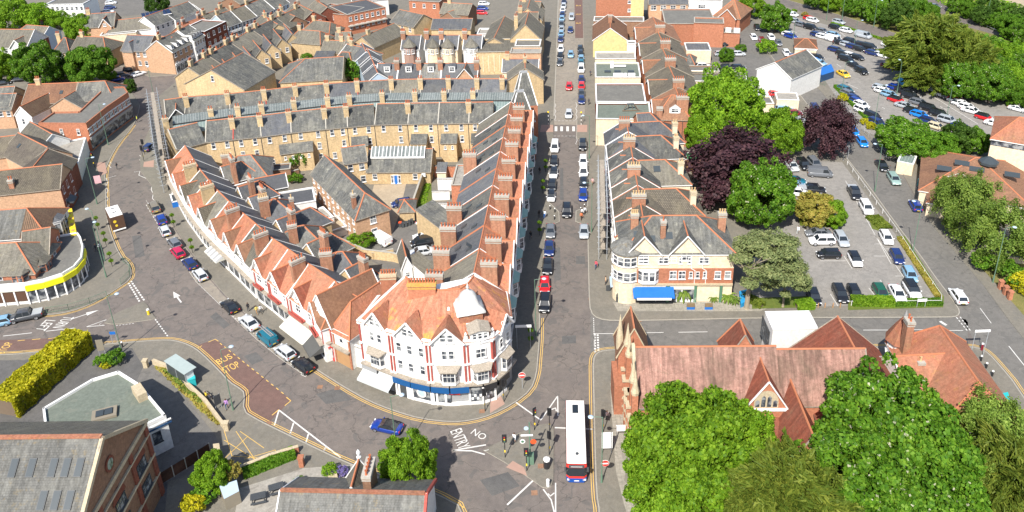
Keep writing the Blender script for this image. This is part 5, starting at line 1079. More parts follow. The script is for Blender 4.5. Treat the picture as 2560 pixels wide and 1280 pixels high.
 p, e, n, r = frame_at(1, .72); o = MB().lathe((0, 0, 0), [(.75, 0), (.75, .03)], 24).obj('round_emblem', 'white', t); o.matrix_local = Matrix.Translation(p+n*.2+Vector((0, 0, 1.75))) @ Matrix.Rotation(r, 4, 'Z') @ Matrix.Rotation(math.pi/2, 4, 'X')
 o = MB().lathe((0, 0, 0), [(.55, .035), (.5, .04)], 24).obj('emblem_ring', 'pale_blue', t); o.matrix_local = Matrix.Translation(p+n*.2+Vector((0, 0, 1.75))) @ Matrix.Rotation(r, 4, 'Z') @ Matrix.Rotation(math.pi/2, 4, 'X')
 for f, z, w, mat in ((.6, 2.45, 1.8, 'paint_navy'), (.6, 2.2, 1.6, 'paint_red')): p, e, n, r = frame_at(2, f); o = MB().box((-w/2, -.04, z-.12), (w/2, 0, z+.12)).obj('window_sticker', mat, t); o.location = p+n*.18; o.rotation_euler = (0, 0, r)
 for k in range(8): p, e, n, r = frame_at(3, .1+.1*k); o = MB().box((-.16, -.03, 1.0+.5*(k % 2)), (.16, 0, 1.42+.5*(k % 2))).obj('property_card', 'white', t); o.location = p+n*.2; o.rotation_euler = (0, 0, r)
 # pale awning over the left hand shop and the low white side annex
 p, e, n, r = frame_at(0, .5); m = MB(); m.slab([(-2.7, -1.9, 2.0), (2.9, -1.9, 2.0), (2.9, 0, 3.0), (-2.7, 0, 3.0)], .05); m.poly([(-2.7, -1.92, 1.7), (2.9, -1.92, 1.7), (2.9, -1.92, 2.0), (-2.7, -1.92, 2.0)]); o = m.obj('awning', 'fabric_pale', t); o.location = p; o.rotation_euler = (0, 0, r)
 return t
surf('pilaster_red', (.4, .09, .07), (.33, .075, .06), sc=1, fine=5, var=.1); surf('stone_lichen', (.5, .3, .06), (.42, .3, .12), sc=1.4, fine=5, var=.25)
plain('fascia_blue', (.012, .085, .24), .5)
corner()
# ------------------------------------------------------------------ the curved row of shops with white gables
RL = [(462, 364), (483, 397), (501, 425), (521, 449), (545, 477), (572, 503), (610, 535), (640, 560), (682, 597), (721, 623), (772, 660), (838, 703), (868, 745)]
lroof = ['tile_orange', 'tile_orange', 'slate_warm', 'tile_orange', 'slate_warm', 'tile_orange', 'tile_orange', 'slate_warm', 'tile_orange', 'tile_orange', 'tile_orange', 'tile_brown']
lgab = ['tile_brown', 'tile_orange', 'tile_grey', 'tile_orange', 'tile_grey', 'tile_brown', 'tile_brown', 'tile_brown', 'tile_orange', 'tile_red', 'tile_red', 'tile_brown']
lxt = ['brown gablet next to the wrapped scaffolding', 'bright orange slope with row of pots', 'grey ribbed gablet beside the blue skip', 'plain orange slope and small pots', 'grey ribbed gablet above the green fascia', 'brown gablet and striped awning', 'orange lichened ridge and brown gablet',
 'khaki tiled slope and brown gablet', 'orange gablet above the red bands', 'pinkish slope with four tall pots', 'white rail on its mottled gablet above the cream awning', 'large brown roof above the black awning']
surf('leafy_green', (.2, .42, .1), (.18, .38, .1), sc=1, fine=3, var=.05)
RW = [P(*p, 10.0) for p in RL]
for i in range(12):
 a, b = RW[i].copy(), RW[i+1].copy(); a.z = b.z = 0; e = (b-a).normalized(); n = Vector((-e.y, e.x, 0)); vr = 4.3
 fr = W(a-n*vr+e*.02, b-n*vr-e*.02, 8.8, 6.5, 10.0)
 h = mk('white fronted shop in the curved row with '+lxt[i], fr, 'x', 'plaster', lroof[i], vr=vr, zeb=6.4, hips=(0, 3.4 if i == 11 else 0), cat='shop', name='shop_building', group='shops in the curved row with white gables', og=.02)
 L = h.L; q = MB(); sb = (10-6.4)/4.5
 if i < 11: q.slab([(L+.02, 9.1, 6.4-sb*.3+.05), (-.02, 9.1, 6.4-sb*.3+.05), (-.02, 4.45, 9.93), (L+.02, 4.45, 9.93)], .04); q.obj('rear_slope', 'slate_blue', h.root)
 w = min(3.6, L*.62); h.xg(L*.36 if i < 11 else L*.3, w, 8.9, out=.02, rm=lgab[i], wall='plaster', win=(.8, .9, 7.0), name='front_gablet', og=.35)
 if i in (1, 3, 5, 7, 9): h.ch(L*.9 if i < 9 else L*.95, 2.6, 7.5, 11.6, 2.3, .75, 5 if i < 9 else 4, 'brick_buff' if i < 5 else 'brick_peach', 'pot_terracotta', 'y')
 if i >= 8:
  for u in (.06, .94): MB().box((u*L-.16, -.1, 3.4), (u*L+.16, 0, 6.3)).obj('pilaster', 'pilaster_red', h.root)
  MB().box((.5, -.75, 3.6), (L*.6, 0, 3.75)).box((.5, -.75, 3.75), (L*.6, -.68, 4.2)).obj('balcony', 'pilaster_red', h.root)
 h.win('f', L*.36, 5.1, 1.3, 1.4, 'casement'); h.win('f', L*.8, 5.1, .7, 1.3)
 h.shop('f', .15, L-.15, ['trim_grey', 'plaster', 'white', 'white', 'leafy_green', 'white', 'paint_navy', 'white', 'white', 'white', 'trim_grey', 'trim_grey'][i])
 MB().box((0, -.7, 3.3), (L, 0, 3.42)).obj('canopy', 'canopy_stone', h.root)
 if i in (1, 3, 4, 6, 8, 10):     # rear wings with hipped slates
  wl = {1: 6.5, 3: 6.5, 4: 4.5, 6: 9, 8: 7, 10: 5}[i]
  h.wing(L*.1, 8.7, 5.2, wl, 5.8, 8.3, 'y', (0, 2.4), 'brick_buff', ['slate_pale', 'slate_blue', 'slate_blue', 'slate_blue', 'slate_old', 'slate_blue'][i//2], fn=lambda q: (q.wins('r', 1, 2, .8, 1.2), q.wins('b', 1, 1, .8, 1.2)))
  h.ch(L*.1+5.0, 10.5, 5, 10.8, 1.7, .8, 4, 'brick_peach', 'pot_terracotta', 'x')
 if i in (2, 5, 7, 9): h.wing(L*.2, 8.7, 4.2, 4.0, 5.0, 5.0, 'flat', wall='brick_peach', roof='felt_dark', fn=lambda q: q.wins('b', 1, 1))
 if i == 5: h.awning('f', .4, L-.6, 3.1, 1.8, .8, ('fabric_cream', 'trim_grey'), 'striped_awning')
 if i == 10: h.awning('f', .2, L-.3, 3.15, 2.4, 1.2, ('fabric_cream',))
 if i == 11: h.awning('f', .2, L-.2, 3.1, 2.3, 1.2, ('fabric_grey',), 'black_awning')
# the two gabled units left of the corner building: red shop and the passage
fr = front((775, 772), (826, 815), 6.6, 9.5); fr['zr'] = 10.6
h = mk('white gabled shop with bright red shopfront left of the corner building', fr, 'y', 'plaster', 'tile_brown', cat='shop', name='shop_building')
h.win('f', h.L/2, 5.2, 1.6, 1.5, 'casement'); h.win('f', h.L*.4, 8.1, .35, .8, 'plain'); h.win('f', h.L*.56, 8.1, .35, .8, 'plain'); h.shop('f', .1, h.L-.1, 'paint_red', 3.2, frame='paint_red'); MB().box((0, -.8, 3.5), (h.L, 0, 3.7)).obj('canopy', 'canopy_stone', h.root); h.awning('f', .5, h.L-.4, 2.9, .5, .25, ('paint_red',), 'red_blind')
for u in (.03, .97): MB().box((u*h.L-.17, -.12, 3.6), (u*h.L+.17, 0, 6.5)).obj('pilaster', 'pilaster_red', h.root)
fr = front((829, 818), (872, 840), 6.2, 8.5); fr['zr'] = 9.9
h = mk('hipped orange tiled house over the brick passage beside the corner building', fr, 'y', 'plaster', 'tile_orange', hips=(2.6, 0), cat='shop', name='shop_building'); h.win('f', h.L/2, 4.9, .8, 1.5); MB().box((.4, -.06, .1), (h.L-.4, -.01, 3.0)).obj('passage_opening', 'timber', h.root)
MB().box((0, -.7, 3.2), (h.L, 0, 3.4)).obj('canopy', 'canopy_stone', h.root)
for u in (.04, .96): MB().box((u*h.L-.17, -.15, .1), (u*h.L+.17, 0, 6.1)).obj('pilaster', 'brick_orange', h.root)
fr = front((884, 868), (905, 875), 3.6, 1.2); fr['zr'] = 3.7; mk('low white wall section joining the passage to the corner building', fr, 'flat', 'plaster', 'concrete', cat='wall', name='garden_wall')
h = bx('dark slate roofed back wing with grey end wall behind the orange hipped house', ((872, 770), (910, 762), 6), 5.6, 'brick_brown', 'slate_blue', 'x', 7.6); h2 = None
h = bx('long buff walled hipped house with clean grey roof and big chimney behind the curved row', ((796, 710), (905, 700), 8), 5.4, 'brick_buff', 'slate_blue', 'x', 8.6, hips=(3, 3)); h.ch(1.6, 1.2, 5, 10.6, 1.9, .9, 5, 'brick_peach'); h.wins('r', 1, 1)
fr = front((712, 648), (822, 626), 5.4, 8.5); fr['zr'] = 8.8; h = mk('buff house with lichened hipped slate roof between the curved row and the white van yard', fr, 'x', 'brick_buff', 'slate_pale', hips=(3, 3.4)); h.ch(2.0, 2.2, 5, 10.6, 1.5, .8, 4, 'brick_peach'); h.wins('r', 1, 2)
fr = front((655, 570), (748, 548), 5.6, 8.0); fr['zr'] = 8.8; h = mk('house with smooth blue grey hipped roof and chimney shadow, middle of the back wings', fr, 'x', 'brick_peach', 'slate_blue', hips=(3, 3.2)); h.ch(1.2, 1.8, 5, 10.8, 1.7, .8, 5, 'brick_peach', 'pot_buff'); h.ch(h.L-.6, 2, 4, 9.3, .7, .6, 1, 'brick_peach', 'pot_buff')
fr = front((560, 450), (668, 440), 5.6, 9); fr['zr'] = 8.6; h = mk('pale weathered hipped roof house near the scaffolded end', fr, 'x', 'plaster', 'slate_pale', hips=(2.5, 3.4)); h.ch(.6, 2.4, 5, 10.2, 1.6, .8, 4, 'brick_peach', 'pot_buff')
bx('flat dark felt extension between two back wings', ((548, 455), (592, 453), 5), 5.4, 'brick_peach', 'felt_dark'); bx('square grey flat roofed extension beside the red brick back wall', ((565, 510), (625, 500), 5.5), 4.6, 'brick_peach', 'felt_dark')
fr = front((628, 480), (718, 462), 5.8, 3.6); fr['zr'] = 7.6; h = mk('flint walled back building with smooth grey roof and two white windows', fr, 'x', 'flint', 'felt_dark'); h.win('f', h.L*.55, 4.5, .7, 1.2); h.win('f', h.L*.08, 3.9, .9, 1.2)
bx('dark flat roofed block beside the flint wall with red balcony rail', ((700, 520), (790, 505), 6), 4.6, 'plaster', 'felt_dark'); bx('low white patio building below the long mews roof', ((790, 560), (835, 545), 5), 2.6, 'plaster', 'felt_pale'); bx('white yard enclosure with red toys next to the brick wall', ((812, 590), (872, 570), 5), 1.4, 'plaster', 'gravel', parapet=.5)
bx('sloping grey tiled store between back wings', ((690, 610), (770, 596), 5), 4.2, 'timber_grey', 'tile_grey', 'mono', 5.2); bx('dark boarded store roof behind the terrace chimneys', ((700, 645), (740, 630), 4), 3.6, 'metal_dark', 'tile_grey', 'mono', 4.4)
bx('dark flat garage roof beside the brown wall below the cream terrace', ((678, 430), (726, 425), 3), 3.0, 'brick_brown', 'felt_dark', name='garage', cat='garage')
# ------------------------------------------------------------------ the long cream terrace with the glass arcade behind it
T1E = [(440, 372), (514, 353), (583, 346), (653, 339), (728, 329), (815, 320), (869, 315), (937, 309), (1020, 307), (1095, 306), (1172, 305), (1232, 304)]
T1R = [(437, 312), (493, 303), (575, 296), (652, 286), (727, 280), (812, 272), (868, 267), (945, 260), (1021, 260), (1100, 260), (1174, 260), (1240, 261)]
troof = ['slate_old', 'slate_old', 'slate_old', 'slate_blue', 'slate_old', 'slate_old', 'slate_old', 'slate_old', 'slate_old', 'slate_old', 'slate_old']
tlab = ['at its scaffolded west end', 'second from the scaffolded end, spotted slates', 'third, wrapped in scaffold poles below its eave', 'with the plain lilac grey roof', 'right of the plain lilac roof', 'fifth house, slate outhouse below', 'with the pale dish beside its stack', 'left of the dog leg in the eaves', 'behind the white glazed studio', 'with streaked slates and big stack', 'last one, by the orange street roofs']
for i in range(11):
 h = mk('cream brick terrace house '+tlab[i], dict(front(T1E[i], T1E[i+1], 8.6, 9.2), zr=11.4), 'x', 'brick_buff', troof[i], cat='house', name='terrace_house', group='long cream terrace behind the yards', og=.0, verge=False)
 L = h.L
 if i >= 1:
  n = max(2, round(L/3)); h.wins('f', 3, n, .85, 1.5, ztop=7.35, dz=2.75, skip=((1, 0), (2, n-1)) if i % 2 else ((2, 0),)); h.pipe('f', L-.15); 
 c = .6 if i % 2 else L-.6
 if i % 2 == 1 or i in (2, 4): h.ch(L-.1, 2.4, 8.5, 12.4, 1.1, .8, 3, 'brick_buff', 'pot_terracotta')
 h.ch(L*.08, 8.6, 8, 12.6, 1.1, .8, 2, 'brick_buff', 'pot_terracotta')
 MB().slab([(-.12, -.25, 8.62), (.12, -.25, 8.62), (.12, 4.6, 11.6), (-.12, 4.6, 11.6)], .25).obj('party_coping', 'pilaster_red' if i == 2 else 'concrete', h.root)
 if i in (4, 6, 8, 9, 10, 3): h.wing(L*.1 if i != 3 else L*.55, -2.6, 3.4, 2.6, 4.9, 5.9, 'mono', wall='brick_buff', roof='slate_old', fn=lambda q: (q.win('f', .9, 3.7, .5, .8), q.win('f', 2.5, 3.7, .5, .8)))
T2R = [(410, 250), (466, 242), (574, 234), (662, 225), (738, 216), (818, 209), (895, 204), (980, 199), (1055, 197.5), (1125, 197), (1196, 197), (1268, 197)]
x2 = ['at the west end with a slate hung gable', 'second from the slate hung gable', 'third from the slate hung gable', 'fourth along', 'fifth along with a lighter patch', 'with smooth pale grey roof', 'right of the smooth pale roof', 'brownish roof with a vent pipe', 'behind the arcade, plain with one white spot', 'with smooth bluish slates', 'last before the street turret']
for i in range(11):
 h = mk('slate roofed terrace house north of the glass arcade, '+x2[i], ridge(T2R[i], T2R[i+1], 12.0, 8.8, 9.0), 'x', 'brick_buff', ['slate_old', 'slate_old', 'slate_old', 'slate_old', 'slate_old', 'slate_blue', 'slate_old', 'slate_warm', 'slate_blue', 'slate_blue', 'slate_blue'][i], cat='house', name='terrace_house', group='terrace north of the glass arcade', og=0, verge=False)
 h.ch(h.L-.1 if i < 10 else h.L-1, 2.4, 8.5, 13.0, 1.1, .9, 3, 'brick_buff'); h.wins('b', 2, 2)
 MB().slab([(-.1, -.25, 8.9), (.1, -.25, 8.9), (.1, 4.5, 12.15), (-.1, 4.5, 12.15)], .25).obj('party_coping', 'pilaster_red' if i in (3, 6) else 'concrete', h.root)
 if i == 0: h.xg(h.L*.5, 4.4, 11.2, out=.3, rm='slate_old', wall='slate_old')
# glass arcade between them
G0 = [(432, 309), (575, 289), (730, 272), (870, 256), (960, 250), (1120, 249), (1290, 249)]
t = thing('glass_arcade', 'long barred glass roof running between the two slate terraces', 'arcade', tuple(P(900, 253, 0)))
O_ = Vector(t.location)
for k, (a, b) in enumerate(zip(G0, G0[1:])):
 A, B = P(*a, 10.6)-O_, P(*b, 10.6)-O_; e = (B-A).normalized(); n = Vector((-e.y, e.x, 0)); u = Vector((0, 0, 1))
 MB().slab([A-n*.2, B-n*.2, B+n*2.2+u*.9, A+n*2.2+u*.9], .08).obj('clerestory_glazing', 'glass_roof', t)
 MB().slab([A-n*2.9-u*1.6, B-n*2.9-u*1.6, B-n*.3-u*.35, A-n*.3-u*.35], .08).obj('lower_glazing', 'glass_roof2', t)
 MB().obox(((A+B)/2)[:2], e, n, (B-A).length/2, .08, 10.05, 10.5).obj('ventilation_strip', 'metal_dark', t)
 MB().slab([A+n*2.2+u*.9, B+n*2.2+u*.9, B+n*4.4-u*.6, A+n*4.4-u*.6], .08).obj('clerestory_glazing', 'glass_roof', t)
# ------------------------------------------------------------------ mews, studio and yard
fr = ridge((812, 388), (912, 482), 9.0, 5.9, 6.6, 0, 2.6); h = mk('long two storey mews with lichened slate roof and hipped end, brick side wall', fr, 'x', 'brick_peach', 'slate_old', cat='building', name='mews_building')
h.ch(h.L-2.6, 1.0, 6, 9.6, .8, .7, 1, 'brick_orange', 'pot_buff'); h.wins('f', 2, 9, .8, 1.4, ztop=4.9, dz=2.5); h.wins('b', 2, 9, .8, 1.4, ztop=4.9, dz=2.5); h.win('r', h.D*.5, 4.6, 1.2, 1.6); h.win('r', h.D*.5, 1.9, 1.2, 1.6); h.win('l', h.D*.5, 4.6, 1.2, 1.6); h.win('l', h.D*.5, 1.9, 1.2, 1.6)
h = mk('buff two storey link with two white windows between mews and glazed studio', dict(front((860, 408), (917, 400), 5.6, 6), zr=7.8), 'x', 'brick_buff', 'slate_old', cat='building', name='studio_link'); h.wins('f', 2, 2, 1.1, 1.5, ztop=4.3)
h = mk('single storey buff studio with long white glazed ridge light and blue door', dict(front((917, 428), (1075, 427), 3.2, 9), zr=6.2), 'x', 'brick_buff', 'slate_old', cat='building', name='studio_building'); h.door('f', h.L*.45, 1.0, 2.1, 'paint_blue'); h.win('f', h.L*.4, 1.3, .7, 1.9); h.win('f', h.L*.5, 1.3, .7, 1.9); h.win('f', h.L*.12, 1.9, 1.0, 1.4); h.win('f', h.L*.76, 1.9, 1.0, 1.3); MB().box((h.L*.87, -.6, 2.1), (h.L*.93, -.1, 2.7)).obj('air_conditioner', 'white', h.root)
q = MB(); q.slab([(.6, 2.4, 5.3), (h.L-1.4, 2.4, 5.3), (h.L-1.4, 4.5, 6.8), (.6, 4.5, 6.8)], .1); q.slab([(h.L-1.4, 6.6, 5.3), (.6, 6.6, 5.3), (.6, 4.5, 6.8), (h.L-1.4, 4.5, 6.8)], .1); q.obj('ridge_light', 'glass_roof', h.root)
for k in range(15): x = .6+(h.L-2.0)*k/14; MB().slab([(x-.07, 2.35, 5.38), (x+.07, 2.35, 5.38), (x+.07, 4.5, 6.9), (x-.07, 4.5, 6.9)], .06).obj('glazing_bar', 'white', h.root)
MB().box((.5, 2.3, 5.0), (h.L-1.3, 2.42, 5.35)).obj('ridge_light_sill', 'white', h.root)
h = mk('small buff garage with hipped slate roof in the yard', dict(front((998, 528), (1035, 526), 2.5, 4.5), zr=3.8), 'x', 'brick_buff', 'slate_old', hips=(1, 2), cat='garage', name='garage')
wall_line([(1035, 530), (1055, 470), (1068, 438)], 'tall buff brick boundary wall beside the strip of lawn', 2.6, .3); wall_line([(845, 610), (935, 650), (985, 640)], 'low brick wall round the back of the van yard', 1.5, .25); wall_line([(905, 645), (985, 655), (1000, 660)], 'curved buff wall end by the yard entrance', 1.9, .3)
wall_line([(670, 468), (750, 446)], 'brick back wall below the cream terrace with lean-to', 2.2, .3, 'brick_brown')
# ------------------------------------------------------------------ east side of the main street
pts = [P(*p, 11.6) for p in ((1565, 328), (1570, 362), (1577, 393), (1584, 432), (1588, 462), (1594, 505), (1601, 540))]; XE = lambda y: 16.1+.07*(y-112)
yb = [p.y for p in pts]; yb[-1] = 119.4
rr = ['slate_blue', 'slate_old', 'slate_old', 'slate_warm', 'tile_grey', 'tile_grey']; rl = ['with blue grey slates opposite the zebra crossing', 'with hipped grey wing and thin roof vents', 'with big mottled pitch and tall stack', 'with the square white rooflight in its back wing', 'with ribbed grey tiles and scaffolding', 'with brown grey tiles next to the restaurant']
h = mk('slate roofed street building with two low grey roofs north of the row', W((XE(yb[0]+6.2), yb[0]+6.2), (XE(yb[0]), yb[0]+.05), 10, 8.6, 11.6), 'x', 'plaster', 'slate_blue', vr=4.4, cat='building', name='street_building', group='east side row of the main street'); h.ch(h.L/2, 3.8, 8, 13, 2.2, .8, 5, 'brick_orange', along='y'); h.xg(h.L/2, h.L*.98, 10.8, rm='slate_blue', hip=2.0)
for i in range(6):
 y1, y0 = yb[i]-.03, yb[i+1]+.03
 h = mk('street row building '+rl[i], W((XE(y1), y1), (XE(y0), y0), 9.0, 8.6, 11.6), 'x', 'render_cream' if i % 2 else 'brick_buff', rr[i], vr=4.4, cat='building', name='street_building', group='east side row of the main street', trim='ridge_tile' if i % 2 else 'white')
 L = h.L; h.xg(L/2, L*.98, 10.8, out=.02, rm=rr[i] if i else 'slate_old', wall='plaster', hip=2.2)
 if i in (0, 2, 4): h.ch(L+.0, 4.1, 8, 13.3, 2.3, .8, 5, 'brick_orange', 'pot_buff', 'y')
 h.wins('f', 2, 2, 1.2, 1.6, ztop=7.4); h.shop('f', .3, L-.3, ['paint_red', 'white', 'maroon', 'paint_black', 'plaster', 'paint_navy'][i]); h.band('f', 8.4, .3, .2)
 if i == 2: h.awning('f', .3, L-.8, 3.0, 1.9, .7, ('maroon', 'fabric_grey'), 'red_striped_awning')
 if i == 3: h.awning('f', .2, 1.9, 3.0, 1.2, .6, ('pink',), 'pink_blind')
# rear wings with hips
for A, B, zr, lab, rf in (((1590, 306), (1650, 303), 11.0, 'slate hipped back wing farthest up the east row', 'slate_blue'), ((1585, 341), (1652, 338), 11.0, 'plain slate hipped back wing with T shaped vent', 'slate_old'), ((1596, 401), (1662, 399), 11.0, 'slate hipped back wing with white square rooflight', 'slate_warm'), ((1612, 473), (1690, 471), 11.0, 'ribbed grey hipped back wing nearest the restaurant', 'tile_grey')):
 fr = ridge(A, B, zr, 8.0, 8.4, 1, 4.2); fr['hips'] = (0, 4.2); h = mk(lab, fr, 'x', 'render_cream', rf, cat='building', name='rear_wing', group='hipped back wings of the east row'); h.wins('f', 2, 3, .7, 1.0, ztop=5.9); h.ch(h.L-1.6, 2.0, 6, 11.6, 1.0, .9, 2, 'render_cream', 'pot_buff')
 if 'rooflight' in lab and 'white' in lab: h.sky(h.L*.42, 2.6, 1.3, 1.3)
# restaurant with two gables
a, b = P(1545, 765), P(1850, 757); 
fr = front((1556, 632), (1838, 631), 9.4, 9.8); fr['zr'] = 13.3
h = mk('cream and red brick restaurant building with two white gables and grey hipped roof', fr, 'x', 'render_cream', 'slate_old', hips=(5, 5.5), cat='restaurant', name='restaurant_building'); L = h.L
MB().box((.02, -.09, 3.7), (L-.02, .1, 6.5)).obj('brick_band', 'brick_orange', h.root)
for u in (L*.19, L*.57): h.xg(u, 5.4, 12.7, out=.05, rm='slate_old', wall='render_cream', win=(1.6, 1.2, 8.6), og=.5)
h.wins('f', 1, 1, 1.7, 1.1, ztop=8.1, u0=L*.4, u1=L*.48); 
for u, z, w_, hh in ((.19, 8.0, 1.6, 1.1), (.37, 8.0, 1.5, 1.1), (.52, 8.0, .5, 1.1), (.60, 8.0, .5, 1.1), (.73, 8.0, 1.5, 1.1), (.46, 5.3, 1.1, 1.5), (.54, 5.3, 1.1, 1.5), (.62, 5.3, .6, 1.2), (.68, 5.3, .6, 1.2), (.745, 5.3, .6, 1.2), (.86, 5.3, 1.0, 1.4), (.95, 5.3, 1.0, 1.4)): h.win('f', L*u, z, w_, hh, 'casement', .1)
h.bay('f', L*.24, 3.9, 6.4, 3.4, .7, 'white'); h.ch(L*.37, 2.2, 9, 14.0, .8, .8, 1, 'brick_orange'); h.ch(L*.13, 5.2, 9, 13.6, 1.2, .9, 4, 'brick_orange', 'pot_buff'); h.ch(L*.93, 5.6, 9, 13.4, 1.2, .9, 3, 'brick_orange', 'pot_buff'); h.sky(L*.28, 1.8); h.sky(L*.13, 2.4); h.sky(L*.42, 2.2, 1.4, 1.2)
MB().box((0, -.35, 3.4), (L, 0, 3.7)).obj('string_course', 'stone', h.root); h.shop('f', .6, L*.4, 'render_cream', 3.3); h.shop('f', L*.44, L*.66, 'fabric_cream', 3.2)
for u in (L*.42, L*.67, L*.9): MB().box((u-.22, -.28, .1), (u+.22, -.02, 3.3)).obj('green_pilaster', 'paint_green', h.root)
for u0, u1 in ((.62, .655), (.72, .755)): MB().tube((L*u0, -.12, 6.5), (L*u0, -.12, 9.3), .05).tube((L*u0, -.12, 6.5), (L*u1, -.12, 6.1), .05).tube((L*u1, -.12, 3.6), (L*u1, -.12, 6.1), .05).obj('downpipe', 'white', h.root)
h.awning('f', L*.1, L*.47, 3.2, 2.1, .8, ('paint_blue',), 'blue_awning'); MB().box((L*.13, -2.25, 1.95), (L*.44, -2.2, 2.35)).obj('awning_valance', 'white', h.root)
# round oriel tower at its street corner
MB().lathe((.9, 1.6, 0), [(2.3, 0), (2.3, 9.4)], 20).obj('corner_oriel', 'render_cream', h.root); MB().lathe((.9, 1.6, 0), [(2.7, 9.3), (2.7, 9.5), (1.2, 10.6), (.05, 10.9)], 20).obj('oriel_roof', 'slate_pale', h.root)
for zc in (5.2, 8.0):
 for a_ in range(5): an = math.radians(188+a_*26); p = (.9+2.31*math.cos(an), 1.6+2.31*math.sin(an), zc); m1, m2 = window_meshes(1.0, 1.6, 'casement'); w_ = link('window', m1, h.root, p, (0, 0, an+math.pi/2)); link('pane', m2, w_)
h.awning('l', 1.0, 4.0, 3.1, 1.6, .9, ('pale_blue',), 'light_blue_awning')
# glazed terrace in front with diners
t = thing('dining_enclosure', 'black panelled outdoor dining enclosure under the blue awning', 'enclosure', tuple(P(1615, 755, .12)), h.rz); A = Vector(t.location); Wd = 7.2
for x0, x1, y in ((-Wd, -Wd*.33, 0), (-Wd*.33, Wd*.33, 0), (Wd*.33, Wd*.95, 0)): MB().box((x0*.66+.03, y-.06, 0), (x1*.66-.03, y+.02, 1.0)).obj('black_panel', 'metal_dark', t); MB().box((x0*.66+.05, y-.03, 1.0), (x1*.66-.05, y, 1.7)).obj('glass_screen', 'skylight_glass', t)
for x in (-4.8, 4.6): MB().box((x-.04, 0, 0), (x+.04, 2.6, 1.4)).obj('side_panel', 'metal_dark', t)
def cafe_set(px, py, label, chairs=4, mat='timber', cm='fabric_cream', ang=0, z=.14, s=1):
 t = thing('cafe_table', label, 'table', tuple(P(px, py, z)), math.radians(ang)); MB().box((-.4, -.4, .7), (.4, .4, .75)).obj('table_top', mat, t); MB().tube((0, 0, 0), (0, 0, .7), .05).lathe((0, 0, 0), [(.25, 0), (.25, .04)], 8).obj('table_leg', 'metal_dark', t)
 for i in range(chairs):
  a = i*2*math.pi/chairs+.6; c = thing('cafe_chair', f'{"pale" if cm=="fabric_cream" else "dark"} chair {ORD[i]} clockwise round the {label}', 'chair', tuple(Vector(t.location)+Vector((math.cos(a)*.75, math.sin(a)*.75, 0))), a+math.pi/2, 'outdoor cafe chairs')
  MB().box((-.22, -.22, .42), (.22, .22, .47)).obj('seat', cm, c); MB().box((-.22, -.24, .47), (.22, -.2, .9)).obj('backrest', cm, c)
  for q in ((-.19, -.19), (.19, -.19), (-.19, .19), (.19, .19)): MB().box((q[0]-.02, q[1]-.02, 0), (q[0]+.02, q[1]+.02, .42)).obj('leg', cm, c)
 if s != 1: t.scale = (s,)*3
 return t
for i, (x, y) in enumerate(((1572, 742), (1597, 742), (1622, 742), (1648, 741))): cafe_set(x, y, f'dining table {ORD[i]} from the left under the awning', 4)
for i, (x, y) in enumerate(((1755, 743), (1728, 748))): cafe_set(x, y, ['wooden table between the two blue planters', 'bench table behind the first blue planter'][i], 4)
# north of that: flat roofed shops with green felt, grey lofts and the yellow gabled hall
def px_flat(label, A, B, ze, D, wall, roof, parapet=.3, **kw): fr = front(A, B, ze, D); return mk(label, fr, 'flat', wall, roof, parapet=parapet, **kw)
px_flat('wide flat grey felt roof with curved steel rooflight frame', (1490, 300), (1628, 302), 6.4, 10.4, 'render_cream', 'felt_green', cat='shop', name='shop_building')
t = thing('steel_rooflight', 'open rusty steel rooflight frame on the grey felt roof', 'rooflight', tuple(P(1576, 273, 6.5)))
for i in range(6): a = i*math.pi/5; MB().tube((math.cos(a)*1.9, math.sin(a)*1.4-1, 0), (math.cos(a)*.8, math.sin(a)*.5-.2, 1.3), .08).obj('rib', 'bark', t)
MB().box((-.8, -.3, 1.25), (.8, .4, 1.35)).obj('top_frame', 'metal_dark', t); MB().box((-2, -1.1, 0), (2, -.95, .2)).obj('base_beam', 'bark', t)
h = px_flat('flat roofed shop with pale patch and white domed rooflights', (1490, 262), (1616, 262), 6.4, 13, 'brick_red', 'felt_grey', cat='shop', name='shop_building')
h = px_flat('flat green felt roof with three rooflights and white duct', (1488, 196), (1602, 196), 6.6, 11, 'render_cream', 'felt_green', cat='shop', name='shop_building')
for u in (.28, .5, .8): MB().box((h.L*u-.8, 4, 6.65), (h.L*u+.8, 5, 7.0)).obj('rooflight', 'skylight_glass', h.root)
MB().box((h.L*.35, 7.5, 6.65), (h.L*.42, 9.0, 8.0)).box((h.L*.42, 7.8, 6.9), (h.L*.7, 8.2, 7.3)).obj('white_duct', 'white', h.root)
for i, u in enumerate((.4, .48, .56, .62, .72, .8)): MB().box((h.L*u, .6, 6.65), (h.L*u+.9, 1.3, 7.6)).obj('air_conditioner', 'white', h.root)
px_flat('narrow flat roof with weathered concrete top', (1488, 150), (1590, 150), 6.2, 6, 'render_cream', 'felt_pale', cat='shop', name='shop_building')
h = mk('yellow rendered gable ended hall with brown tiled roof', dict(front((1483, 100), (1568, 100), 5.4, 15), zr=9.0), 'y', 'render_yellow', 'tile_brown', cat='hall', name='hall_building'); h.ch(h.L/2, 6.5, 6, 11.2, 1.1, 1.1, 3, 'brick_orange'); px_flat('small white cube outbuilding beside the yellow hall', (1568, 112), (1590, 112), 5.4, 3, 'white', 'felt_grey')
h = px_flat('tall red brick block with cream rendered strip at the top of the street', (1490, -6), (1610, -6), 11.0, 14, 'brick_orange', 'felt_grey', cat='building', name='office_block'); MB().box((h.L*.73, -.04, 0), (h.L+.02, .05, 11.2)).obj('cream_strip', 'render_yellow', h.root); h.wins('f', 4, 1, 1.0, 1.0, ztop=9.6, dz=2.7, u0=h.L*.66, u1=h.L*.74)
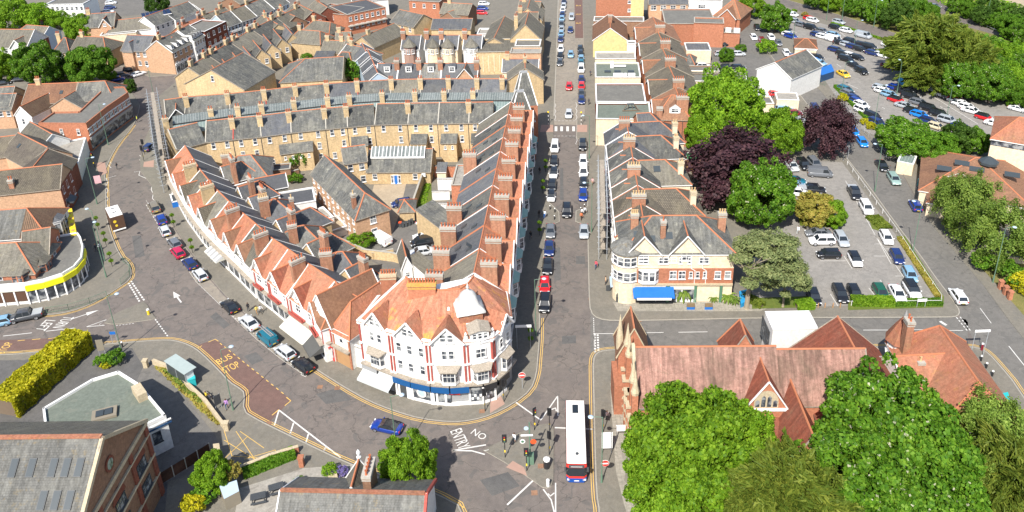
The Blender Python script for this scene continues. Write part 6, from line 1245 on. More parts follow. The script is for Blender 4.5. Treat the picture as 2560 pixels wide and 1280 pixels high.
px_flat('low flat parapet roof in front of the tall brick block', (1484, 55), (1610, 56), 5.0, 5, 'brick_brown', 'felt_grey', cat='shop', name='shop_building')
h = mk('orange brick range with four blue windows and grey roof', dict(front((1622, 9), (1720, 9), 6.0, 9), zr=8.6), 'x', 'brick_peach', 'slate_blue', cat='building', name='office_building'); h.wins('f', 1, 4, 1.8, 1.6, ztop=4.6, style='casement'); 
h = px_flat('white modern building with shuttered window in the top distance', (1722, 4), (1806, 6), 6.5, 10, 'white', 'felt_pale', cat='building', name='office_building'); h.win('f', h.L*.4, 5, 2.4, 1.4, 'casement')
h = mk('brick building with brown hipped roof and small front gable', dict(front((1785, 38), (1850, 46), 5.2, 12), zr=9.2), 'x', 'brick_orange', 'tile_brown', hips=(4, 4), cat='building', name='brick_building'); h.xg(h.L*.55, 5.5, 8.0, out=1.2, wall='brick_orange', rm='tile_brown')
px_flat('broad flat roofed brick block filling the space behind the row', (1662, 62), (1790, 62), 6.6, 16, 'brick_orange', 'felt_grey', cat='building', name='brick_block'); px_flat('square brick block with flat roof and downpipe', (1735, 60), (1810, 62), 7.2, 6, 'brick_orange', 'felt_grey', cat='building', name='brick_block', parapet=.4)
h = px_flat('lower brick annex with two white air conditioners', (1808, 84), (1850, 86), 4.2, 5, 'brick_orange', 'felt_grey', cat='building', name='brick_annex'); MB().box((.6, 1, 4.3), (2.2, 2.5, 5.4)).obj('air_conditioner', 'white', h.root); MB().box((3.0, 1, 4.3), (4.6, 2.5, 5.4)).obj('air_conditioner', 'white', h.root); px_flat('small brick store with a maroon door', (1736, 72), (1765, 74), 4.6, 5, 'brick_orange', 'felt_grey', cat='building', name='brick_annex')
# the second row with brown roofs, stacked along the back of the flat roofs
MR = [(1632, 42), (1645, 80), (1656, 120), (1672, 164), (1688, 218)]; 
for i, ((x, y), lab) in enumerate(zip(MR, ['farthest back, red brown tiles', 'second back, dark grey tiles', 'third back with tall brick stack', 'fourth back, sandy ridge', 'nearest of its row, large brown pitch with white dormer'])):
 z = 9.6; p = P(x, y, z); nx = MR[i+1] if i < 4 else (1698, 262); q = P(*nx, z); d = p.y-q.y
 fr = W((p.x-5.6, p.y), (p.x-5.6-.5, q.y+.03), 11.5, 6.6, 9.6); h = mk('brown roofed house '+lab, fr, 'x', 'brick_orange', ['tile_brown', 'tile_grey', 'tile_grey', 'tile_grey', 'tile_brown'][i], group='row of brown roofed houses behind the flat roofs', vr=5.6, hips=(0, 4 if i == 4 else 0))
 h.xg(h.L/2, min(7, h.L*.6), 8.8, rm='tile_brown' if i % 2 == 0 else 'tile_grey', out=.3, wall='brick_orange'); h.ch(h.L-.4, 5.6, 6, 11.6, 2.6, 1.0, 5, 'brick_orange', along='y'); h.wins('b', 2, 2)
h = mk('orange red brick house with brown hipped roof and white twin dormer beside the big lime tree', dict(front((1640, 296), (1726, 298), 6.9, 10), zr=10.6), 'x', 'brick_orange', 'tile_brown', hips=(3.4, 3.4)); h.dorm(h.L*.55, 1.2, 2.4, 1.3, True); h.ch(h.L*.1, .6, 6, 9.4, 1.3, .8, 0, 'brick_orange'); h.pipe('f', h.L*.78); h.wins('f', 2, 1, 1.0, 1.3, u0=0, u1=h.L*.3)
mk('slate roofed back wing butting the orange brick house', dict(front((1600, 330), (1668, 326), 6.6, 7.5), zr=9.4), 'x', 'brick_orange', 'slate_blue', hips=(0, 3), name='rear_wing', cat='building')
# yards between that row and the car park
mk('white painted hall with corrugated grey roof and dark open front', dict(front((1893, 172), (1978, 196), 6.0, 14), zr=9.0), 'y', 'plaster', 'slate_old', cat='hall', name='hall_building')
h = px_flat('cream rendered square workshop with dark grey flat roof', (1716, 127), (1778, 127), 3.8, 7, 'render_cream', 'slate_blue', parapet=.1, cat='workshop', name='workshop'); mk('small slate hipped shed with red doors beside the cream workshop', dict(front((1704, 158), (1735, 160), 2.8, 6), zr=4.6), 'x', 'brick_red', 'slate_old', hips=(1.5, 1.5), cat='shed', name='shed')
px_flat('long low dark felt roofs between yard walls', (1706, 205), (1870, 208), 2.8, 8, 'render_cream', 'felt_grey'); px_flat('low dark garage roof beside the lime tree', (1715, 186), (1800, 186), 2.8, 6, 'brick_brown', 'felt_grey')
px_flat('white topped kiosk building by the side road', (1942, 250), (1998, 252), 2.9, 5, 'render_cream', 'felt_pale', parapet=.1); px_flat('beige garage block left of the white topped kiosk', (1880, 262), (1935, 262), 2.6, 5, 'render_cream', 'felt_grey')
px_flat('green felt lean-to roof beside the red brick house', (1714, 400), (1764, 401), 2.8, 3.6, 'timber', 'tarp_green', parapet=.05); px_flat('grey timber store below the green roof', (1734, 415), (1768, 415), 2.6, 3, 'timber', 'felt_grey', parapet=.05)
h = mk('brown hipped toilet block with cream walls in the big car park', dict(front((1988, 118), (2042, 121), 2.9, 8), zr=4.4), 'x', 'render_cream', 'tile_brown', hips=(2.5, 2.5), cat='building', name='toilet_block'); h.wins('f', 1, 6, .9, .3, ztop=2.5)
# right edge: library like building with large brown roofs and cream block
h = mk('large low building with faceted brown tiled roof and rooflights', dict(front((2300, 474), (2580, 520), 3.4, 20), zr=7.4), 'x', 'render_cream', 'tile_brown', hips=(9, 9), cat='building', name='community_building')
for u, v in ((.2, 6), (.36, 8), (.5, 7), (.82, 7)): h.sky(h.L*u, v, 2.6, 1.3)
h.wing(h.L*.08, -4, 10, 8, 3.2, 6.2, 'y', (4, 0), roof='tile_brown', wall='render_cream'); o = MB().lathe((0, 0, 0), [(1.8, 0), (1.8, .5), (.3, 1.4)], 8).obj('glass_lantern', 'skylight_glass', h.root); o.location = (h.L*.6, 9, 7)
h = mk('cream rendered block with dark window band under a tiled roof at the right edge', dict(front((2480, 345), (2640, 372), 9.5, 12), zr=12.5), 'x', 'render_cream', 'tile_orange', hips=(4, 4), cat='building', name='cream_block'); MB().box((0, -.05, 8.0), (h.L, .02, 9.2)).obj('window_band', 'window_glass', h.root)
px_flat('small cream hut with corrugated roof beside the brown tiled building', (2243, 404), (2284, 412), 2.7, 4.5, 'render_cream', 'glass_roof2', parapet=.05, cat='hut', name='hut')
# ------------------------------------------------------------------ church, its halls and the tiled house by the east road
CHL = front((1592, 1012), (1952, 1010), 7.5, rp=(1750, 866), pitch=51)
t0 = mk('brick church with long pinkish clay tiled nave roof and stone dressed west front', CHL, 'x', 'brick_orange', 'tile_church', cat='church', name='church', og=.05, verge=False); h = t0; L, zr, D = h.L, h.zr, h.D
h.xg(L*.885, 5.4, 11.8, out=.7, rm='tile_red', wall='brick_orange', og=.25)
def trac(root, u, y, z0, w, hgt):   # pointed stone window with dark lights
 n = 10; m = MB(); g = MB(); arc = [(w/2*math.cos(math.pi*i/n), z0+hgt*.35+w*.62*math.sin(math.pi*i/n)) for i in range(n+1)]; pts = [(w/2, z0)]+arc+[(-w/2, z0)]
 m.poly([(p[0], y, p[1]) for p in reversed(pts)]); m.obj('stone_window', 'stone', root).location = (u, 0, 0)
 for i in range(4):
  x = -w*.36+w*.24*i; k = .8 if i in (0, 3) else 1.25; g.poly([(x-w*.085, y-.03, z0+.15), (x+w*.085, y-.03, z0+.15), (x+w*.085, y-.03, z0+hgt*.55*k), (x, y-.03, z0+hgt*.66*k), (x-w*.085, y-.03, z0+hgt*.55*k)])
 g.obj('leaded_pane', 'window_glass', root).location = (u, 0, 0)
trac(h.root, L*.885, -.75, 7.6, 3.0, 2.3); MB().box((L*.885-3, -.95, 7.2), (L*.885+3, -.6, 7.5)).obj('stone_sill', 'white', h.root)
MB().box((0, -.3, 6.9), (L*.8, -.05, 7.15)).obj('parapet_gutter', 'lead', h.root)
for zz in (0, 1): 
 q = MB(); y0 = -4.2; q.slab([(1.6, y0-.3, 4.0), (L*.98, y0-.3, 4.0), (L*.98, .0, 6.5), (1.6, 0, 6.5)], .15); q.obj('aisle_roof', 'tile_red', h.root) if zz == 0 else MB().box((1.6, y0, 0), (L*.98, 0, 4.1), 0, 'xXy').obj('aisle_wall', 'brick_orange', h.root)
for k in range(6): h.win('f', L*(.12+.13*k), 2.4, 1.1, 2.0, 'casement', 4.22)
h.wing(L*.96, -7.2, 4.6, 11, 5.2, 9.4, 'y', (0, 1.5), roof='tile_red', fn=lambda q: q.win('f', 2.9, 4.2, 1.7, 1.6, 'plain'))
h.wing(L+.02, .6, 11.0, D-1.2, 7.2, zr-.5, 'x', (0, 0), roof='tile_church')
# west front: banded brick and stone with buttresses, gable, pinnacles
for k in range(7): z = .8+1.5*k; MB().box((-.1, .1, z), (.0, D-.1, z+.35)).obj('stone_band', 'stone', h.root)
for v in (-.3, 1.9, D/2, D-1.9, D+.3):
 hz = 9.5 if v not in (D/2,) else 6; MB().box((-1.1, v-.5, 0), (.05, v+.5, hz*.55)).box((-.7, v-.45, hz*.55), (.05, v+.45, hz)).obj('buttress', 'brick_orange', h.root)
 for z in (1.4, 2.8, 4.2, 5.6): MB().box((-1.16, v-.55, z), (.0, v+.55, z+.4)).obj('stone_band', 'stone', h.root)
 if v != D/2: MB().lathe((-.3, v, 0), [(.5, hz), (.55, hz+.4), (.35, hz+1.2), (.03, hz+3.6)], 8).obj('pinnacle', 'stone', h.root)
m = MB(); m.tube((-.15, -.4, h.ze), (-.15, D/2, zr+.4), .28, .28, 4); m.tube((-.15, D+.4, h.ze), (-.15, D/2, zr+.4), .28, .28, 4); m.obj('gable_coping', 'stone', h.root)
MB().box((-2.2, D*.72, 0), (-.1, D+2.6, 5)).obj('porch_wall', 'brick_orange', h.root)
h.wing(-1.5, D+.2, 4.0, 4.5, 8.2, 12.4, 'y', (0, 0), roof='tile_brown', trim='stone'); MB().lathe((-1.2, D+1.5, 0), [(.5, 8), (.5, 10), (.03, 13.6)], 8).obj('pinnacle', 'stone', h.root)
h.wing(L*.72, D-.3, 4.4, 4.2, 7.5, 11.6, 'y', (0, 1), roof='tile_red')
fr = ridge((2096, 794), (2172, 935), 11.0, 5.6, 12.0, .2, 2); fr['hips'] = (0, 0); mk('church hall with steep bright orange tiled west slope', fr, 'x', 'brick_orange', 'tile_red', cat='church hall', name='church_hall', group=None)
h = mk('large flat white roofed block standing between church and side street', dict(front((1932, 826), (2045, 824), 6.2, 4.2), zr=6.6), 'flat', 'plaster', 'plaster', parapet=.1, cat='building', name='white_block'); h.win('l', 3, 3.6, 4, 3, 'dark'); 
fr = ridge((2338, 797), (2447, 955), 10.0, 5.4, 10.5, 1, 3); fr['hips'] = (2.5, 3)
h = mk('tile hung corner house with big orange roof, turret and tall chimney', fr, 'x', 'plaster', 'tile_orange')
T = Vector(P(2254, 845, 6.5)); lx, ly, _ = h.w2l((T.x, T.y, 0))
h.rm = 'tile_orange'
MB().lathe((lx, ly, 0), [(1.7, 0), (1.7, 6.4)], 8).obj('turret_wall', 'plaster', h.root); MB().lathe((lx, ly, 0), [(2.2, 6.3), (1.2, 8.4), (.1, 10.4)], 8).obj('turret_roof', 'tile_orange', h.root); MB().lathe((lx, ly, 0), [(.3, 10), (.02, 11.2)], 8).obj('turret_cap', 'lead', h.root)
for k in range(5): an = k*math.pi/4+math.pi*.9; m1, m2 = window_meshes(.9, 1.3, 'casement'); w_ = link('window', m1, h.root, (lx+1.6*math.cos(an), ly+1.6*math.sin(an), 4.8), (0, 0, an+math.pi/2)); link('pane', m2, w_)
T = P(2264, 855, 7.5); lx, ly, _ = h.w2l((T.x, T.y, 0)); h.ch(lx, ly, 4, 11.2, 1.3, .9, 2, 'brick_orange'); T = P(2297, 925, 7); lx, ly, _ = h.w2l((T.x, T.y, 0)); h.ch(lx, ly, 3, 8.5, .9, .8, 1, 'brick_orange', 'pot_buff')
a = ridge((2238, 890), (2380, 882), 9.0, 5.2, 9.0, 0, 0); h2 = mk('half timbered cross wing of the orange tiled corner house', a, 'x', 'plaster', 'tile_orange'); 
for k in range(9): MB().box((-.05, .5+k, 2.6), (-.0, .62+k, 5.2)).obj('timber_post', 'paint_black', h2.root)
# ------------------------------------------------------------------ bottom left: theatre, white house with green roof, pub
fr = ridge((-500, 1100), (252, 1092), 17.0, 11.2, 16.6); h = mk('big Victorian hall with grey slate roof, rows of rooflights and ornate brick gable', fr, 'x', 'brick_brown', 'slate_pale', cat='building', name='hall_building'); L, D = h.L, h.D
for r, (v, us) in enumerate(((5.8, (1.5, 2.9, 4.3, 6.6, 8.5)), (3.2, (1.7, 3.1, 4.5)), (.9, (1.9, 3.3, 4.7, 7.2, 9)))):
 for u in us: h.sky(L-u, v, .8, 1.9)
q = MB(); q.slab([(L+.2, D+.35, 11.15), (0, D+.35, 11.15), (0, D/2+.1, 17.06), (L+.2, D/2+.1, 17.06)], .04); q.obj('rear_slope', 'slate_warm', h.root); MB().box((0, D/2-.25, 17.0), (L+.1, D/2+.25, 17.2)).obj('ridge_capping', 'tile_orange', h.root)
X = L+.02
m = MB(); m.tube((X+.1, -.2, 11.3), (X+.1, D/2, 16.8), .28, .28, 4); m.tube((X+.1, D+.2, 11.3), (X+.1, D/2, 16.8), .28, .28, 4); m.obj('gable_cornice', 'stone', h.root)
for z, hh in ((10.9, .5), (9.4, .2), (6.2, .3), (3.2, .2)): MB().box((X, 0, z), (X+.25, D, z+hh)).obj('string_course', 'stone', h.root)
for v in (.4, D*.28, D*.72, D-.4): MB().box((X, v-.35, 0), (X+.2, v+.35, 10.9)).obj('pilaster', 'brick_red', h.root)
o = MB().lathe((0, 0, 0), [(.9, 0), (.9, .12), (.62, .12)], 20).obj('round_window', 'brick_red', h.root); o.matrix_local = Matrix.Translation((X+.02, D*.5, 13.2)) @ Matrix.Rotation(math.pi/2, 4, 'Y'); o2 = MB().lathe((0, 0, .05), [(.62, 0), (.62, .08)], 20).obj('pane', 'window_glass', o)
for v in (D*.18, D*.5, D*.82):
 n = 10; m = MB(); m.poly([(X+.06, v-1.5*math.cos(math.pi*i/n), 8.2+1.5*math.sin(math.pi*i/n)) for i in range(n+1)]); m.obj('arch_panel', 'brick_red', h.root)
 for z in (7.4, 4.4): h.win('r', v, z, 2.2, 1.5, 'dark', .05)
def block3(label, pts, z, wall, roof, cat='building', name='building', par=.45, base=0):
 q = [P(*p, z) for p in pts]; c = sum(q, Vector())/len(q); t = thing(name, label, cat, (c.x, c.y, 0)); loc = [(p.x-c.x, p.y-c.y) for p in q]
 MB().prism(loc, base, z, 0).obj('wall', wall, t); MB().prism([(x*.985, y*.985) for x, y in loc], z-.1, z+.03, 0).obj('roof', roof, t)
 m = MB(); ar = sum(loc[i][0]*loc[(i+1) % len(loc)][1]-loc[(i+1) % len(loc)][0]*loc[i][1] for i in range(len(loc)))
 if par:
  for i in range(len(loc)):
   a, b = Vector((*loc[i], 0)), Vector((*loc[(i+1) % len(loc)], 0)); 
   if ar < 0: a, b = b, a
   e = (b-a).normalized(); nn = Vector((-e.y, e.x, 0)); MB().obox((a+b)[:2] and ((a+b)/2+nn*.14)[:2], e, nn, (b-a).length/2, .14, z, z+par).obj('parapet', wall if 'brick' in wall else 'white', t)
 return t, loc
t, loc = block3('white stuccoed house with flat green roof and small skylight', [(352, 1074), (416, 1043), (352, 966), (298, 932), (232, 952), (108, 1026), (118, 1110), (330, 1100)], 5.2, 'plaster', 'felt_green', 'house', 'house', .4)
q = P(262, 1037, 5.3)-Vector(t.location); o = MB().box((-1.5, -1, 0), (1.5, 1, .35), 0).obj('skylight_kerb', 'timber_grey', t); o.location = q; o.rotation_euler = (0, 0, .35); MB().box((-1.0, -.55, .35), (-.05, .55, .5)).box((.05, -.55, .35), (1.0, .55, .5)).obj('skylight', 'skylight_glass', o).location = (0, 0, 0)
q = P(350, 985, 5.6)-Vector(t.location); o = MB().box((-.6, -1.3, 4), (.6, 1.3, 6.4)).obj('chimney', 'stone', t); o.location = (q.x, q.y, 0); o.rotation_euler = (0, 0, .7)
a_, b_ = Vector((*loc[0], 0)), Vector((*loc[1], 0)); e = (b_-a_).normalized(); r = math.atan2(e.y, e.x); c = (a_+b_)/2; m1, m2 = window_meshes(1.1, 1.7, 'dark'); w_ = link('window', m1, t, (c.x, c.y, 2.9), (0, 0, r)); link('pane', m2, w_)
for z in (4.2, 4.7): o = MB().box((-2.1, -.15, z), (2.1, 0, z+.18)).obj('cornice', 'paint_navy' if z < 4.5 else 'white', t); o.location = (c.x, c.y, 0); o.rotation_euler = (0, 0, r)
fr = ridge((703, 1226), (1062, 1234), 8.2, 4.6, 10.5); h = mk('pub building with long weathered slate roof and orange ridge at the bottom edge', fr, 'x', 'plaster', 'slate_pale', cat='pub', name='pub_building'); MB().box((0, D*0+5.05, 8.15), (h.L, 5.45, 8.42)).obj('ridge_capping', 'tile_orange', h.root)
m = MB(); m.tube((h.L+.2, -.2, 4.5), (h.L+.2, 5.2, 8.2), .22, .22, 4); m.tube((h.L+.2, 10.7, 4.5), (h.L+.2, 5.2, 8.2), .22, .22, 4); m.obj('red_bargeboard', 'pilaster_red', h.root)
fr = ridge((896, 1150), (878, 1215), 7.4, 4.0, 4.2); h = mk('small cross wing of the pub with white finial facing the road', fr, 'x', 'plaster', 'slate_warm', cat='pub wing', name='pub_wing'); q = P(896, 1135, 7.6); lx, ly, _ = h.w2l((q.x, q.y, 0)); MB().lathe((lx, ly, 6.9), [(.25, 0), (.3, .3), (.15, .5), (.25, .9), (.2, 1.1), (.03, 1.4)], 8).obj('finial', 'white', h.root)
q = P(925, 1200, 7.2); lx, ly, _ = h.w2l((q.x, q.y, 0)); h.ch(lx, ly, 3, 9.2, 2.8, .9, 5, 'brick_brown', 'pot_terracotta', 'x')
# ------------------------------------------------------------------ west block
def E(label, A, B, ze, zr, D, kind='x', wall='brick_buff', roof='slate_old', hips=None, rows=0, cols=0, rr=0, rc=0, ch=0, cat='house', name='house', **kw):
 h = mk(label, dict(front(A, B, ze, D), zr=zr), kind, wall, roof, hips=hips, cat=cat, name=name, **kw)
 if rows: h.wins('f', rows, cols, 1.0, 1.4, ztop=ze-1.2, dz=2.7)
 if rr: h.wins('r', rr, rc, 1.0, 1.4, ztop=ze-1.2, dz=2.7)
 if ch: h.ch(h.L*.12, D*.5, ze-1, zr+1.5, 1.1, .7, 3, 'brick_orange' if 'orange' in wall or 'red' in wall else 'brick_buff')
 return h
def Rg(label, A, B, zr, ze, W, hA=0, hB=0, wall='brick_buff', roof='slate_old', rows=0, cols=0, rr=0, rc=0, ch=0, kind='x', cat='house', name='house', **kw):
 fr = ridge(A, B, zr, ze, W, hA, hB); h = mk(label, fr, kind, wall, roof, cat=cat, name=name, **kw)
 if rows: h.wins('f', rows, cols, 1.0, 1.4, ztop=ze-1.2, dz=2.7)
 if rr: h.wins('r', rr, rc, 1.0, 1.4, ztop=ze-1.2, dz=2.7)
 for k in range(ch): h.ch(h.L*(.15+.7*k/max(1, ch-1)) if ch > 1 else h.L*.2, W*.5, ze-1, zr+1.5, 1.2, .75, 3, 'brick_orange' if 'orange' in wall or 'red' in wall else 'brick_buff')
 return h
Rg('hipped house with ribbed grey tiles and small rooflight', (46, 332), (118, 368), 9.0, 5.8, 9, 0, 0, 'brick_peach', 'tile_ribbed').sky(4, 2.5)
Rg('second ribbed grey roof sloping to the street', (120, 372), (78, 423), 9.0, 6.0, 10, 0, 0, 'brick_red', 'tile_ribbed', rr=1, rc=2)
h = E('long grey tiled house with peach side wall and dark brick street gable', (-70, 492), (149, 468), 6.6, 9.8, 8, 'x', 'brick_peach', 'tile_grey', None, 0, 0); h.wins('r', 2, 3, .9, 1.6); MB().box((h.L-.02, .05, 0), (h.L+.08, h.D-.05, 6.6)).obj('street_wall', 'brick_red', h.root); h.ch(h.L*.45, 1.0, 6, 9, .9, .8, 2, 'brick_orange'); h.awning('r', 1, 4, 3, 1.2, .7, ('metal_dark',))
h = Rg('brown ribbed hipped house above the yellow hoarding', (-60, 530), (66, 520), 9.0, 5.8, 10, 0, 4.6, 'plaster', 'tile_ribbed_brown', rr=2, rc=3); q = MB(); sf = (9-5.8)/5; q.slab([(-.1, -.3, 5.66), (h.L-4.6, -.3, 5.66), (h.L-4.6, 4.9, 9.0), (-.1, 4.9, 9.0)], .04) ; q.obj('front_slope', 'slate_pale', h.root); h.bay('r', 5, .5, 6.4, 3.2, 1.0, 'plaster', 'slate_blue')
h = Rg('red brick house with slate roofs and white bay windows behind the yellow sign', (-70, 612), (40, 606), 8.4, 5.2, 9.5, 0, 4.4, 'brick_orange', 'slate_warm', rows=1, cols=3, rr=1, rc=2); h.bay('f', h.L*.8, 3.6, 5.6, 3.0, 1.2, 'brick_orange', 'slate_warm'); h.bay('r', 3, 3.6, 5.6, 3.0, 1.0, 'brick_orange', 'slate_warm')
h = Rg('dark slate gabled house next to the yellow hoarding', (58, 578), (124, 568), 8.2, 5.4, 8.5, 0, 0, 'brick_orange', 'slate_warm', rr=1, rc=2)
YS = [(-300, 738), (-100, 728), (0, 717), (62, 712), (109, 703), (156, 688), (187, 669), (206, 646), (209, 619), (203, 596), (195, 584), (100, 600), (-300, 620)]
t, loc = block3('single storey corner shop with curved white parapet and long yellow fascia', YS, 3.9, 'plaster', 'felt_grey', 'shop', 'shop_building', .35)
def runs(t, loc, i0, i1, z0, z1, d, mat, name, th=.12):
 for a, b in zip(loc[i0:i1], loc[i0+1:i1+1]):
  a = Vector((*a, 0)); b = Vector((*b, 0)); e = (b-a).normalized(); n = Vector((e.y, -e.x, 0)); MB().obox(((a+b)/2+n*d)[:2], e, n, (b-a).length/2+.02, th, z0, z1).obj(name, mat, t)
runs(t, loc, 3, 8, 2.7, 3.7, .16, 'lemon', 'yellow_fascia'); runs(t, loc, 1, 3, 2.9, 3.6, .16, 'fabric_cream', 'cream_fascia'); runs(t, loc, 3, 9, .55, 2.65, .06, 'window_glass', 'shop_window', .04); runs(t, loc, 1, 3, .8, 2.7, .06, 'brown_dark', 'shop_window', .04)
for i in range(2, 10):
 for f in (0, .5): x, y = [loc[i][k]*(1-f)+loc[i+1][k]*f for k in (0, 1)]; MB().box((x-.12, y-.2, 0), (x+.12, y+.12, 2.8)).obj('shop_pilaster', 'white', t)
t = thing('flower_hoarding', 'long yellow hoarding with pictures above a shop roof', 'sign', tuple(P(178, 560, 3.2))); a, b = P(172, 521, 4.2)-P(178, 560, 3.2), P(184, 586, 4.2)-P(178, 560, 3.2); d = b-a; e = d.normalized(); n = Vector((-e.y, e.x, 0)); MB().obox(((a+b)/2)[:2], e, n, d.length/2, .5, -.2, .9).obj('panel', 'paint_yellow', t)
for k in range(9): c = a.lerp(b, (k+.5)/9); MB().box((-.25, -.25, .9), (.25, .25, .96)).obj('picture', 'timber' if k % 2 else 'lemon', t).location = (c.x, c.y, 0)
block3('low flat concrete roof shops curving along the street', [(140, 362), (216, 345), (202, 392), (192, 424), (150, 428)], 3.8, 'plaster', 'felt_pale', 'shop', 'shop_building', .3)
t, loc = block3('L shaped brick building with grey flat roof and white banded street windows', [(96, 311), (216, 312), (268, 270), (321, 234), (311, 219), (262, 222), (198, 282), (136, 283)], 6.8, 'brick_orange', 'felt_grey', 'building', 'brick_building', .4)
for i in (1, 2):
 runs(t, loc, i, i+1, 5.6, 5.75, .1, 'white', 'white_band', .08); runs(t, loc, i, i+1, 4.0, 4.15, .1, 'white', 'white_band', .08); runs(t, loc, i, i+1, .5, 2.8, .05, 'window_glass', 'shop_window', .04); runs(t, loc, i, i+1, 2.9, 3.5, .2, 'trim_grey', 'fascia', .12)
 a, b = Vector((*loc[i], 0)), Vector((*loc[i+1], 0)); e = (b-a).normalized(); n = Vector((e.y, -e.x, 0))
 for k in range(5): m1, m2 = window_meshes(1.3, 1.2, 'casement'); c = a.lerp(b, (k+.5)/5)+n*.03; w_ = link('window', m1, t, (c.x, c.y, 4.9), (0, 0, math.atan2(e.y, e.x))); link('pane', m2, w_)
for k in (.45, .8): m1, m2 = window_meshes(.8, 1.5, 'sash'); a, b = Vector((*loc[0], 0)), Vector((*loc[1], 0)); c = a.lerp(b, k); w_ = link('window', m1, t, (c.x, c.y-.05, 5.0), (0, 0, math.atan2((b-a).y, (b-a).x))); link('pane', m2, w_)
Rg('brown tiled terrace roof with three rooflights and a stack', (72, 211), (196, 206), 9.0, 5.8, 10, 0, 0, 'brick_peach', 'tile_brown', ch=1).sky(9, 2.5)
Rg('slate part of the terrace with a white flue', (196, 206), (262, 202), 9.0, 5.8, 9.5, 0, 3, 'brick_peach', 'slate_old')
Rg('buff gabled house with tall chimney left of the brown roof', (-60, 222), (36, 216), 9.2, 6, 10, 0, 0, 'brick_buff', 'slate_old', rr=1, rc=1, ch=1)
mk('small white rendered gable house with ribbed brown roof', dict(front((37, 287), (78, 291), 5.0, 9), zr=7.4), 'y', 'plaster', 'tile_ribbed_brown').win('f', 2.2, 3.4, .9, 1.5)
mk('peach brick gable end house beside the flat brick roof', dict(front((125, 268), (205, 270), 5.0, 8), zr=7.6), 'y', 'brick_peach', 'slate_old')
E('peach cottage with white windows at the left edge', (-30, 275), (28, 272), 5.4, 8, 8, 'x', 'brick_peach', 'slate_old', None, 1, 3)
Rg('grey tiled roof house behind the ribbed roofs', (-20, 345), (38, 338), 8.4, 5.6, 9, 0, 0, 'brick_peach', 'tile_grey')
Rg('slate gabled range with white bargeboards by the flat shops', (75, 304), (130, 335), 7.2, 4.8, 6.5, 0, 0, 'plaster', 'slate_warm')
# ------------------------------------------------------------------ beyond: upper left quarter
E('white school block with blue strip windows at the top edge', (112, 14), (208, 12), 7, 7.2, 10, 'flat', 'white', 'felt_grey', rows=2, cols=8, cat='school', name='school_building'); E('low maroon walled school range with pale flat roof', (80, 31), (205, 32), 3.4, 3.6, 7, 'flat', 'maroon', 'felt_pale', cat='school', name='school_building')
h = E('white rendered three storey house with brown gable end', (-60, 116), (66, 118), 8.6, 12.4, 10, 'x', 'plaster', 'slate_warm', rows=3, cols=6, cat='house'); h.xg(h.L*.85, 4.5, 11.0, out=.8, win=(1, 1.2, 7.6)); MB().box((h.L, .05, 0), (h.L+.05, h.D-.05, 8.5)).obj('end_wall', 'brick_red', h.root)
Rg('grey hipped house with pale blue side wall', (66, 62), (122, 66), 8.6, 5.8, 8, 3, 0, 'pale_blue', 'slate_warm')
for i, (A, B, lab, hp) in enumerate((((132, 131), (172, 129), 'small hipped villa left of the buff pair', (2, 2)), ((176, 126), (265, 130), 'long buff house with brownish hipped roof', (0, 3.5)))): E(lab, A, B, 5.8, 8.8, 9, 'x', 'brick_buff', 'slate_warm' if i else 'slate_old', hp, 2, 3+i, ch=1)
h = Rg('dark grey roofed semi with white framed attic gable', (205, 36), (288, 30), 9, 5.8, 9, 0, 0, 'brick_peach', 'slate_old', ch=1); h.xg(h.L*.75, 3.6, 8.3, out=.5, win=(1, 1, 6.3))
Rg('low hipped grey roof with orange hip tiles', (292, 50), (352, 44), 6.6, 4, 9, 3, 3, 'plaster', 'slate_warm'); E('patchy white and grey flat roof behind the buff houses', (250, 92), (340, 84), 3.4, 3.6, 8, 'flat', 'render_cream', 'felt_pale', name='workshop', cat='workshop')
h = E('pale slate house with orange capped turret beside the white corner pub', (303, 125), (368, 127), 6.4, 9.6, 9, 'x', 'brick_peach', 'slate_blue', None, 2, 4); h.xg(h.L*.3, 3, 8.6, out=.8, hip=1.6); h.sky(h.L*.5, 2.5)
Rg('long grey roof with solar panels above white walls', (360, 42), (470, 4), 7.6, 5, 8, 0, 0, 'plaster', 'slate_old', rows=1, cols=9); 
p0 = P(391, 33, 7.2); t = thing('solar_array', 'row of white framed dark solar panels on the long grey roof', 'solar panels', tuple(p0), .55)
for k in range(7): MB().slab([(-4.6+k*1.3, -1.2, -.6), (-3.5+k*1.3, -1.2, -.6), (-3.5+k*1.3, 1, .55), (-4.6+k*1.3, 1, .55)], .1).obj('solar_panel', 'solar', t)
MB().box((-4.8, -1.3, -.75), (4.6, -1.2, -.5)).obj('frame', 'white', t)
